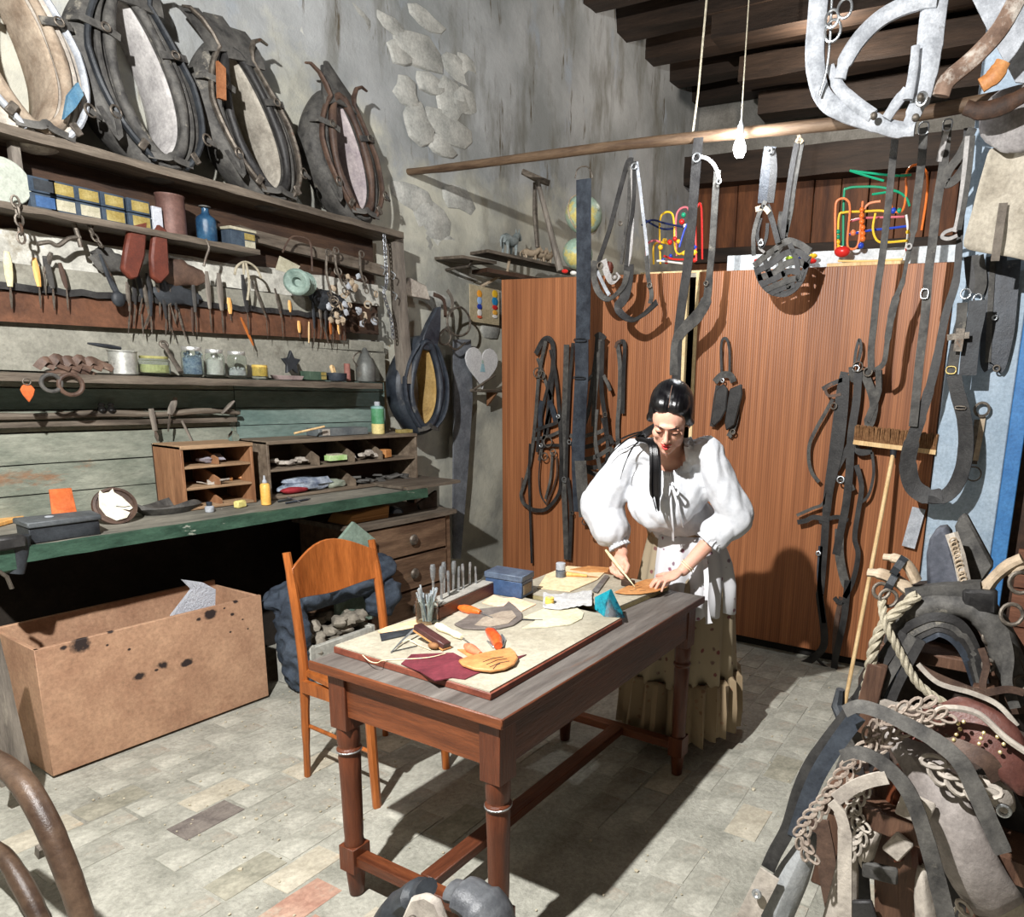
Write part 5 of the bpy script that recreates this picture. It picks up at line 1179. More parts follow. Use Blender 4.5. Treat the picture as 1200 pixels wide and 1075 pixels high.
t = thing('hand_stamp', 'upright bulbous varnished orange-red handle tool lying in the middle of the board', 'tool', tz(580, 755))
G().tube([tz(572, 739, ZB1+.02), tz(576, 742, ZB1+.022), tz(582, 750, ZB1+.020), tz(584, 757, ZB1+.014)], [.010, .017, .018, .013], 12).build('handle', mat('varnished red orange wood', (176, 60, 26), (210, 90, 40), sc=8, rough=.15), t)
G().prism([tz(x, y, ZB1+.001) for x, y in [(570, 752), (577, 760), (590, 759), (593, 751), (588, 744), (584, 752), (576, 755)]], (0, 0, .006)).build('blade', STEEL, t, bev=.001)
hdl('round_knife', 'salmon-handled tool lying over the maroon leather', tz(546, 757, ZB1+.014), tz(563, 767, ZB1+.012), [.009, .014, .014, .011, .008], mat('salmon red wood', (190, 96, 66), (212, 124, 92), sc=8, rough=.3), (tz(576, 770, ZB1+.008), .003, STEEL))
hdl('awl', 'awl with long cream wooden handle beside the dark plough tool', tz(512, 733, ZB1+.013), tz(541, 747, ZB1+.010), [.010, .014, .011, .009, .012, .007], mat('cream turned wood', (222, 208, 164), (236, 226, 190), sc=10, rough=.4), (tz(552, 755, ZB1+.004), .002, STEEL))
# plough gauge : dark wooden block tool
t = thing('plough_gauge', 'dark brown plough gauge with wing screw lying on the hide', 'tool', tz(508, 748))
a = tz(489, 734, ZB1+.045); b = tz(524, 757, ZB1+.014)
d = (b-a).normalized(); up_ = V((0, 0, 1)); sd = d.cross(up_).normalized()
G().plank(a, b, .030, .018, up=(0, 0, 1), n=4, wob=.001).build('body', mat('dark polished leather', (44, 24, 24), (74, 44, 42), sc=8, rough=.3), t, bev=.002)
G().plank(a-V((0, 0, .010)), b-V((0, 0, .010)), .034, .004, n=2, wob=0).build('copper_edge', L_TAN, t)
G().ell(tz(508, 757, ZB1+.012), (.020, .012, .010)).build('wing_screw', mat('brass brown', (110, 76, 48), (140, 100, 66), sc=8, metal=.4), t)
G().ribbon([tz(486, 737, ZB1+.03), tz(470, 752, ZB1+.012), tz(458, 765, ZB1+.003)], [.008, .006, .003], .001, nrm=(.3, -.4, 1)).build('blade', STEEL, t)
flat('leather_strip', 'short matt black leather strip left on the hide', 'leather piece', [(445, 744), (494, 736), (496, 741), (447, 752)], BLACKM, th=.004)
solo('needle', G().tube([tz(458, 764, ZB1+.003), tz(489, 757, ZB1+.003)], .0016, 6), BLACKM, 'thin dark needle lying left of the maroon leather', 'needle')
solo('thin_blade', G().tube([tz(609, 726, ZB1+.004), tz(636, 727, ZB1+.003)], .0022, 6), BLACKM, 'thin dark awl blade lying left of the cream leather blank', 'needle')
TH = mat('waxed thread', (220, 200, 160), (232, 216, 180), sc=20)
solo('thread', G().tube(sm([tz(425, 768, ZB1+.002), tz(433, 775, ZB1+.002), tz(442, 777, ZB1+.003), tz(452, 774, ZB1+.002), tz(500, 771, ZB1+.006), tz(522, 766, ZB1+.006)], 6), .0014, 5), TH, 'loose cream waxed thread curling at the front edge of the board', 'thread')
solo('thread', G().tube(sm([tz(465, 758, ZB1+.002), tz(478, 750, ZB1+.012), tz(490, 756, ZB1+.004), tz(505, 762, ZB1+.004)], 6), .0013, 5), TH, 'short loose thread under the plough gauge', 'thread')
# jar of steel tools
c = tz(503, 731); c = V((-1.672, 1.665, ZB1+.001))
t = thing('tool_jar', 'clear glass jar packed with slim silver stamping tools', 'jar', c)
G().lathe([(.033, 0), (.036, .004), (.036, .075), (.033, .078), (.034, .09), (.032, .09), (.031, .078), (.034, .073), (.034, .007), (.001, .006)], c, seg=24).build('glass', GLASS, t)
rr_ = random.Random(4); SLV = mat('silver rods', (150, 160, 168), (206, 214, 218), sc=50, rough=.3, metal=.5)
for k in range(24):
    a_ = rr_.random()*6.28; q = .026*math.sqrt(rr_.random()); b0 = c+V((math.cos(a_)*q*.6, math.sin(a_)*q*.6, .008)); a2 = a_+rr_.uniform(-1.2, 1.2)
    e = c+V((math.cos(a2)*.034*rr_.uniform(.4, 1.15), math.sin(a2)*.034*rr_.uniform(.4, 1.15), rr_.uniform(.095, .125)))
    G().tube([b0, e], .0030, 6).add([], []).build('steel_tool', SLV, t)
# tool block with punches
t = thing('tool_block', 'red-brown wooden tool block with a grey top holding punches', 'tool block', (-1.75, 1.9, ZB1))
P = [tz(519, 724), tz(576, 696), tz(553, 684), tz(495, 707)]
P = [V((-1.655, 1.70, ZB1+.0)), V((-1.70, 2.05, ZB1+.0)), V((-1.765, 2.04, ZB1+.0)), V((-1.735, 1.70, ZB1+.0))]
G().prism(P, (0, 0, .045)).build('block_body', W_TABLE, t, bev=.003)
G().prism([p.lerp(sum(P, V())/4, .06)+V((0, 0, .046)) for p in P], (0, 0, .004)).build('top_plate', mat('grey block top', (120, 118, 112), (150, 146, 138), sc=10), t)
pun = [(508, 700, 662, .010), (517, 703, 664, .010), (521, 690, 659, .009), (531, 690, 658, .009), (526, 697, 669, .006), (537, 692, 664, .005), (543, 690, 661, .006), (550, 685, 659, .005), (558, 684, 664, .004)]
for k, (px, py, ptop, r) in enumerate(pun):
    base = V((-1.71-.004*k, 1.735+k*.036, ZB1+.05)); base = onZ(px, py, ZB1+.05)
    e = onY(px+(1 if k % 2 else -1), ptop, base.y)
    tt = thing('hole_punch', ['fork-topped punch, leftmost in the tool block', 'second punch in the tool block, broad grey head', 'third punch in the tool block, tall broad head', 'fourth punch in the tool block, tall with wide head', 'short slim punch between the tall ones', 'slim punch at mid block', 'polished slim steel punch right of mid block', 'slim tilted punch second from the right of the block', 'thinnest punch at the right end of the tool block'][k], 'punch', base, 'punches in the tool block')
    G().tube([base-V((0, 0, .03)), base.lerp(e, .55)], [.0045, .0045], 8).build('shank', STEEL, tt)
    G().tube([base.lerp(e, .5), base.lerp(e, .62), e.lerp(base, .12), e], [.004, r*.8, r, r*.75], 10).build('head', STEEL if k > 5 else mat('dull steel', (104, 108, 112), (160, 164, 166), sc=30, rough=.35, metal=.7), tt)
# blue metal box
t = thing('metal_box', 'dark blue hinged metal box with a bare patch on its end, on the table', 'box', (-1.72, 2.13, ZB1))
BLU = mat('dark blue enamel', (36, 52, 80), (56, 78, 110), (120, 128, 134), sc=9, rough=.35, t3=.68)
B0 = [tz(560, 699), tz(612, 706), tz(637, 693), tz(588, 676)]
a = V((-1.745, 1.99, ZB1+.001)); 
A1, A2, A3 = V((-1.735, 2.03, ZB1+.001)), V((-1.575, 2.045, ZB1+.001)), V((-1.59, 2.135, ZB1+.001)); A4 = A1+(A3-A2)
Z_ = V((0, 0, 1))
G().prism([A1, A2, A3, A4], Z_*.062).build('box_body', BLU, t, bev=.002)
e_ = (A2-A1).normalized()*.004; f_ = (A3-A2).normalized()*.004
G().prism([A1-e_-f_+Z_*.063, A2+e_-f_+Z_*.063, A3+e_+f_+Z_*.063, A4-e_+f_+Z_*.063], Z_*.024).build('lid', mat('grey blue lid', (52, 62, 80), (84, 96, 112), (130, 132, 134), sc=9, rough=.4, t3=.66), t, bev=.003)
n_ = (A3-A2).cross(Z_).normalized()
if n_.x < 0: n_ = -n_
G().prism([A2.lerp(A3, .15)+Z_*.012+n_*.0006, A2.lerp(A3, .85)+Z_*.012+n_*.0006, A2.lerp(A3, .85)+Z_*.05+n_*.0006, A2.lerp(A3, .15)+Z_*.05+n_*.0006], n_*.001).build('bare_patch', mat('bare brownish patch', (132, 110, 84), (160, 140, 112), sc=20), t)
# spool, cloth, teal thing, ink bottle
c = tz(644, 710)
t = thing('thread_spool', 'small yellow thread spool standing by the blue box', 'spool', c)
G().lathe([(.014, 0), (.017, .003), (.014, .005), (.0165, .008), (.0165, .024), (.014, .027), (.017, .029), (.014, .032)], c, seg=20).build('thread', mat('yellow thread', (206, 168, 66), (226, 194, 100), sc=80, axis=(1, 1, 6)), t)
G().cyl(c+V((0, 0, .031)), c+V((0, 0, .033)), .008).build('core', CRM, t)
gr = []
for i in range(13):
    row = []
    for j in range(17):
        u = i/12; v = j/16; p = onZ(636+58*v, 697+2*math.sin(v*5)+18*u, ZB1)
        if p.y > 2.14 or True: p.z = ZB1+.008+.018*abs(noise.noise(V((u*5, v*8, 3))))+.006*noise.noise(V((u*14, v*16, 1)))
        row.append(p)
    gr.append(row)
cloth_sheet('crumpled_cloth', 'crumpled greyish white cloth between the two boards', gr, mat('white cotton rag', (168, 167, 166), (190, 189, 187), sc=20, rough=.95, bump=.5), 'cloth', .003)
t = thing('teal_card', 'folded teal card with dark butterfly markings standing at the board corner', 'card', tz(714, 720))
TEAL = mat('glossy teal print', (10, 110, 130), (36, 150, 164), (8, 60, 76), sc=30, rough=.25, t3=.55)
b0, b1, b2 = tz(697, 714), tz(708, 723), tz(731, 724)
pk = onY(715, 691, (b0.y+b1.y)/2+.02)
p0 = onY(697, 700, b0.y)
G().prism([b0, b1, b1.lerp(pk, .55), pk, p0], (0, .004, 0)).build('left_wing', TEAL, t)
G().prism([b1, b2, pk, b1.lerp(pk, .3)], (.002, .006, 0)).build('right_wing', mat('dark teal print', (6, 66, 82), (16, 96, 108), (6, 20, 28), sc=40, rough=.3, t3=.5), t)
c = tz(657, 677, ZB1)
lathed('ink_bottle', 'small clear bottle of dark ink with white screw cap on the far board', 'bottle', c, [('glass', [(.019, 0), (.021, .003), (.021, .03), (.012, .036)], mat('ink in glass', (60, 66, 74), (110, 116, 122), sc=20, rough=.1)), ('cap', [(.020, .036), (.020, .062), (.017, .064)], WHITEP)])
hdl('round_knife', 'slim brown-handled tool lying right of the ink bottle', tz(664, 673, ZB1+.012), tz(688, 675, ZB1+.010), [.012, .009, .007, .006], W_HANDLE, (tz(702, 677, ZB1+.003), .006, L_TAN))
flat('leather_piece', 'flat beige leather piece at the far left of the far board', 'leather piece', [(640, 674), (665, 664), (712, 668), (700, 680), (668, 694), (630, 690)], mat('light tan hide', (202, 178, 140), (220, 200, 164), sc=7), z=ZB1+.0003)
flat('leather_piece', 'second beige leather piece, folded brown edge, on the far board', 'leather piece', [(668, 668), (690, 664), (714, 666), (712, 671), (690, 671)], L_TAN, z=ZB1+.0035)
flat('flat_knife', 'flat steel knife with dark edge lying beside her right hand', 'knife', [(694, 693), (709, 675), (714, 676), (700, 695)], STEEL, th=.004, z=ZB1+.004)
t = thing('tooled_leather', 'orange-tan leather piece with tooled pattern under her hands', 'leather piece', tz(745, 690, ZB1+.005))
P = [(720, 695), (730, 690), (745, 684), (757, 680), (772, 679), (786, 683), (782, 689), (770, 694), (750, 697), (733, 697)]
tb = G().prism([tz(x, y, ZB1+.004) for x, y in P], (0, 0, .004)).build('leather_body', L_TAN, t, bev=.001)
for (xa, ya, xb, yb) in ((738, 693, 746, 691), (744, 690, 752, 688), (749, 693, 757, 692), (741, 688, 748, 686)):
    G().tube([tz(xa, ya, ZB1+.0085), tz(xb, yb, ZB1+.0085)], .001, 5).build('tooled_line', L_BROWN, tb)
t = thing('dark_block', 'dark brown wooden block standing behind the tooled leather', 'block', tz(733, 688))
G().box(tz(733, 688)+V((0, .02, .012)), (.05, .03, .024)).build('block_body', W_DARK, t, bev=.002)

# ================================================================ HARNESS ON THE WARDROBE AND POLE
YW, YP = 4.06, 3.80
def straps(name, label, cat, items, Y, group=None, rings=(), extra=()):
    """items: (pixel points [(x,y,(depth))...], width m, material)"""
    P = [[onY(p[0], p[1], Y)-V((0, p[2] if len(p) > 2 else 0, 0)) for p in it[0]] for it in items]
    top = max((p for path in P for p in path), key=lambda p: p.z); bot = min((p.z for path in P for p in path))
    t = thing(name, label, cat, (top.x, top.y, bot), group)
    for i, (path, it) in enumerate(zip(P, items)):
        path = [p-V((0, .004*(i % 3), 0)) for p in path]
        tw = it[3] if len(it) > 3 else None
        if Y > 3.5: it = (it[0], [x*1.25 for x in it[1]] if isinstance(it[1], list) else it[1]*1.3, it[2])
        n_ = (0, -1, 0) if tw is None else tw
        g = G()
        if not isinstance(it[1], list) and it[1] < .012: g.tube(sm(path, 6), it[1]/2, 7); nm = 'cord'
        else: g.ribbon(sm(path, 6), it[1], .006, nrm=n_); nm = 'strap'
        g.build(nm, it[2], t)
    for (px, py, R, *rest_) in rings:
        m_ = rest_[0] if rest_ else IRON
        q = onY(px, py, Y)-V((0, .02, 0))
        if len(rest_) > 1: 
            w_, h_ = rest_[1]; c4 = [q+V((a*w_, 0, b*h_)) for a, b in ((-1, -1), (1, -1), (1, 1), (-1, 1))]
            G().tube(sm(c4, 3, True), .0035, 6, closed=True).build('buckle', m_, t)
        else: G().torus(q, R, .0045, (0, -1, .1)).build('ring', m_, t)
    return t
D, Gy, Bl, Br = L_DARK, L_GREY, L_BLUE, L_BROWN
# 1 left bridle bundle
straps('bridle', 'leftmost tangled bridle on the wardrobe door with long looped reins', 'bridle', [
    ([(628, 415), (636, 400), (643, 397), (648, 405), (648, 430), (644, 470), (640, 510)], .028, D),
    ([(640, 400), (632, 440), (628, 490), (622, 540), (614, 570), (611, 580), (614, 590), (624, 597)], .02, Gy),
    ([(646, 410), (652, 440), (656, 480), (658, 520), (658, 560), (655, 580), (640, 597), (624, 597)], .02, D),
    ([(630, 420), (640, 450), (646, 470), (640, 500), (632, 540)], .018, Gy), ([(650, 425), (642, 455), (634, 490), (630, 530)], .018, D),
    ([(628, 505), (640, 500), (652, 496), (657, 490)], .018, D), ([(626, 515), (642, 512), (656, 506)], .018, Gy), ([(630, 525), (645, 522), (656, 522)], .016, D),
    ([(622, 520), (621, 560), (622, 600), (624, 660)], .014, D), ([(612, 560), (612, 580), (618, 595), (630, 600), (645, 594)], .010, Br),
    ([(634, 530), (632, 560), (634, 580), (640, 590)], .008, D), ([(648, 530), (646, 560), (640, 585)], .014, Gy), ([(652, 535), (652, 560), (640, 592)], .010, Br),
    ([(644, 470), (648, 480), (652, 495)], .03, Bl), ([(636, 470), (634, 480), (634, 500)], .026, Bl)], YW,
    rings=[(632, 437, .032), (637, 440, .026), (644, 518, .034), (650, 530, .022), (656, 488, .012, STEEL), (640, 535, .025), (636, 522, .012, STEEL)])
# 2 straps beside the wide strap
straps('harness_strap', 'pair of long dark straps hanging just left of the wide blue-black belt', 'strap', [
    ([(664, 404), (663, 440), (661, 500), (660, 550), (662, 600), (664, 656)], .032, Gy), ([(672, 402), (668, 450), (665, 520), (664, 560)], .018, D), ([(666, 560), (670, 600), (668, 656)], .022, D)], YW,
    rings=[(663, 562, .0, STEEL, (.012, .014)), (672, 601, .0, IRON, (.010, .010))])
straps('belt', 'long wide blue-black belt hanging from the pole in front of the globes', 'belt', [
    ([(684, 210), (684, 260), (684, 330), (683, 398)], .078, Bl), ([(682, 398), (682, 440), (680, 480), (678, 540), (680, 600)], .074, Bl), ([(681, 540), (683, 570), (686, 606)], .065, Gy)], YP+.0,
    rings=[(682, 399, .0, BLACKM, (.036, .008)), (681, 443, .0, BLACKM, (.036, .006))])
P0 = onY(684, 205, YP)
solo('wire_loop', G().tube(sm([onY(674, 209, YP), onY(676, 200, YP), onY(680, 196, YP), onY(684, 195, YP), onY(689, 196, YP), onY(693, 202, YP), onY(694, 209, YP)], 4), .0045, 6), IRON, 'iron wire loop at the top of the wide blue-black belt', 'wire loop')
solo('iron_ring', G().torus(onY(685, 612, YP), .018, .005, (0, -1, 0)), Br, 'small brown ring at the tail of the wide belt', 'ring')
# 3 muzzle halter right of belt
straps('muzzle_halter', 'strap muzzle hanging right of the wide belt on the left door', 'muzzle', [
    ([(700, 396), (698, 420), (694, 450), (690, 480), (684, 500), (680, 514)], .022, D), ([(703, 398), (700, 440), (697, 470), (696, 500)], .026, Gy), ([(707, 400), (706, 430), (706, 460), (710, 490), (712, 510)], .024, D), ([(698, 396), (703, 393), (709, 398)], .03, D),
    ([(694, 440), (686, 450), (679, 460)], .014, Gy), ([(708, 440), (713, 450), (716, 458)], .018, Gy),
    ([(668, 510), (676, 514), (690, 510), (704, 506), (712, 500)], .020, Gy), ([(669, 520), (684, 524), (700, 520), (714, 512), (718, 520)], .022, D), ([(672, 532), (686, 538), (702, 534), (716, 526), (718, 532)], .022, Gy), ([(680, 545), (692, 548), (706, 546), (716, 538)], .022, D), ([(688, 552), (700, 556), (712, 552), (716, 544)], .022, Gy),
    ([(700, 480), (698, 510), (702, 540), (706, 556)], .022, Gy), ([(706, 490), (712, 520), (710, 552)], .018, D), ([(684, 505), (676, 520), (684, 545), (700, 558)], .016, D)], YW-.05,
    rings=[(669, 518, .0, STEEL, (.010, .010)), (711, 486, .0, IRON, (.010, .012))])
straps('harness_strap', 'single narrow strap with a hook end right of the muzzle', 'strap', [([(722, 404), (727, 401), (732, 404), (731, 440), (730, 485)], .02, D), ([(724, 404), (727, 430), (726, 470), (724, 500), (725, 535)], .022, Gy), ([(722, 408), (724, 402), (728, 400)], .014, Br)], YW)
# 4 loops hung from the pole, left of the bulb
straps('collar_strap', 'large pair of curved padded straps hung from the pole above the left door', 'strap', [
    ([(742, 188), (736, 190), (730, 210), (722, 240), (714, 270), (704, 300), (698, 318)], .022, D), ([(738, 190), (738, 220), (736, 250), (731, 290), (728, 310)], .016, Gy), ([(744, 190), (744, 220), (742, 250), (738, 275), (735, 312)], .018, D),
    ([(746, 190), (750, 220), (754, 255), (758, 290), (760, 320)], .013, WHITEP), ([(740, 195), (742, 240), (740, 290), (736, 312)], .012, FELT),
    ([(698, 306), (697, 325), (702, 342), (712, 351), (722, 346), (732, 334), (736, 318)], .03, Gy, [(0, -1, 0), (0, -1, .2), (.2, -1, .8), (0, -1, 1), (-.2, -1, .4), (0, -1, 0)]),
    ([(737, 310), (736, 330), (731, 350), (724, 360), (730, 370), (742, 375), (755, 368), (770, 354)], [.05, .05, .045, .036, .036, .036, .04, .04], D, [(0, -1, 0), (0, -1, .1), (.4, -1, .2), (.3, -1, .8), (0, -.8, 1), (0, -.8, 1), (0, -1, .8)]),
    ([(758, 300), (760, 325), (764, 345), (762, 356)], .02, Gy), ([(708, 305), (712, 320), (718, 330), (726, 322)], .03, FELT), ([(700, 318), (708, 335), (714, 346)], .016, WHITEP)], YP,
    rings=[(729, 263, .010), (705, 312, .018, IRON), (722, 325, .016, IRON), (763, 335, .014, IRON), (745, 196, .016, STEEL)])
solo('padded_lump', G().ell(onY(714, 314, YP+.02), (.025, .03, .035), jit=.3), L_RED, 'small reddish pad inside the left curved strap', 'pad')
# 5 long straps crossing at the gap
straps('trace_strap', 'two long traces hanging from the pole over the gap between the doors', 'strap', [
    ([(819, 160), (817, 178), (813, 230), (810, 270), (806, 310), (800, 350), (795, 390), (793, 430), (792, 470)], .042, D), ([(841, 200), (838, 240), (835, 290), (831, 330), (828, 352), (818, 370), (804, 384), (794, 398), (791, 420), (790, 440)], [.03, .03, .03, .036, .05, .056, .05, .044, .042, .04], Gy, [(0, -1, 0), (0, -1, 0), (0, -1, 0), (.3, -1, 0), (.4, -1, .4), (.4, -1, .4), (0, -1, 0)]),
    ([(822, 184), (832, 188), (840, 198), (844, 212)], .014, FELT)], YP-.025, rings=[(818, 186, .022, STEEL), (829, 333, .012, IRON), (844, 214, .012, STEEL)])
# 6 right of bulb
straps('halter', 'blue-black halter with knotted loop hung right of the bulb', 'halter', [
    ([(903, 172), (900, 190), (897, 215), (895, 238)], .05, Bl), ([(905, 175), (907, 200), (903, 238)], .03, D), ([(898, 236), (890, 252), (884, 275), (884, 300)], .018, Gy), ([(899, 240), (906, 262), (912, 285)], .022, D), ([(892, 256), (888, 275), (892, 290), (898, 280), (900, 262)], .014, D), ([(886, 246), (896, 244), (902, 250)], .02, BONE), ([(893, 280), (890, 290), (896, 296)], .010, FELT)], YP,
    rings=[(903, 178, .014, STEEL), (893, 286, .012, STEEL)])
straps('muzzle_halter', 'woven leather muzzle basket hung by a long loop over the right door', 'muzzle', [
    ([(940, 166), (935, 190), (930, 220), (926, 250), (918, 285)], .022, Gy), ([(934, 168), (928, 200), (922, 240), (917, 280)], .022, D), ([(934, 168), (937, 164), (941, 168)], .016, BONE), ([(920, 248), (916, 280), (918, 290)], .05, Gy),
    ([(884, 312), (894, 303), (908, 293), (922, 283), (936, 286), (950, 295)], .026, Gy), ([(888, 318), (904, 310), (920, 298), (936, 296), (948, 305)], .024, D), ([(888, 326), (906, 320), (924, 308), (940, 308), (946, 314)], .026, Gy), ([(892, 334), (910, 326), (926, 318), (942, 322)], .024, D), ([(898, 340), (912, 334), (928, 328), (940, 326)], .024, Gy), ([(886, 312), (892, 330), (904, 342), (922, 344), (938, 330), (948, 300)], .024, D), ([(904, 344), (916, 338), (932, 334)], .024, D), ([(936, 150), (937, 158), (937, 168)], .014, BONE),
    ([(896, 304), (904, 325), (916, 342)], .02, D), ([(910, 294), (918, 318), (926, 340)], .02, Gy), ([(926, 286), (934, 306), (936, 330)], .02, D), ([(918, 285), (908, 300), (896, 318)], .022, Gy)], YP+.03)
# 7 blinkers
straps('blinker_pair', 'pair of black blinkers on a loop right of the woman head', 'blinkers', [
    ([(846, 440), (845, 410), (847, 398), (852, 398), (855, 412), (855, 440)], .012, D), ([(838, 448), (846, 440), (856, 440), (860, 448)], .03, Gy), ([(836, 500), (840, 470), (843, 452)], .03, D), ([(862, 455), (864, 480), (860, 500), (854, 512)], .026, Gy)], YW,
    rings=[(860, 506, .014, IRON), (848, 446, .010, STEEL)])
for k, P in enumerate(([(840, 458), (848, 450), (854, 456), (852, 480), (846, 492), (838, 500), (834, 495)], [(856, 456), (870, 450), (871, 462), (866, 482), (862, 498), (852, 505), (850, 495)])):
    solo('blinker_cup', G().prism([onY(x, y, YW-.02) for x, y in P], (0, -.02, 0)), D, ['left black blinker cup beside the woman head', 'right black blinker cup with grey strap'][k], 'blinker', bev=.006)
# 8 big bundle at the right door
straps('bridle', 'big tangled bundle of long dark reins hanging low on the right door', 'bridle', [
    ([(1001, 430), (1003, 412), (1007, 398), (1009, 410), (1004, 430)], .012, D), ([(990, 436), (985, 460), (980, 500), (975, 540), (970, 580), (966, 640), (962, 690), (961, 700), (966, 740), (964, 760), (948, 775), (936, 780)], .034, D), ([(1006, 436), (1004, 470), (998, 510), (996, 550), (992, 590), (986, 620), (980, 650)], .034, D), ([(1014, 440), (1024, 470), (1020, 495), (1013, 498)], .036, Gy), ([(1030, 434), (1030, 455), (1024, 475), (1016, 494)], .028, Gy),
    ([(992, 440), (990, 480), (984, 530), (974, 570), (970, 600)], .03, D), ([(998, 430), (1000, 445), (1010, 438), (1024, 432)], .026, Gy), ([(988, 445), (975, 450), (964, 456)], .018, D), ([(986, 462), (972, 464), (968, 456), (976, 450)], .012, Br),
    ([(976, 468), (966, 486), (958, 500), (949, 520), (948, 540), (952, 555), (960, 565)], .016, Gy), ([(980, 540), (972, 570), (965, 590), (952, 596), (934, 604)], .014, Gy), ([(972, 610), (955, 606), (945, 610), (935, 612)], .022, D), ([(960, 612), (980, 606), (994, 610)], .018, D),
    ([(1022, 530), (1024, 555), (1018, 580), (1008, 590)], .012, D), ([(1004, 545), (1010, 570), (1006, 600), (1002, 630), (1006, 650), (1000, 680), (990, 700)], .022, D), ([(996, 520), (986, 540), (978, 555)], .024, D), ([(984, 620), (984, 650), (990, 680), (996, 690)], .04, Gy), ([(994, 680), (990, 720), (984, 750), (978, 780), (980, 800)], .03, D), ([(986, 700), (980, 730), (978, 765), (982, 802)], .022, Br),
    ([(962, 640), (960, 670), (962, 700), (966, 730)], .02, Bl), ([(978, 700), (984, 706), (992, 704)], .02, D), ([(970, 570), (980, 560), (994, 565), (1000, 575)], .02, Gy), ([(1000, 520), (1008, 530), (1022, 528)], .028, D), ([(958, 772), (966, 780), (976, 786)], .012, D)], YW-.02,
    rings=[(1006, 430, .026, IRON), (1018, 436, .022, IRON), (986, 562, .018, STEEL), (1004, 432, .016, STEEL), (960, 648, .012, STEEL), (978, 476, .016, IRON)])
# long reins from the pole
straps('rein', 'pair of long grey reins running from the pole down to the tangled bundle', 'strap', [
    ([(1049, 162), (1045, 200), (1040, 250), (1034, 300), (1028, 340), (1024, 380), (1021, 410), (1021, 434)], .026, Gy), ([(1083, 150), (1080, 190), (1074, 240), (1070, 275), (1064, 300), (1058, 330), (1050, 350), (1044, 375), (1040, 400), (1036, 425), (1026, 434)], [.03, .03, .028, .018, .014, .02, .03, .026, .02, .02, .018], Gy)], YP-.02,
    rings=[(1083, 152, .0, STEEL, (.018, .022)), (1066, 290, .012, FELT)])
straps('rein', 'long studded strap with buckle ending behind the broom', 'strap', [([(1110, 146), (1106, 190), (1098, 240), (1092, 290), (1088, 320), (1084, 370), (1078, 420), (1074, 460), (1070, 500)], .032, Gy), ([(1111, 150), (1108, 160), (1100, 190)], .02, FELT)], YP-.02, rings=[(1111, 148, .0, STEEL, (.016, .020)), (1084, 345, .0, STEEL, (.014, .018))])
straps('girth_strap', 'very long strap sweeping down into a big dark loop by the broom', 'strap', [
    ([(1133, 150), (1130, 200), (1127, 250), (1124, 290), (1120, 330), (1108, 370), (1098, 420), (1088, 460), (1078, 490), (1068, 520), (1064, 545), (1070, 570), (1088, 582), (1104, 580)], [.02, .02, .022, .026, .03, .03, .034, .04, .05, .062, .07, .07, .06, .05], D, [(0, -1, 0)]*6+[(.2, -1, 0), (.3, -1, .1), (.2, -1, .7)]),
    ([(1088, 583), (1104, 583), (1118, 572), (1128, 550), (1132, 520), (1130, 490), (1122, 460), (1118, 440)], [.05, .06, .062, .06, .058, .056, .054, .05], D, [(0, -1, .8), (-.3, -1, .3), (-.3, -1, 0), (0, -1, 0)]),
    ([(1116, 440), (1120, 410), (1126, 380), (1128, 355)], .036, Gy), ([(1134, 440), (1138, 400), (1144, 370), (1146, 352)], .06, BLACKM)], YP,
    rings=[(1115, 434, .0, mat('brass', (150, 130, 80), (190, 170, 110), sc=30, metal=.7, rough=.4), (.018, .014)), (1132, 345, .022, STEEL), (1126, 478, .0, IRON, (.02, .006))])
straps('hook_plate', 'dull iron winged hook plate riveted to the strap on the blue pillar', 'hook', [([(1110, 396), (1122, 394), (1136, 393)], .022, IRON), ([(1126, 385), (1124, 400), (1122, 412)], .03, IRON)], YP-.05)
straps('harness_strap', 'thin looped grey straps hanging left of the blue pillar top', 'strap', [([(1140, 150), (1126, 180), (1112, 200), (1108, 215), (1120, 210), (1134, 190)], .03, Gy), ([(1134, 160), (1128, 220), (1122, 260), (1118, 272)], .016, FELT), ([(1140, 160), (1136, 200), (1130, 240), (1124, 270)], .018, Gy), ([(1120, 268), (1108, 272), (1104, 278), (1112, 280), (1122, 276)], .012, FELT)], YP-.06)
# straps on the blue pillar
YB = 3.96
straps('harness_strap', 'broad pair of straps ending in a pointed tip on the blue pillar', 'strap', [([(1168, 300), (1166, 340), (1162, 380), (1160, 420), (1164, 430)], .07, L_BLUE), ([(1186, 305), (1182, 350), (1178, 390), (1170, 425), (1166, 432)], .06, Bl), ([(1164, 300), (1160, 370), (1158, 425)], .02, L_GREY)], YB, rings=[(1168, 432, .014, IRON), (1166, 373, .010, STEEL)])
straps('harness_strap', 'short dark doubled strap with buckle hung at the pillar left edge', 'strap', [([(1138, 300), (1140, 325), (1144, 342)], .05, D), ([(1146, 300), (1150, 330), (1146, 345)], .04, Gy)], YB-.02, rings=[(1146, 350, .018, STEEL)])
t = straps('horse_bit', 'rusty two-ringed bit hanging on the blue pillar', 'horse bit', [([(1148, 492), (1145, 515), (1140, 535), (1139, 544)], .038, IRON), ([(1152, 488), (1148, 515), (1143, 540)], .02, BONE)], YB+.025, rings=[(1151, 480, .036, IRON), (1141, 555, .036, IRON), (1151, 480, .030, IRON)])
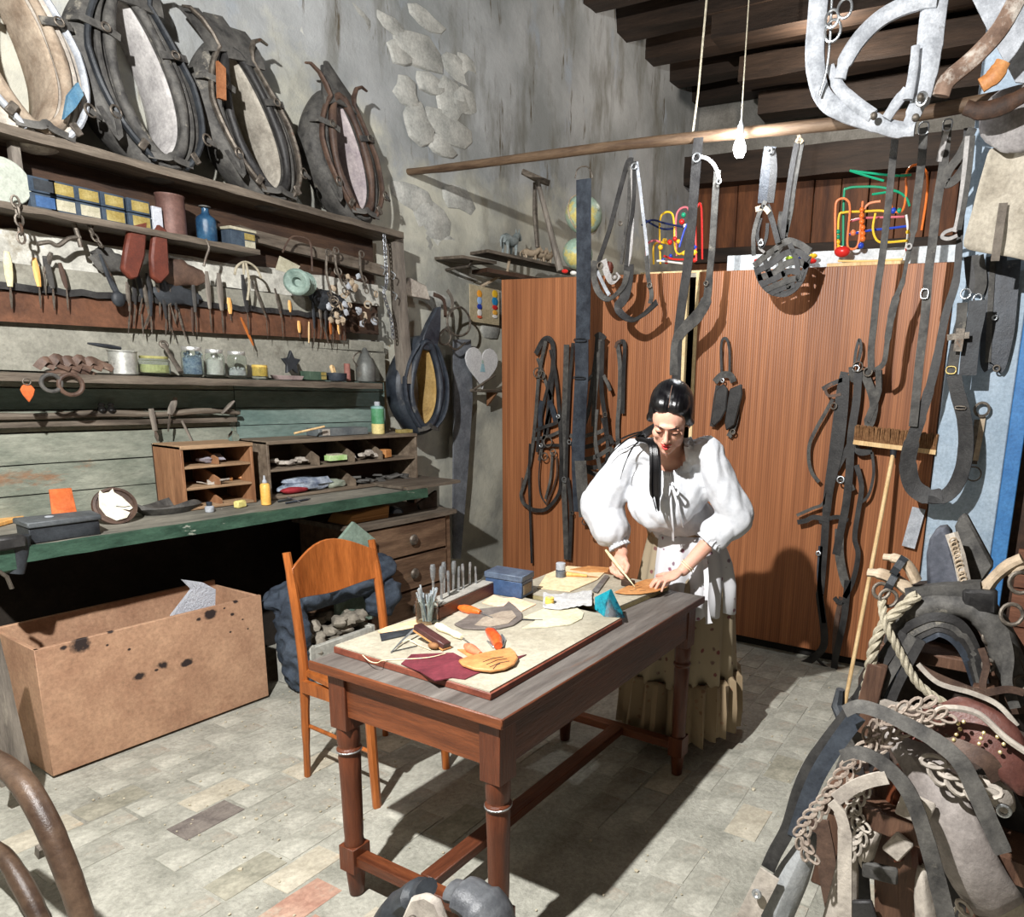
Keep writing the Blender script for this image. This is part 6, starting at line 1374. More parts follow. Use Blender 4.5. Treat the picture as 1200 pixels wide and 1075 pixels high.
# leather aprons / cloth at right top
t = thing('leather_apron', 'stiff beige-grey leather apron hanging over the blue pillar at right', 'apron', onY(1165, 300, 3.7))
PALEH = mat('stiff beige hide', (146, 138, 124), (184, 176, 160), (120, 112, 98), sc=5, rough=.8)
gr = []
for i in range(9):
    row = []
    for j in range(9):
        u = i/8; v = j/8
        xl = 1160-34*v; xr = 1238; y = 172+122*v+(14*v*(u-.3)); yy = y+ (10*u if v > .8 else 0)
        row.append(onY(xl+(xr-xl)*u, yy, 3.66)+V((0, .03*math.sin(u*7+v)+.02*noise.noise(V((u*4, v*4, 1))), 0)))
    gr.append(row)
g = G(); n = 9; g.add([p for r_ in gr for p in r_], [(i*n+j, i*n+j+1, (i+1)*n+j+1, (i+1)*n+j) for i in range(8) for j in range(8)])
o = g.build('hide', PALEH, t, sub=1); s_ = o.modifiers.new('sol', 'SOLIDIFY'); s_.thickness = .008
G().ribbon(sm([onY(1176, 238, 3.62), onY(1171, 270, 3.60), onY(1166, 306, 3.61)], 4), .035, .004).build('dark_band', mat('dark hide stripe', (92, 84, 76), (116, 108, 98), sc=9), t)
t2 = thing('saddle_pad', 'grey rounded saddle pad hung above the beige apron', 'saddle pad', onY(1180, 160, 3.6))
G().ell(onY(1196, 140, 3.62), (.16, .05, .13), Ry(.3), seg=22, rings=14, jit=.15).build('pad', mat('grey felt pad', (118, 114, 114), (150, 146, 144), (96, 84, 80), sc=7, rough=.9), t2)
# white wooden saddle frame at the pole end
t = thing('collar_yoke', 'big white-painted wooden collar frame hung at the right end of the pole', 'wooden frame', onY(1070, 150, 3.45))
def fr(pts, rs, m_, name='frame_bar', fl=.6, Y=3.45):
    P = [onY(p[0], p[1], Y)-V((0, p[2] if len(p) > 2 else 0, 0)) for p in pts]; G().tube(sm(P, 5), rs, 10, flat=fl, nrm=(0, -1, 0)).build(name, m_, t)
fr([(962, -30), (958, 20), (955, 60), (958, 95), (968, 118), (990, 132), (1020, 142), (1050, 152), (1072, 152)], [.045, .045, .045, .042, .042, .04, .04, .035, .028], WHITEP)
fr([(1100, -30), (1092, 30), (1088, 70), (1080, 110), (1072, 130), (1064, 148)], [.055, .055, .05, .045, .035, .028], WHITEP, fl=.5)
fr([(986, 96, .03), (992, 76, .03), (1010, 48, .03), (1036, 24, .03), (1070, 8, .03), (1100, 4, .03)], [.028, .036, .036, .036, .036, .03], WHITEP)
fr([(974, 80, .02), (984, 104, .02), (1002, 122, .02), (1024, 138, .02)], [.02, .028, .03, .03], WHITEP)
fr([(1075, 60, .05), (1072, 90, .05), (1066, 122, .05)], [.018, .02, .022], WHITEP)
fr([(1040, 142, .03), (1052, 124, .03), (1064, 108, .03)], [.022, .024, .02], WHITEP)
fr([(1104, 118, .05), (1112, 100, .05), (1140, 76, .05), (1170, 44, .05), (1190, 10, .05), (1205, -20, .05)], [.036, .036, .036, .036, .036, .036], mat('grey brown worn wood', (92, 72, 60), (140, 116, 100), (180, 172, 162), sc=8, t3=.55), 'brown_bar')
fr([(1132, 128, .02), (1150, 132, .02), (1176, 126, .02), (1210, 108, .02)], [.03, .036, .036, .03], W_DARK, 'brown_bar')
fr([(1150, 104, .03), (1166, 92, .03), (1176, 76, .03)], [.03, .035, .03], L_TAN, 'tan_block')
fr([(980, -20, .06), (978, 20, .06), (976, 60, .06), (972, 90, .06), (964, 118, .06)], [.006]*5, STEEL, 'chain_wire')
for (x, y, R) in ((975, 22, .028), (976, 36, .034), (1080, 116, .02), (990, 10, .03)):
    G().torus(onY(x, y, 3.37), R, .006, (0, -1, .1), sy=1.3).build('ring', STEEL, t)
for (x, y) in ((1079, 114), (1073, 138), (1024, 136)): G().ell(onY(x, y, 3.37), .016).build('bolt', IRON, t)
solo('white_sheet', G().prism([onY(1130, -20, 3.7), onY(1230, -20, 3.7), onY(1230, 100, 3.7), onY(1190, 96, 3.7), onY(1160, 40, 3.7)], (0, .012, 0)), WHITEP, 'whitish board behind the brown bar at the top right corner', 'board')

# ---- broom upside down
t = thing('broom', 'broom standing upside down against the wardrobe, wide brown bristle head', 'broom', (-.62, 3.6, 0))
b0 = onZ(990, 826, .0); btop = onY(1047, 530, 4.0)
G().tube([b0, b0.lerp(btop, .5), btop], [.011, .011, .012], 10).build('handle', W_LIGHT, t)
a = onY(1001, 518, 4.0); b = onY(1097, 530, 4.0)
G().plank(a, b, .05, .024, n=3, wob=.001).build('head_block', W_LIGHT, t)
G().tube([btop-V((0, 0, .03)), btop+V((0, 0, .02))], [.016, .02], 10).build('socket', BLACKM, t)
g = G(); rr_ = random.Random(9)
for i in range(60):
    for j in range(5):
        p = a.lerp(b, (i+.5)/60)+V((0, -.02+.01*j, .012)); q = p+V((rr_.uniform(-.006, .006), rr_.uniform(-.006, .006), .075+.01*rr_.random()))
        g.tube([p, q], [.0034, .0028], 4)
o = g.build('bristles', mat('brown bristles', (110, 76, 48), (150, 112, 76), sc=60, rough=.9), t); o['kind'] = 'stuff'

# ================================================================ ON TOP OF THE WARDROBE AND THE SMALL LEFT SHELF
ZW = 2.281
t = thing('globe', 'pale green globe, the upper one, seen behind the wide belt', 'globe', onY(684, 290, 4.42))
GLB = mat('faded globe map', (140, 164, 146), (172, 190, 172), (196, 180, 104), sc=5, rough=.35, t3=.56, w3=.05)
c = onY(684, 252, 4.42)
G().ell(c, .128, seg=32, rings=20).build('sphere', GLB, t)
G().torus(c, .134, .004, (.9, -.3, .2), seg=36).build('meridian_ring', BONE, t)
G().cyl((c.x, c.y, ZW+.2), (c.x, c.y, c.z-.125), .012).build('stem', BONE, t)
c2 = onY(677, 298, 4.42)
t = thing('globe', 'lower pale green globe on the wardrobe top, half hidden by the belt', 'globe', (c2.x, c2.y, ZW)); c2.z = max(c2.z, ZW+.105)
G().ell(c2, .105, seg=32, rings=20).build('sphere', GLB, t)
G().lathe([(.06, 0), (.065, .006), (.02, .014), (.016, .03)], (c2.x, c2.y, ZW), seg=20).build('foot', W_DARK, t)
# left shelf with toys
t = thing('plank_shelf', 'rough pale shelf of planks on iron brackets at the far left wall', 'shelf', (-3.7, 4.7, 2.38))
pa, pb = onX(520, 300, -3.72), onX(552, 298, -3.72)
G().plank((-3.70, 3.98, 2.42), (-3.70, 4.34, 2.44), .26, .02, n=5, wob=.004).build('shelf_panel', W_OLD, t)
G().plank((-3.66, 4.25, 2.50), (-3.44, 5.2, 2.49), .22, .022, n=6, wob=.004).build('shelf_panel', W_OLD, t)
G().plank((-3.70, 4.3, 2.38), (-3.50, 5.0, 2.37), .20, .03, n=6, wob=.004).build('shelf_panel', W_DARK, t)
G().tube([(-3.86, 4.1, 2.36), (-3.62, 4.1, 2.38), (-3.62, 4.14, 2.44)], .010, 6).build('bracket', IRON, t)
G().tube([(-3.86, 4.5, 2.30), (-3.60, 4.5, 2.40), (-3.58, 4.5, 2.49)], .012, 6).build('bracket', BONE, t)
def toyhorse(name, label, c, s_, m_, yaw, hh=1.0):
    t = thing(name, label, 'toy animal', c, 'toy animals on the plank shelf'); M = Rz(yaw)
    def L(x, y, z): return V(c)+M @ V((x*s_, y*s_, z*s_))
    g = G(); g.tube([L(-.55, 0, .62), L(-.3, 0, .66), L(.0, 0, .62), L(.35, 0, .66), L(.55, 0, .8), L(.72, 0, 1.0), L(.80, 0, 1.02), L(1.02, 0, .86)], [s_*r for r in (.16, .24, .23, .24, .18, .13, .14, .09)], 12); g.build('body', m_, t)
    for (x, y) in ((-.4, .12), (-.4, -.12), (.35, .12), (.35, -.12)):
        G().tube([L(x, y, .55), L(x+.04, y, .3), L(x, y, .0)], [s_*.10, s_*.06, s_*.055], 8).build('leg', m_, t)
    for y in (.06, -.06): G().tube([L(.78, y, 1.1), L(.76, y*1.6, 1.28)], [s_*.05, s_*.01], 6).build('ear', m_, t)
    G().tube([L(-.66, 0, .68), L(-.78, 0, .5), L(-.76, 0, .25)], [s_*.04, s_*.05, s_*.02], 6).build('tail', m_, t)
GH = mat('grey clay', (104, 114, 114), (140, 148, 148), sc=9, rough=.7)
q = onX(592, 300, -3.56)
toyhorse('toy_donkey', 'grey clay donkey standing on the plank shelf left of the mallet', onX(597, 300, -3.60)+V((0, 0, .0)), .17, GH, 1.75)
for k, px in enumerate((621, 631, 640)):
    toyhorse('toy_horse', ['beige toy horse nearest the grey donkey', 'beige toy horse in the middle of three', 'beige toy horse nearest the globes'][k], onX(px, 308+k*2, -3.50), .11, BONE, 1.2+.2*k)
t = thing('long_mallet', 'long-handled wooden mallet leaning on the plank shelf', 'mallet', onY(655, 315, 4.25))
a, b = onY(630, 212, 4.25), onY(657, 318, 4.25)
G().tube([b, a], [.026, .016], 8).build('handle', W_OLDZ, t)
G().tube([onY(612, 201, 4.2), onY(628, 209, 4.25), onY(644, 215, 4.3)], [.020, .024, .020], 8).build('head', W_OLD, t)
solo('rusty_rod', G().tube([onY(627, 214, 4.3), onY(627, 250, 4.3), onY(630, 290, 4.3)], [.014, .018, .016], 7), IRON, 'rusty upright rod beside the long mallet', 'rod')
# bead mazes
def rodcol(c): return mat('enamel wire %d %d %d' % c, c, c, bump=0, rough=.3)
RED, ORG, YLW, GRN, BLU2, WHT, PNK = (206, 44, 40), (226, 116, 50), (236, 190, 50), (30, 150, 110), (40, 70, 180), (228, 226, 220), (206, 110, 120)
def maze(name, label, wires, beads, base, Y):
    t = thing(name, label, 'toy', onY((base[0]+base[2])/2, base[3], Y))
    a = onY(base[0], base[3], Y); b = onY(base[2], base[3], Y)
    za = max(min(a.z, b.z), ZW+.018)
    G().bb((a.x, Y-.09, ZW+.001), (b.x, Y+.09, ZW+.022)).build('base_board', W_LIGHT, t, bev=.003)
    for pts, col, dy in wires: G().tube(sm([onY(p[0], p[1], Y+(dy if len(p) < 3 else p[2])) for p in pts], 6), .0065, 7).build('wire', rodcol(col), t)
    for (x, y, col, r, dy) in beads: G().ell(onY(x, y, Y+dy), r, seg=12, rings=8).build('bead', rodcol(col), t)
maze('bead_maze', 'bead maze toy with yellow, red and blue wires over the left door', [
    ([(766, 310), (766, 290), (772, 284), (784, 286)], YLW, 0), ([(774, 310), (773, 262), (778, 250), (787, 250), (790, 262), (791, 290), (796, 298), (806, 292)], YLW, .03), ([(758, 308), (758, 288), (766, 282), (774, 284)], PNK, -.04),
    ([(752, 264), (764, 258), (780, 262), (800, 266)], (30, 40, 80), 0), ([(756, 258), (775, 268), (790, 268)], (30, 40, 80), .03), ([(793, 300), (792, 260), (796, 246), (806, 244), (808, 260)], PNK, .04), ([(816, 306), (815, 255), (818, 241), (822, 245), (823, 304)], RED, .02),
    ([(778, 300), (790, 304), (808, 304)], RED, -.02), ([(796, 290), (802, 270), (806, 262)], BLU2, 0), ([(770, 306), (776, 306), (800, 309)], WHT, -.05)],
    [(779, 282, YLW, .016, 0), (785, 284, RED, .017, 0), (791, 280, RED, .015, 0), (795, 283, YLW, .014, 0), (774, 290, YLW, .017, 0), (781, 307, RED, .014, -.02), (777, 305, BLU2, .012, -.02), (799, 260, RED, .018, .04), (801, 252, GRN, .016, .04), (803, 265, WHT, .014, .04), (814, 290, BLU2, .016, .02), (814, 296, YLW, .018, .02), (814, 305, RED, .015, .02), (801, 297, YLW, .014, .03), (786, 300, BLU2, .012, 0)], (756, 300, 826, 312), 4.36)
maze('bead_maze', 'larger bead maze toy with green zigzag and orange loops over the right door', [
    ([(979, 295), (979, 245), (983, 234), (992, 234), (996, 245), (993, 285), (998, 292), (1005, 288), (1008, 270), (1011, 236)], (232, 130, 80), 0), ([(982, 296), (983, 255), (990, 249), (1010, 248), (1030, 247), (1038, 248)], YLW, .02), ([(988, 296), (989, 230), (993, 221), (1010, 219), (1035, 220), (1058, 228), (1066, 240)], GRN, .05),
    ([(996, 200), (1020, 203), (1050, 206), (1068, 205)], GRN, -.02), ([(996, 200), (1015, 206), (1036, 212)], GRN, -.02), ([(1022, 228), (1035, 226), (1050, 224), (1062, 232), (1066, 242)], GRN, 0), ([(1012, 275), (1012, 250), (1018, 239), (1032, 236)], (232, 150, 110), .03),
    ([(1026, 250), (1023, 268), (1028, 282), (1040, 284), (1064, 282)], YLW, -.03), ([(1044, 240), (1048, 248), (1058, 246), (1062, 225), (1062, 205), (1068, 195), (1078, 194), (1086, 204), (1086, 230), (1080, 270)], ORG, .0), ([(995, 260), (1010, 256), (1030, 255), (1060, 254)], PNK, .04), ([(994, 275), (1020, 270), (1040, 268), (1064, 265)], BLU2, .02), ([(1062, 252), (1064, 270), (1062, 290), (1058, 300)], WHT, -.02), ([(982, 306), (1020, 306), (1058, 304)], (232, 196, 130), -.06)],
    [(1010, 246, ORG, .014, 0), (1010, 253, ORG, .015, 0), (1010, 260, ORG, .016, 0), (1011, 267, ORG, .016, 0), (1011, 274, ORG, .017, 0), (1011, 280, ORG, .017, 0), (1009, 288, BLU2, .017, 0), (1047, 247, BLU2, .016, 0), (1054, 247, GRN, .014, 0), (982, 272, GRN, .014, .02), (982, 278, GRN, .014, .02), (982, 284, YLW, .014, .02), (983, 290, YLW, .014, .02), (1000, 273, (232, 130, 80), .017, .02), (1064, 292, RED, .016, -.02), (1064, 272, YLW, .012, -.02)], (974, 300, 1064, 306), 4.22)
G().ell(onY(987, 295, 4.2), (.045, .03, .03)).build('red_foot', rodcol(RED), bpy.data.objects['bead_maze.001'])
t = thing('toy_cars', 'few small bright toy pieces lying on the wardrobe top above the muzzle basket', 'toys', onY(930, 312, 4.2))
for (x, y, c_) in ((888, 306, RED), (925, 303, (170, 200, 60)), (934, 304, BLU2), (945, 304, PNK), (952, 306, RED), (953, 300, YLW), (662, 318, RED), (672, 320, WHT)):
    G().ell(onY(x, y, 4.22), (.025, .02, .014), seg=10, rings=6).build('toy_piece', rodcol(c_), t)
# ================================================================ THE WOMAN
def remeshed(name, g, m_, parent, voxel, smooth_it=4, sub=0, deform=None):
    me = bpy.data.meshes.new(name); off = OFF[parent.name]
    me.from_pydata([tuple(v-off) for v in g.v], [], g.f)
    bm = bmesh.new(); bm.from_mesh(me); bmesh.ops.remove_doubles(bm, verts=bm.verts, dist=1e-6); bmesh.ops.recalc_face_normals(bm, faces=bm.faces); bm.to_mesh(me); bm.free()
    o = bpy.data.objects.new(name, me); COL.objects.link(o)
    r = o.modifiers.new('r', 'REMESH'); r.mode = 'VOXEL'; r.voxel_size = voxel; r.use_smooth_shade = True
    s_ = o.modifiers.new('s', 'SMOOTH'); s_.factor = .5; s_.iterations = smooth_it
    dg = bpy.context.evaluated_depsgraph_get(); dg.update()
    me2 = bpy.data.meshes.new_from_object(o.evaluated_get(dg)); o.modifiers.clear(); o.data = me2; me2.name = name
    if deform:
        me2.calc_loop_triangles() if False else None
        nrm = [v.normal.copy() for v in me2.vertices]
        for v, n in zip(me2.vertices, nrm): v.co += n*deform(v.co+off, n)
    me2.materials.clear(); me2.materials.append(m_); me2.polygons.foreach_set('use_smooth', [True]*len(me2.polygons))
    o.parent = parent; OFF[o.name] = off; return o
def caps(g, pts, rs, seg=14):
    for i in range(len(pts)-1):
        a, b = V(pts[i]), V(pts[i+1]); g.tube([a, b], [rs[i], rs[i+1]], seg)
    for p, r in zip(pts, rs): g.ell(p, r*1.005, seg=seg, rings=9)
SKIN = mat('skin', (196, 146, 124), (210, 164, 144), fine=.03, sc=6, rough=.5, bump=.05, spec=.3)
SKIN.node_tree.nodes['Principled BSDF'].inputs['Subsurface Weight'].default_value = .12
SKIN.node_tree.nodes['Principled BSDF'].inputs['Subsurface Scale'].default_value = .01
HAIR = mat('black hair', (4, 4, 6), (11, 10, 14), sc=40, axis=(3, 1, .3), rough=.28, bump=.15, spec=.5)
BLOUSE = mat('white cotton', (186, 189, 194), (204, 206, 210), fine=.03, sc=30, rough=.9, bump=.25, spec=.1)
t = thing('person', 'woman with dark ponytail in white puff-sleeved blouse and flowered skirt bending over the table', 'person', (-1.25, 2.80, 0))
# head frame
HC = V((-1.163, 2.40, 1.485))
hf = V((.26, -.80, -.52)).normalized(); hr = hf.cross(V((0, 0, 1))).normalized(); hr = (hr+V((0, 0, .10))).normalized(); hu = hr.cross(hf).normalized(); hr = hf.cross(hu)
def HP(x, y, z): return HC+hr*x+hf*y+hu*z         # x her left (image right) +, y forward, z up
HM = Matrix((hr, hf, hu)).transposed()
g = G()
def E(x, y, z, rx, ry, rz, gg=None): (gg or g).ell(HP(x, y, z), (rx, ry, rz), HM, seg=20, rings=14)
E(0, -.018, .040, .074, .090, .082)          # cranium
E(0, .022, .020, .064, .066, .070)           # forehead, upper face
E(0, .034, -.035, .056, .052, .066)          # mid face
E(0, .046, -.072, .040, .040, .045)          # lower face
E(0, .066, -.098, .022, .020, .018)          # chin
E(.034, .060, -.028, .024, .022, .022); E(-.034, .060, -.028, .024, .022, .022)   # cheeks
E(.0, .088, .020, .034, .010, .010)          # brow ridge
g.tube([HP(0, .086, .010), HP(0, .097, -.012), HP(0, .107, -.030)], [.007, .008, .0095], 10)
E(0, .106, -.033, .0105, .010, .009); E(.010, .098, -.036, .007, .008, .006); E(-.010, .098, -.036, .007, .008, .006)
E(0, .086, -.058, .021, .010, .007); E(0, .084, -.071, .017, .010, .008)
for s_ in (1, -1):
    E(.072*s_, -.004, -.012, .007, .017, .028); E(.036*s_, .03, -.07, .020, .032, .026)
# neck and trunk
NB = V((-1.235, 2.545, 1.375))
caps(g, [HP(0, -.03, -.05), HP(0, -.055, -.10), NB, V((-1.25, 2.60, 1.33))], [.055, .052, .056, .07])
RS, LS_ = V((-1.425, 2.555, 1.315)), V((-1.075, 2.575, 1.345))
CHEST = V((-1.255, 2.625, 1.20)); WAIST = V((-1.265, 2.74, 1.0)); PEL = V((-1.26, 2.85, .90))
g.ell(CHEST, (.150, .105, .13), Rx(-.45), 20, 14); g.ell((CHEST+V((.005, -.03, .085))), (.100, .075, .06), Rx(-.5), 20, 14); g.ell(WAIST, (.115, .085, .12), Rx(-.4), 18, 12); g.ell(PEL, (.155, .12, .13), None, 18, 12)
caps(g, [RS, CHEST+V((-.03, 0, .08)), CHEST+V((.03, 0, .09)), LS_], [.042, .060, .060, .042])
# arms : shoulder, elbow, wrist
RE, RW = V((-1.545, 2.56, 1.08)), V((-1.432, 2.545, .905))
LE, LW = V((-.985, 2.66, 1.10)), V((-1.150, 2.555, .868))
caps(g, [RS, RE, RE.lerp(RW, .3), RW], [.042, .039, .038, .025]); caps(g, [LS_, LE, LE.lerp(LW, .3), LW], [.042, .039, .038, .025])
# legs and feet (under the skirt)
for s_ in (-1, 1):
    caps(g, [PEL+V((.08*s_, 0, -.02)), V((-1.25+.085*s_, 2.83, .48)), V((-1.25+.09*s_, 2.87, .10))], [.085, .055, .036])
    g.ell((-1.25+.09*s_, 2.81, .045), (.042, .11, .042))
# right hand (pinching the tool) : fingers as bent chains
def hand(palm, dirs, fr):
    (pc, px_, py_, pz_) = palm       # centre, across, along, normal
    M = Matrix((px_, py_, pz_)).transposed()
    g.ell(pc, (.039, .044, .016), M, 16, 10); g.ell(pc+py_*-.022, (.028, .03, .017), M, 12, 8)
    for ch, rs in zip(dirs, fr): caps(g, [pc+px_*a+py_*b+pz_*c for a, b, c in ch], rs, 9)
# left hand : flat, fingers spread pressing on the leather ; x across to her thumb side (image left), along towards camera-left
al = (V((-1.215, 2.455, .822))-LW); al.normalize(); nz_ = V((0, 0, 1)); nz_ = (nz_-al*al.dot(nz_)).normalized(); ac = al.cross(nz_).normalized()   # across
if ac.x > 0: ac = -ac
LP = LW+al*.058+V((0, 0, .002))
hand((LP, ac, al, nz_), [[(.020, .030, 0), (.026, .058, .008), (.030, .080, -.004), (.031, .096, -.016)], [(.006, .034, .002), (.008, .066, .012), (.010, .090, -.002), (.010, .106, -.016)],
     [(-.010, .032, .002), (-.012, .062, .010), (-.014, .084, -.004), (-.014, .098, -.018)], [(-.026, .026, 0), (-.034, .050, .006), (-.038, .068, -.006), (-.040, .080, -.018)],
     [(.026, -.012, -.004), (.050, .008, -.004), (.076, .016, -.010), (.098, .018, -.018)]],
     [[.0090, .0088, .0078, .0064], [.0092, .0088, .0078, .0064], [.0090, .0084, .0074, .0062], [.0080, .0074, .0066, .0056], [.0125, .0115, .0098, .0080]])
# right hand holding the awl
al = V((.10, -.30, -.95)).normalized(); RPc = RW+al*.045+V((-.004, -.004, 0)); ac = V((1, .15, .05)); ac = (ac-al*al.dot(ac)).normalized(); nz_ = ac.cross(al).normalized()
if nz_.y > 0: nz_ = -nz_       # back of the hand towards the camera
hand((RPc, ac, al, nz_), [[(.022, .020, .004), (.038, .030, .020), (.036, .052, .026), (.026, .066, .022)], [(.006, .024, .008), (.010, .034, .030), (.018, .052, .034), (.022, .066, .026)],
     [(-.010, .022, .008), (-.014, .032, .030), (-.004, .050, .036), (.008, .060, .030)], [(-.024, .016, .006), (-.030, .026, .026), (-.020, .044, .032), (-.006, .052, .028)],
     [(.026, -.006, .006), (.042, .012, .014), (.042, .036, .028), (.034, .054, .034)]],
     [[.0092, .0088, .0078, .0064], [.0092, .0088, .0078, .0064], [.0090, .0084, .0074, .0062], [.0080, .0076, .0068, .0058], [.0120, .0108, .0092, .0076]])
RTIP = RPc+ac*.026+al*.062+nz_*.030
body = remeshed('body', g, SKIN, t, .0042, 3)
# face details
LIP = mat('red lips', (176, 52, 50), (196, 74, 68), sc=20, bump=0, rough=.4)
gg = G(); gg.tube(sm([HP(-.019, .086, -.058), HP(-.008, .0965, -.0555), HP(0, .0965, -.0575), HP(.008, .0965, -.0555), HP(.019, .086, -.058)], 4), [.0022, .0038, .0036, .0038, .0022]*1, 7); gg.build('upper_lip', LIP, t)
gg = G(); gg.tube(sm([HP(-.015, .087, -.068), HP(0, .0955, -.072), HP(.015, .087, -.068)], 5), [.0025, .0052, .0052, .0025], 7); gg.build('lower_lip', LIP, t)
gg = G(); gg.ell(HP(0, .0915, -.0635), (.013, .004, .0035), HM, 12, 8); gg.build('mouth', mat('dark mouth', (40, 12, 12), (60, 20, 20), bump=0), t)
for s_ in (1, -1):
    G().tube(sm([HP(.012*s_, .0945, .0145), HP(.028*s_, .0935, .0205), HP(.044*s_, .080, .017)], 4), [.0022, .0026, .0013], 6).build('eyebrow', HAIR, t)
    gg = G(); gg.ell(HP(.029*s_, .078, -.001), (.0150, .0130, .0105), HM, 16, 10); gg.build('eyelid', mat('eyelid', (206, 150, 128), (216, 164, 142), bump=0, rough=.4), t)
    G().tube(sm([HP(.0150*s_, .0845, -.0065), HP(.029*s_, .0905, -.0095), HP(.0435*s_, .0800, -.0062)], 4), [.0010, .0022, .0013], 6).build('eyelashes', HAIR, t)
# hair : cap, parted in the middle, gathered behind, long tail over her right shoulder
g = G()
g.ell(HP(0, -.026, .047), (.083, .097, .088), HM, 28, 20)
g.ell(HP(.022, .004, .078), (.050, .070, .042), HM, 20, 12); g.ell(HP(-.022, .004, .078), (.050, .070, .042), HM, 20, 12)
for s_ in (1, -1): g.ell(HP(.062*s_, -.012, .030), (.022, .056, .050), HM, 16, 10); caps(g, [HP(.066*s_, .028, .034), HP(.074*s_, .0, -.008), HP(.055*s_, -.06, -.045)], [.014, .017, .024])
g.ell(HP(.0, -.095, -.02), (.045, .035, .04), HM, 16, 10)
hairo = remeshed('hair', g, HAIR, t, .004, 3, deform=lambda p, n: .0016*noise.noise(V(((p-HC).dot(hr)*170, (p-HC).dot(hf)*12, (p-HC).dot(hu)*12))))
G().tube(sm([HP(0, .071, .092), HP(0, .045, .124), HP(0, .0, .139)], 5), .0016, 5, flat=.4).build('parting', mat('scalp', (190, 150, 130), (200, 160, 140), bump=0), t)
g = G(); base = HP(-.03, -.10, -.03)
q = [base, onY(752, 512, 2.50), onY(765, 520, 2.40), onY(768, 545, 2.38), onY(768, 575, 2.39), onY(771, 600, 2.40)]
rr_ = random.Random(8)
for k in range(16):
    o_ = V((rr_.uniform(-1, 1), rr_.uniform(-1, 1), 0)); l = rr_.uniform(.82, 1.0)
    P_ = [p+o_*f for p, f in zip(q, (.015, .016, .013, .016, .018, .006))]; P_[-1] = P_[-2].lerp(P_[-1], l)
    g.tube(sm(P_, 6), [.008, .009, .008, .008, .007, .0015], 6)
g.build('ponytail', HAIR, t)
g = G()
for k, P_ in enumerate(([(752, 508), (735, 515), (718, 530), (708, 545)], [(756, 512), (742, 524), (732, 545), (727, 562)], [(752, 506), (738, 510), (722, 518), (712, 528)])):
    g.tube(sm([onY(x, y, 2.46-.0*k) for x, y in P_], 6), [.0035, .0035, .002, .001], 6)
g.build('hair_strands', HAIR, t)
# blouse : body and sleeves blown up around the trunk
g = G()
g.ell(CHEST+V((0, .01, .01)), (.185, .140, .150), Rx(-.45), 22, 16); g.ell(WAIST+V((.0, .0, .045)), (.165, .125, .13), Rx(-.4), 22, 14)
g.ell(CHEST+V((-.02, -.055, -.075)), (.150, .10, .11), Rx(-.3), 20, 14)
caps(g, [RS+V((.01, .015, .0)), CHEST+V((-.06, .04, .065)), CHEST+V((.06, .045, .075)), LS_+V((-.01, .015, 0))], [.064, .085, .085, .064])
caps(g, [RS+V((-.005, 0, -.01)), RS.lerp(RE, .45)+V((.0, 0, 0)), RE+V((-.005, 0, .01)), RE.lerp(RW, .45)+V((.0, 0, -.0)), RE.lerp(RW, .80)], [.060, .080, .098, .086, .040])
for s_, S_ in ((-1, RS), (1, LS_)): caps(g, [NB+V((.075*s_, .03, -.035)), S_+V((0, .01, 0))], [.060, .066])
caps(g, [LS_+V((.01, 0, -.01)), LS_.lerp(LE, .45), LE+V((.01, 0, 0)), LE.lerp(LW, .32), LE.lerp(LW, .44)], [.058, .072, .080, .070, .048])
def folds(p, n):
    # gathers running out from the neckline and along the sleeves
    a = math.atan2(p.x-NB.x, p.y-NB.y-.03); d_ = (p-NB).length
    f = .004*math.sin(a*34)*max(0, 1-d_/.20)
    s_ = noise.noise(V((p.x*9+p.z*3, p.y*9, p.z*5)))
    return f*1.6+.022*abs(s_)-.007+.005*noise.noise(V((p.x*30, p.y*30, p.z*14)))
bl = remeshed('blouse', g, BLOUSE, t, .0065, 6, deform=folds)
# the neck opening : cut the blouse away round the neck with a sloping oval
def inneck(p):
    q_ = p-(NB+V((.014, -.045, -.012))); ax_ = V((0, -.55, .83)); h_ = q_.dot(ax_); r_ = q_-ax_*h_
    return h_ > -.09 and (r_.x/.078)**2+((r_-V((r_.x, 0, 0))).length/.088)**2 < 1 and q_.z > -.13
bm = bmesh.new(); bm.from_mesh(bl.data); off = OFF[bl.name]
bmesh.ops.delete(bm, geom=[v for v in bm.verts if inneck(v.co+off)], context='VERTS'); bm.to_mesh(bl.data); bm.free()
sd = bl.modifiers.new('sol', 'SOLIDIFY'); sd.thickness = .003
# ruffle round the neckline
g = G(); ax_ = V((0, -.55, .83)).normalized(); ux = V((1, 0, 0)); uy = ax_.cross(ux).normalized(); cN = NB+V((.014, -.045, -.012))
bm = bmesh.new(); bm.from_mesh(bl.data)
bins = {}
for e in bm.edges:
    if len(e.link_faces) == 1:
        p = (e.verts[0].co+e.verts[1].co)/2+off; q_ = p-cN
        if q_.length > .25: continue
        a = math.atan2(q_.dot(uy), q_.dot(ux)) % (2*PI); bins.setdefault(int(a/(2*PI)*120) % 120, []).append(p)
bm.free()
ring = []; last = None
for k in range(120):
    if k in bins: last = max(bins[k], key=lambda p: (p-cN-ax_*(p-cN).dot(ax_)).length)
    ring.append(last)
ring = [r_ if r_ is not None else last for r_ in ring]
for it_ in range(6): ring = [(ring[k-1]+ring[k]*2+ring[(k+1) % 120])/4 for k in range(120)]
vs = []; fs = []
for k in range(120):
    o_ = (ring[k]-cN).normalized(); wv = .007*math.sin(k*2.1)
    vs += [ring[k]-o_*.010+ax_*(.008+wv), ring[k]+o_*.006+ax_*(.006), ring[k]+o_*.024+ax_*(-.002-wv)]
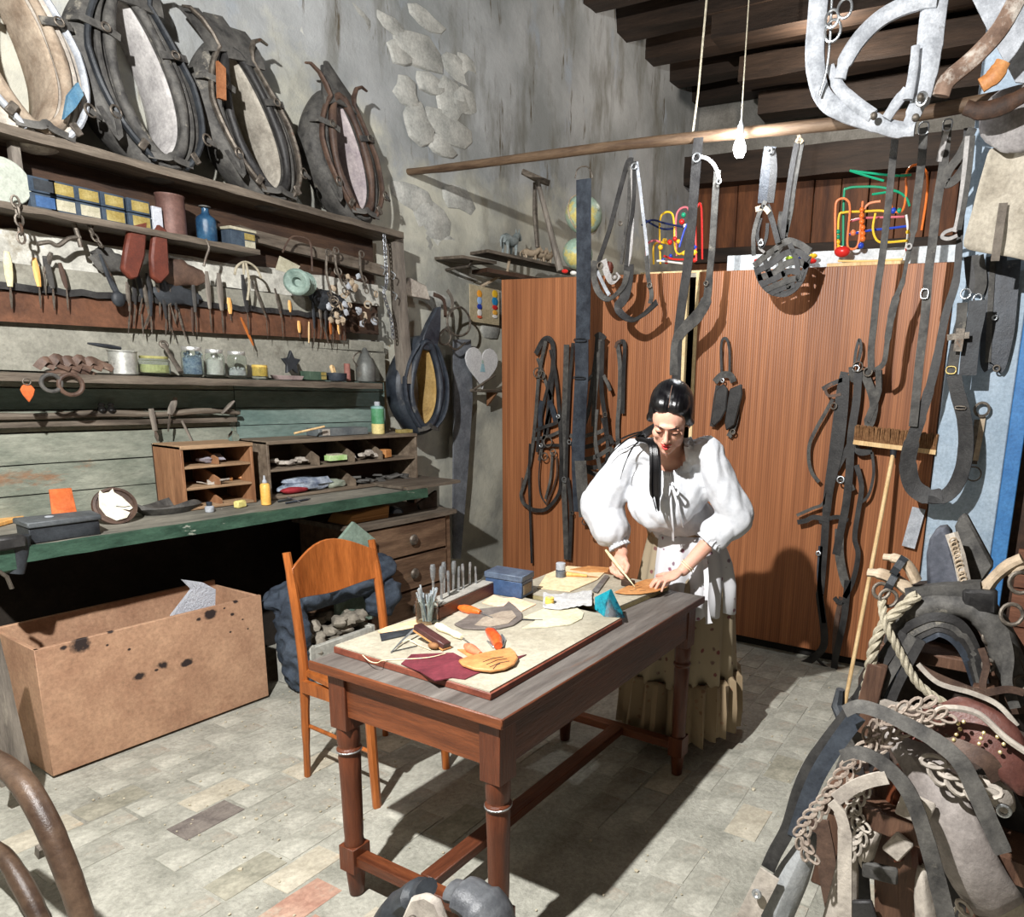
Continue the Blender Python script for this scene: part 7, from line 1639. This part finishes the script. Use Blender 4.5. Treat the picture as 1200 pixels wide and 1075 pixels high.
for k in range(120):
    k2 = (k+1) % 120
    for q_ in range(2): fs.append((k*3+q_, k*3+q_+1, k2*3+q_+1, k2*3+q_))
ro = g.add(vs, fs).build('neck_ruffle', BLOUSE, bl); sd = ro.modifiers.new('sol', 'SOLIDIFY'); sd.thickness = .004
# cuffs
for (a, b, r) in ((RE.lerp(RW, .80), RE.lerp(RW, .86), .039), (LE.lerp(LW, .44), LE.lerp(LW, .49), .048)):
    d_ = (b-a).normalized(); u_ = d_.orthogonal().normalized(); w_ = d_.cross(u_)
    vs = []; fs = []
    for k in range(48):
        an = 2*PI*k/48; rr2 = r*(1+.10*math.sin(k*1.9))
        for z, f in ((-.01, 1.15), (.0, 1.0), (.018, 1.18)): vs.append(a+d_*z+(u_*math.cos(an)+w_*math.sin(an))*rr2*f)
    for k in range(48):
        k2 = (k+1) % 48
        for q_ in range(2): fs.append((k*3+q_, k2*3+q_, k2*3+q_+1, k*3+q_+1))
    co = G().add(vs, fs).build('cuff', BLOUSE, bl); sd = co.modifiers.new('sol', 'SOLIDIFY'); sd.thickness = .003
# tie ribbons at the neck
fr0 = onY(784, 565, 2.44)
for k, P_ in enumerate(([(785, 566), (786, 590), (788, 612), (789, 634)], [(787, 566), (792, 585), (797, 605), (800, 618)], [(784, 566), (778, 574), (782, 582), (786, 570)], [(787, 566), (795, 572), (793, 580), (787, 570)])):
    G().ribbon(sm([onY(x, y, (2.47, 2.47, 2.50, 2.56)[i] if k < 2 else 2.455) for i, (x, y) in enumerate(P_)], 4), .010, .002).build('tie_ribbon', BLOUSE, bl)
# skirt
def flower(name, basec, c1, c2, sc):
    m, nt, p = _new(name); N = nt.nodes; L = nt.links; tc = N.new('ShaderNodeTexCoord')
    vo = N.new('ShaderNodeTexVoronoi'); vo.inputs['Scale'].default_value = sc; vo.inputs['Randomness'].default_value = .75; L.new(tc.outputs['Object'], vo.inputs['Vector'])
    nz = N.new('ShaderNodeTexNoise'); nz.inputs['Scale'].default_value = sc*5; L.new(tc.outputs['Object'], nz.inputs['Vector'])
    ad = N.new('ShaderNodeMath'); ad.operation = 'MULTIPLY_ADD'; L.new(nz.outputs['Fac'], ad.inputs[0]); ad.inputs[1].default_value = .22; L.new(vo.outputs['Distance'], ad.inputs[2])
    r = N.new('ShaderNodeValToRGB'); r.color_ramp.elements[0].position = .25; r.color_ramp.elements[0].color = (1, 1, 1, 1); r.color_ramp.elements[1].position = .33; r.color_ramp.elements[1].color = (0, 0, 0, 1)
    L.new(ad.outputs[0], r.inputs[0])
    cc_ = N.new('ShaderNodeMix'); cc_.data_type = 'RGBA'; se = N.new('ShaderNodeSeparateColor'); L.new(vo.outputs['Color'], se.inputs[0]); L.new(se.outputs[0], cc_.inputs['Factor']); cc_.inputs['A'].default_value = lin(c1); cc_.inputs['B'].default_value = lin(c2)
    mx = N.new('ShaderNodeMix'); mx.data_type = 'RGBA'; L.new(r.outputs[0], mx.inputs['Factor']); mx.inputs['A'].default_value = lin(basec); L.new(cc_.outputs['Result'], mx.inputs['B']); L.new(mx.outputs['Result'], p.inputs['Base Color'])
    p.inputs['Roughness'].default_value = .9; return m
SK = flower('flowered skirt cotton', (150, 136, 112), (112, 60, 60), (104, 84, 76), 19)
SK2 = flower('striped flounce cotton', (134, 116, 90), (112, 84, 62), (140, 110, 84), 22)
AP = flower('white flowered apron', (190, 190, 193), (130, 70, 90), (110, 110, 120), 22)
def loft(name, rings, m_, parent, nseg=96, fold=0.0, nf=18, seed=0, a0=0, a1=2*PI, th=.003):
    vs = []; fs = []; closed = abs(a1-a0-2*PI) < 1e-6; n = nseg if closed else nseg+1
    for i, (cx_, cy_, cz_, rx, ry, fl_) in enumerate(rings):
        for k in range(n):
            a = a0+(a1-a0)*k/nseg; ff = 1+fl_*(math.sin(a*nf+seed+.4*i)+.6*math.sin(a*(nf*.6)+seed*2))+fl_*noise.noise(V((math.cos(a)*3, math.sin(a)*3, i*.4+seed)))
            vs.append(V((cx_+math.cos(a)*rx*ff, cy_+math.sin(a)*ry*ff, cz_+(.006*math.sin(a*nf) if i == len(rings)-1 else 0))))
    for i in range(len(rings)-1):
        for k in range(nseg):
            k2 = (k+1) % n; fs.append((i*n+k, i*n+k2, (i+1)*n+k2, (i+1)*n+k))
    o = G().add(vs, fs).build(name, m_, parent); sd = o.modifiers.new('sol', 'SOLIDIFY'); sd.thickness = th; return o
loft('skirt', [(-1.262, 2.74, 1.02, .135, .105, .01), (-1.262, 2.77, .97, .15, .12, .02), (-1.262, 2.82, .88, .19, .165, .03), (-1.26, 2.83, .74, .215, .195, .04), (-1.26, 2.83, .60, .225, .215, .05), (-1.26, 2.83, .45, .235, .235, .055), (-1.26, 2.83, .33, .243, .25, .06)], SK, t, nf=15)
loft('skirt_flounce', [(-1.26, 2.83, .345, .245, .252, .05), (-1.26, 2.83, .325, .262, .268, .06), (-1.26, 2.83, .20, .268, .275, .07), (-1.26, 2.83, .085, .275, .285, .08)], SK2, t, nf=26, seed=2)
loft('waistband', [(-1.262, 2.735, 1.045, .14, .11, .0), (-1.262, 2.75, 1.0, .148, .118, .005), (-1.262, 2.77, .965, .158, .128, .005)], mat('beige waist cloth', (138, 116, 88), (164, 142, 112), sc=14, rough=.9), t)
loft('apron', [(-1.262, 2.765, .985, .160, .130, .01), (-1.262, 2.80, .93, .190, .165, .03), (-1.262, 2.82, .86, .212, .192, .04), (-1.26, 2.83, .76, .228, .212, .05), (-1.26, 2.83, .64, .232, .232, .05)], AP, t, nf=15, seed=1, a0=-PI*.60, a1=PI*.02)
G().ribbon(sm([onY(826, 655, 2.66), onY(828, 680, 2.60), onY(827, 706, 2.58), onY(831, 731, 2.58)], 5), [.02, .02, .022, .03], .003, nrm=(.3, -1, 0)).build('apron_tie', AP, t)
# bracelet
g = G(); d_ = (LW-LE).normalized(); g.torus(LE.lerp(LW, .93), .029, .0022, d_, seg=24); g.torus(LE.lerp(LW, .90), .030, .0018, d_, seg=24); g.build('bracelet', TH, t)
# awl in her right hand
tip = onZ(744, 688, ZB1+.010); a_top = onY(710, 645, 2.50)
solo('awl', G().tube([a_top, a_top.lerp(tip, .2), a_top.lerp(tip, .45), a_top.lerp(tip, .62), a_top.lerp(tip, .64), a_top.lerp(tip, .8), tip], [.005, .0075, .0078, .006, .004, .0032, .001], 12), YH, 'slim pale-handled stylus held in her right hand above the tan leather', 'tool')
print('RTIP', RTIP, 'tip', tip)

# ================================================================ RIGHT : SADDLES AND HARNESS ON TRESTLES
TW = wood('trestle wood', (62, 42, 32), (96, 70, 54), 'Z', (98, 82, 70))
t = thing('trestle', 'reddish wooden trestle carrying the upright collar behind the front saddle', 'trestle', (-.15, 2.35, 0))
for (x, y, dx, dy) in ((-.30, 2.42, -.10, .05), (.0, 2.42, .12, .05), (-.30, 2.18, -.10, -.05), (.0, 2.18, .12, -.05)):
    G().plank((x, y, .78), (x+dx, y+dy, 0), .06, .045, up=(0, 1, 0), n=3, wob=.002).build('leg', TW, t, bev=.003)
G().box((-.15, 2.33, .80), (.40, .16, .04)).build('top_board', TW, t, bev=.004)
G().box((-.15, 2.43, .45), (.40, .03, .06)).build('rail', TW, t)
G().box((-.15, 2.17, .62), (.30, .02, .10)).build('rail', L_PALE, t)
# upright collar with hames
YC = 2.30
def yp(x, y, d=0): return onY(x, y, YC)-V((0, d, 0))
t = thing('harness_saddle', 'grey upright collar with pale curved horn tips standing on the trestle', 'harness saddle', (-.2, YC, .82))
G().prism([yp(1086, 690), yp(1085, 650), yp(1090, 628), yp(1102, 618), yp(1112, 622), yp(1118, 650), yp(1130, 688)], (0, .10, 0)).build('front_pad', mat('worn navy felt', (50, 54, 62), (84, 86, 94), (130, 124, 116), sc=9, rough=.9, t3=.6), t, bev=.012)
G().prism([yp(1116, 622, -.08), yp(1122, 610, -.08), yp(1130, 607, -.08), yp(1138, 622, -.08), yp(1164, 670, -.08), yp(1150, 690, -.08), yp(1128, 690, -.08)], (0, .05, 0)).build('rear_flap', L_GREY, t, bev=.008)
G().tube([yp(1115, 625, .0), yp(1124, 650, .01), yp(1132, 688, .01)], .02, 8).build('stuffed_edge', L_PALE, t)
rr_ = random.Random(3)
for k in range(12):
    f = k/11; p = yp(1118+14*f, 632+54*f, .03); G().torus(p, .010, .003, (.4, -1, rr_.uniform(-.5, .5)), seg=10, sr=5).build('stitch_loop', BONE, t)
for (pts, rs) in (([(1038, 650), (1052, 652), (1066, 660), (1076, 678)], [.018, .026, .028, .03]), ([(1020, 668), (1036, 670), (1054, 678), (1072, 692)], [.022, .030, .032, .034]), ([(1198, 652), (1182, 660), (1166, 674), (1152, 692)], [.03, .032, .03, .034]), ([(1210, 658), (1194, 662), (1184, 672)], [.02, .024, .02])):
    G().tube(sm([yp(x, y, .04) for x, y in pts], 5), rs, 10, flat=.6).build('horn_tip', BONE, t)
G().tube([yp(1052, 657, .05), yp(1060, 662, .05)], .034, 8).build('leather_wrap', BLACKM, t); G().tube([yp(1044, 676, .05), yp(1052, 680, .05)], .036, 8).build('leather_wrap', BLACKM, t)
G().plank(yp(1066, 696, .05), yp(1152, 690, .05), .06, .07, n=6, wob=.005).build('cross_bar', L_GREY, t)
G().plank(yp(1130, 696, .07), yp(1170, 698, .07), .05, .07, n=4, wob=.004).build('leather_block', L_DARK, t, bev=.008)
G().tube(sm([yp(1044, 764, .0), yp(1060, 724, .03), yp(1088, 704, .05), (yp(1112, 702, .05)), yp(1140, 706, .05), yp(1164, 726, .05), yp(1182, 770, .04), yp(1200, 820, .0)], 6), [.04, .045, .05, .05, .05, .055, .055, .05], 12, flat=.8).build('padded_arch', L_GREY, t)
for k, (o_, w_, m_) in enumerate(((0, .026, L_DARK), (7, .024, L_GREY), (13, .022, L_DARK), (19, .020, L_BLUE))):
    G().ribbon(sm([yp(996+o_*2, 830, .02), yp(1030+o_*1.4, 774, .06), yp(1058+o_*1.2, 734+o_*.6, .09), yp(1086+o_*.6, 716+o_, .10), yp(1106, 713+o_, .10), yp(1128-o_*.4, 722+o_, .09), yp(1144-o_*.6, 750+o_*.6, .07), yp(1156-o_*.6, 800, .05)], 6), w_, .008, nrm=(0, -1, .25)).build('strap', m_, t)
G().ribbon(sm([yp(1150, 706, .06), yp(1168, 740, .07), yp(1186, 780, .06), yp(1196, 830, .04)], 6), .07, .012).build('brown_flap', L_BROWN, t)
for (x, y, R) in ((1046, 694, .026), (1162, 738, .02), (1186, 712, .03), (1196, 676, .03), (1160, 770, .016), (1196, 790, .02), (1038, 686, .024)):
    G().torus(yp(x, y, .08), R, .006, (.3, -1, .2), seg=16).build('ring', IRON, t)
solo('dark_backing', G().ell((-.12, 2.46, .50), (.27, .10, .49), None, 20, 14, jit=.3, seed=4), mat('near black backing', (30, 24, 20), (52, 42, 36), sc=7, rough=.95), 'dark backing added inside the trestle under the upright collar', 'dark_backing')  # dark backing added so the hollow under the arch stays dark
# twisted rope
def rope(name, label, pts, r):
    P = sm(pts, 12); t_ = []; n = len(P); g = G(); L_ = 0
    for s_ in range(3):
        path = []
        L_ = 0
        for i in range(n):
            T = (P[min(i+1, n-1)]-P[max(i-1, 0)]).normalized(); u_ = T.cross(V((0, 1, .1))).normalized(); w_ = T.cross(u_)
            if i: L_ += (P[i]-P[i-1]).length
            a = L_/(r*7)*2*PI+s_*2*PI/3; path.append(P[i]+(u_*math.cos(a)+w_*math.sin(a))*r*.55)
        g.tube(path, r*.62, 6)
    return solo(name, g, ROPE, label, 'rope')
rope('twisted_rope', 'thick pale twisted rope hanging in front of the trestle collar, left strand', [yp(1080, 688, .10), yp(1058, 706, .12), yp(1042, 722, .13), yp(1032, 748, .13), yp(1026, 780, .12), yp(1018, 810, .10), yp(1008, 838, .08)], .016)
rope('twisted_rope', 'thinner pale rope crossing down to the right over the trestle collar', [yp(1040, 696, .10), yp(1046, 716, .14), yp(1062, 748, .14), yp(1080, 780, .14), yp(1098, 796, .14), yp(1120, 810, .14)], .012)
straps('harness_strap', 'long brown-grey strap running from the rope to the right edge', 'strap', [([(1078, 782), (1096, 792), (1120, 802), (1150, 812), (1180, 808), (1200, 812)], .02, Br), ([(1076, 778), (1100, 800), (1140, 812), (1170, 826), (1192, 850)], .014, L_PALE)], YC-.16)
# backing mass
# ---- front saddle stand
YF = 1.62
def fp(x, y, d=0): return onY(x, y, YF)-V((0, d, 0))
t = thing('saddle_rack', 'brown wooden saddle rack under the front heap of harness', 'trestle', (-.05, 1.6, 0))
for (a, b) in (((1040, 900), (1046, 1200)), ((1068, 905), (1074, 1200)), ((1150, 940), (1160, 1200))):
    pa, pb = fp(*a), fp(*b); pb.z = 0 if pb.z < .0 else pb.z
    G().plank(pa, (pb.x, YF, 0), .06, .05, up=(0, 1, 0), n=4, wob=.003).build('leg', TW, t, bev=.004)
G().plank((-.30, YF+.02, .66), (.20, YF+.02, .62), .22, .05, n=5, wob=.004).build('top_board', TW, t)
G().tube(sm([fp(1052, 1000), fp(1048, 940), fp(1060, 905), fp(1078, 912), fp(1076, 960), fp(1080, 1010)], 5), [.04]*5+[.04], 8, flat=.6).build('arched_post', W_TABZ, t)
G().plank((-.18, YF-.02, .1), (.16, YF-.02, .12), .04, .06, n=4, wob=.003).build('rail', TW, t)
def sheetflap(name, rows, m_, parent, th=.012, sub=1, amp=.008, seed=0):
    g = G(); n = len(rows); m2 = 7
    vs = []
    for i, (l, r_) in enumerate(rows):
        for j in range(m2):
            v = j/(m2-1); p = l.lerp(r_, v); p = p-V((0, amp*3*math.sin(PI*v), 0))+V((0, amp*noise.noise(V((i*.9+seed, j*.9, seed))), 0)); vs.append(p)
    fs = [(i*m2+j, i*m2+j+1, (i+1)*m2+j+1, (i+1)*m2+j) for i in range(n-1) for j in range(m2-1)]
    o = g.add(vs, fs).build(name, m_, parent, sub=sub); s_ = o.modifiers.new('sol', 'SOLIDIFY'); s_.thickness = th; return o
t = thing('pack_saddle', 'big pale grey hide saddle flap sweeping down over the front rack', 'saddle', (-.05, 1.5, .05))
HID = mat('scuffed grey hide', (108, 101, 97), (152, 145, 140), (78, 72, 69), sc=6, rough=.7)
sheetflap('hide_flap', [(fp(1030, 848, .02), fp(1056, 842, .02)), (fp(1052, 872, .06), fp(1100, 862, .06)), (fp(1082, 908, .10), fp(1126, 888, .10)), (fp(1102, 950, .12), fp(1148, 924, .12)), (fp(1112, 990, .12), fp(1172, 972, .12)), (fp(1130, 1024, .10), fp(1192, 1010, .10)), (fp(1146, 1048, .08), fp(1204, 1030, .08))], HID, t, .016, seed=1)
sheetflap('hide_flap', [(fp(1152, 1042, .06), fp(1200, 1030, .06)), (fp(1158, 1056, .06), fp(1204, 1050, .06)), (fp(1172, 1066, .05), fp(1206, 1066, .05))], mat('cream grey hide', (150, 144, 128), (178, 172, 156), sc=7), t, .014, seed=7)
sheetflap('brown_saddle_skirt', [(fp(1080, 818, .04), fp(1128, 806, .04)), (fp(1090, 836, .06), fp(1180, 822, .06)), (fp(1110, 852, .08), fp(1206, 850, .08)), (fp(1150, 870, .10), fp(1210, 880, .10)), (fp(1176, 892, .10), fp(1212, 906, .10))], mat('studded dark brown leather', (62, 36, 32), (92, 58, 50), (140, 104, 84), sc=10, rough=.4), t, .012, seed=3)
for (x, y) in ((1128, 824), (1130, 830), (1126, 836), (1123, 842), (1134, 822), (1156, 834), (1153, 840), (1151, 846), (1174, 855), (1171, 838), (1178, 846)):
    G().ell(fp(x, y, .115), .0045, seg=8, rings=5).build('stud', mat('brass stud', (206, 186, 130), (226, 210, 160), sc=30, metal=.6, rough=.3), t)
sheetflap('panel_flap', [(fp(1142, 890, .08), fp(1172, 880, .08)), (fp(1150, 906, .09), fp(1190, 904, .09)), (fp(1166, 924, .08), fp(1192, 928, .08))], L_PALE, t, .012, seed=4)
G().ribbon(sm([fp(1050, 824, .08), fp(1074, 836, .10), fp(1106, 846, .10), fp(1118, 852, .10)], 5), .03, .008, nrm=(0, -1, .5)).build('red_strap', L_RED, t)
G().ribbon(sm([fp(1112, 846, .11), fp(1136, 852, .12), fp(1160, 864, .12), fp(1172, 886, .11)], 5), .035, .010, nrm=(0, -1, .5)).build('brown_roll', L_BROWN, t)
G().torus(fp(1178, 918, .12), .012, .004, (0, -1, 0)).build('ring', STEEL, t)
G().tube(sm([fp(1088, 834, .12), fp(1100, 812, .12), fp(1118, 806, .12), (fp(1150, 812, .12)), fp(1180, 838, .12), fp(1210, 858, .12)], 5), .007, 7).build('piping', L_PALE, t)
# left leather flap, pointed
sheetflap('hide_flap', [(fp(960, 945, .10), fp(970, 950, .10)), (fp(930, 980, .12), fp(970, 985, .12)), (fp(912, 1010, .12), fp(955, 1020, .12)), (fp(908, 1050, .12), fp(938, 1060, .12)), (fp(906, 1090, .12), fp(918, 1090, .12))], mat('blue grey hide', (108, 112, 114), (148, 150, 150), (88, 86, 84), sc=6, rough=.7), t, .012, seed=5)
sheetflap('hide_flap', [(fp(1010, 985, .06), fp(1036, 930, .06)), (fp(1016, 1000, .08), fp(1040, 940, .08)), (fp(1026, 1002, .06), fp(1048, 935, .06))], L_PALE, t, .014, seed=6)
sheetflap('hide_flap', [(fp(1078, 1000, .04), fp(1092, 1000, .04)), (fp(1072, 1030, .05), fp(1096, 1025, .05)), (fp(1078, 1090, .05), fp(1108, 1090, .05))], L_PALE, t, .012, seed=8)
sheetflap('hide_flap', [(fp(990, 960, .04), fp(1008, 965, .04)), (fp(985, 1010, .05), fp(1012, 1005, .05)), (fp(960, 1090, .05), fp(1010, 1090, .05))], L_PALE, t, .010, seed=9)
# straps over the heap
straps('harness_strap', 'long dark strap sweeping over the front heap down its left side', 'strap', [([(1004, 826), (985, 850), (968, 872), (950, 898), (936, 930), (924, 970), (908, 1000), (900, 1018)], .034, D, [(0, -1, .1)]), ([(1006, 838), (982, 870), (960, 905), (945, 940), (932, 980)], .036, Bl)], YF-.14)
straps('harness_strap', 'broad blue-grey strap from the heap top curving down to the right', 'strap', [([(990, 834), (1006, 828), (1030, 834), (1060, 848), (1096, 868), (1124, 892), (1140, 920), (1158, 960), (1176, 1000)], [.026, .028, .028, .03, .032, .034, .036, .034, .03], Gy, [(0, -1, .4)])], YF-.19)
straps('harness_strap', 'blue-grey strap arching over the arched post in the front heap', 'strap', [([(986, 886), (1004, 882), (1030, 892), (1056, 916), (1072, 944), (1086, 986), (1098, 1030), (1110, 1080)], [.024, .028, .03, .032, .032, .034, .036, .036], Gy, [(0, -1, .3)]), ([(980, 936), (1000, 922), (1020, 914), (1040, 910)], .028, L_PALE)], YF-.20)
straps('harness_strap', 'thick pale rolled strap hanging in the left part of the front heap', 'strap', [([(974, 940), (984, 952), (990, 975), (990, 1010), (990, 1090)], [.02, .026, .03, .03, .03], L_PALE)], YF-.22)
straps('harness_strap', 'short grey strap end with metal disc at the bottom left of the heap', 'strap', [([(902, 1024), (894, 1040), (884, 1060), (872, 1085)], .05, L_PALE)], YF-.16, rings=[(890, 1042, .008, STEEL)])
# more straps, blocks and buckles in the hollow
for k, (pts, w_, m_, lb_) in enumerate((
    ([(1060, 742), (1040, 770), (1020, 800), (1002, 832)], .03, D, 'dark strap falling left from the trestle collar, outermost'),
    ([(1070, 746), (1052, 775), (1034, 806), (1020, 834)], .03, Gy, 'grey strap falling left from the trestle collar, second'),
    ([(1080, 750), (1064, 780), (1050, 808), (1040, 834)], .028, D, 'dark strap falling left from the trestle collar, third'),
    ([(1176, 740), (1182, 770), (1180, 800), (1190, 830)], .03, Gy, 'grey strap falling right of the trestle collar'),
    ([(1150, 760), (1156, 780), (1152, 806), (1166, 830)], .02, Br, 'thin brown strap right of the arch'))):
    straps('harness_strap', lb_, 'strap', [(pts, w_, m_, [(-.2, -1, .2)])], YC-.10-.01*k, 'straps falling from the trestle collar')
for k, (x, y, sx, sz, m_, d_, lb_) in enumerate((
    (1060, 965, .022, .03, L_PALE, .10, 'pale hide block by the arched post'), (1082, 912, .035, .03, L_PALE, .14, 'small pale buckle plate at the hollow top'),
    (1038, 1000, .04, .02, L_GREY, .08, 'grey buckle plate low in the hollow'), (1020, 1060, .03, .05, L_DARK, .06, 'dark strap end low in the hollow'), (1124, 962, .03, .03, IRON, .05, 'rusty buckle under the hide flap'))):
    solo('buckle_plate', G().box(fp(x, y, d_), (sx*2, .014, sz*2), Ry(.5-.3*k)), m_, lb_, 'buckle', bev=.004)
# plaited chain cords
def plait(name, label, pts, R, m_, step=1.0):
    P = sm(pts, 24); t_ = thing(name, label, 'chain', min(P, key=lambda p: p.z)); L_ = 0; nxt = 0; k = 0
    for i in range(1, len(P)):
        L_ += (P[i]-P[i-1]).length
        if L_ >= nxt:
            T = (P[i]-P[i-1]).normalized(); sgn = 1 if k % 2 else -1; u_ = T.cross(V((0, -1, 0))).normalized()
            c = P[i]+u_*R*.5*sgn; d_ = (T+u_*.5*sgn).normalized(); w_ = d_.cross(V((0, -1, .3))).normalized()
            ring = [c+d_*math.cos(q*PI/6)*R*1.25+w_*math.sin(q*PI/6)*R*.6 for q in range(12)]
            G().tube(ring, R*.26, 5, closed=True).build('link', m_, t_); nxt += R*.95*step; k += 1
    return t_
CL = mat('crusty chain links', (112, 98, 88), (152, 140, 128), (98, 72, 60), sc=30, rough=.8)
plait('crusty_chain', 'crusty pinkish chain heaped along the top of the front heap, upper run', [fp(1030, 838, .12), fp(1052, 816, .13), fp(1080, 804, .13), fp(1108, 802, .12)], .014, CL)
plait('crusty_chain', 'crusty chain along the middle of the heap beside the red strap', [fp(1036, 852, .13), fp(1062, 830, .14), fp(1090, 818, .13), fp(1118, 812, .13)], .013, CL)
plait('crusty_chain', 'crusty chain running down the left front of the heap', [fp(1034, 842, .14), fp(1018, 858, .15), fp(1004, 876, .16), fp(988, 900, .16), fp(972, 918, .16), fp(960, 940, .16), fp(970, 965, .16)], .014, CL)
plait('crusty_chain', 'short pale chain dangling at the lower right of the heap', [fp(1130, 1026, .12), fp(1136, 1044, .12), fp(1150, 1062, .12), fp(1146, 1090, .12)], .016, L_PALE)
plait('crusty_chain', 'pale chain lying under the blue-grey strap to the right', [fp(1100, 862, .15), fp(1120, 874, .15), fp(1144, 886, .15), fp(1164, 896, .15)], .020, L_PALE)
plait('crusty_chain', 'chain inside the hollow of the front heap', [fp(1022, 900, .10), fp(1010, 925, .10), fp(1020, 950, .10), fp(1004, 975, .10)], .014, L_PALE)
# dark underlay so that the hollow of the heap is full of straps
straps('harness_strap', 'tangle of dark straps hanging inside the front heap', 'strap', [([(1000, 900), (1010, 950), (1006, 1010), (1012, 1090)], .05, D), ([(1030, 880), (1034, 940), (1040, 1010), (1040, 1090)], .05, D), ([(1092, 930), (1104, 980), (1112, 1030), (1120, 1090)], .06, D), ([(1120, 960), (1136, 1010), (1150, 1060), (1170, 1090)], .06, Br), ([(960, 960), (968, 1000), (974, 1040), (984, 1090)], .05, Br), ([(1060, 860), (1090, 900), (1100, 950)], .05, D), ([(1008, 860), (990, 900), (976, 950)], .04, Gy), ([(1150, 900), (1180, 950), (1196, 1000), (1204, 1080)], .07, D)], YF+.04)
solo('dark_backing', G().ell((-.02, YF+.30, .56), (.30, .20, .24), None, 24, 16, jit=.35, seed=2), mat('dark brown backing', (40, 32, 28), (66, 54, 46), (90, 80, 70), sc=7, rough=.95), 'dark bunched backing between the front heap and the trestle', 'dark_backing')  # dark backing mass that fills out the front heap
solo('pink_tag', G().ell(fp(1200, 1072, .13), (.012, .008, .02)), mat('hot pink plastic', (226, 20, 130), (236, 30, 140), bump=0), 'bit of hot pink plastic at the bottom right corner', 'tag')
solo('strap_end', G().tube([onY(985, 808, 1.6), onY(982, 828, 1.6), onY(990, 850, 1.56)], [.010, .016, .014], 8), BLACKM, 'black strap end poking up at the foot of the broom', 'strap end')

# ================================================================ FOREGROUND LEFT AND BOTTOM
BW = mat('dark worn bentwood', (54, 40, 32), (88, 70, 56), (146, 136, 122), sc=8, rough=.35, t3=.6)
t = thing('bentwood_chair', 'dark curved wooden chair back cut off at the lower left corner', 'chair', (-1.35, .62, 0))
Y0 = .70
def cz(x, y, Y=Y0): return onY(x, y, Y)
ch = [cz(-40, 872), cz(0, 895), cz(28, 920), cz(52, 960), cz(72, 1005), cz(92, 1060), cz(108, 1120), cz(120, 1190), V((cz(120, 1190).x+.02, Y0, 0))]
G().tube(sm(ch, 6), [.024, .026, .027, .027, .026, .025, .024, .022, .02], 12).build('back_bow', BW, t)
ch2 = [cz(-40, 975, .78), cz(0, 1000, .78), cz(25, 1035, .78), cz(50, 1085, .78), cz(66, 1130, .78), V((cz(66, 1130, .78).x+.02, .78, 0))]
G().tube(sm(ch2, 6), [.022, .024, .026, .024, .023, .02], 10).build('inner_bow', BW, t)
G().box(cz(49, 997), (.02, .02, .03), Ry(.4)).build('bracket', IRON, t)
# black leather harness pad at the bottom centre
t = thing('harness_pad', 'black double harness pad with bolted plate cut off at the bottom of the frame', 'harness pad', (-1.12, 1.05, 0))
c = onY(515, 1075, 1.0)
def bp(x, y, d=0): return onY(x, y, 1.0)-V((0, d, 0))
G().tube(sm([bp(446, 1110), bp(462, 1075), bp(482, 1052), bp(500, 1042)], 6), [.05, .055, .045, .03], 12, flat=.7).build('left_pad', BLACKM, t)
G().tube(sm([bp(590, 1110), bp(574, 1075), bp(552, 1052), bp(530, 1044)], 6), [.05, .055, .045, .03], 12, flat=.7).build('right_pad', mat('grey black leather', (58, 60, 64), (92, 94, 96), (130, 128, 122), sc=10, rough=.4), t)
G().prism([bp(490, 1060, .05), bp(500, 1038, .05), bp(516, 1034, .05), bp(530, 1042, .05), bp(540, 1066, .05), bp(540, 1110, .05), bp(488, 1110, .05)], (0, .02, 0)).build('plate', L_PALE, t, bev=.006)
for (x, y) in ((508, 1058), (520, 1068), (500, 1074)): G().ell(bp(x, y, .06), (.011, .008, .011), seg=12, rings=8).build('bolt', IRON, t)
G().tube([(c.x, 1.0, c.z-.03), (c.x, 1.0, 0)], [.03, .04], 10).build('stand_post', TW, t)
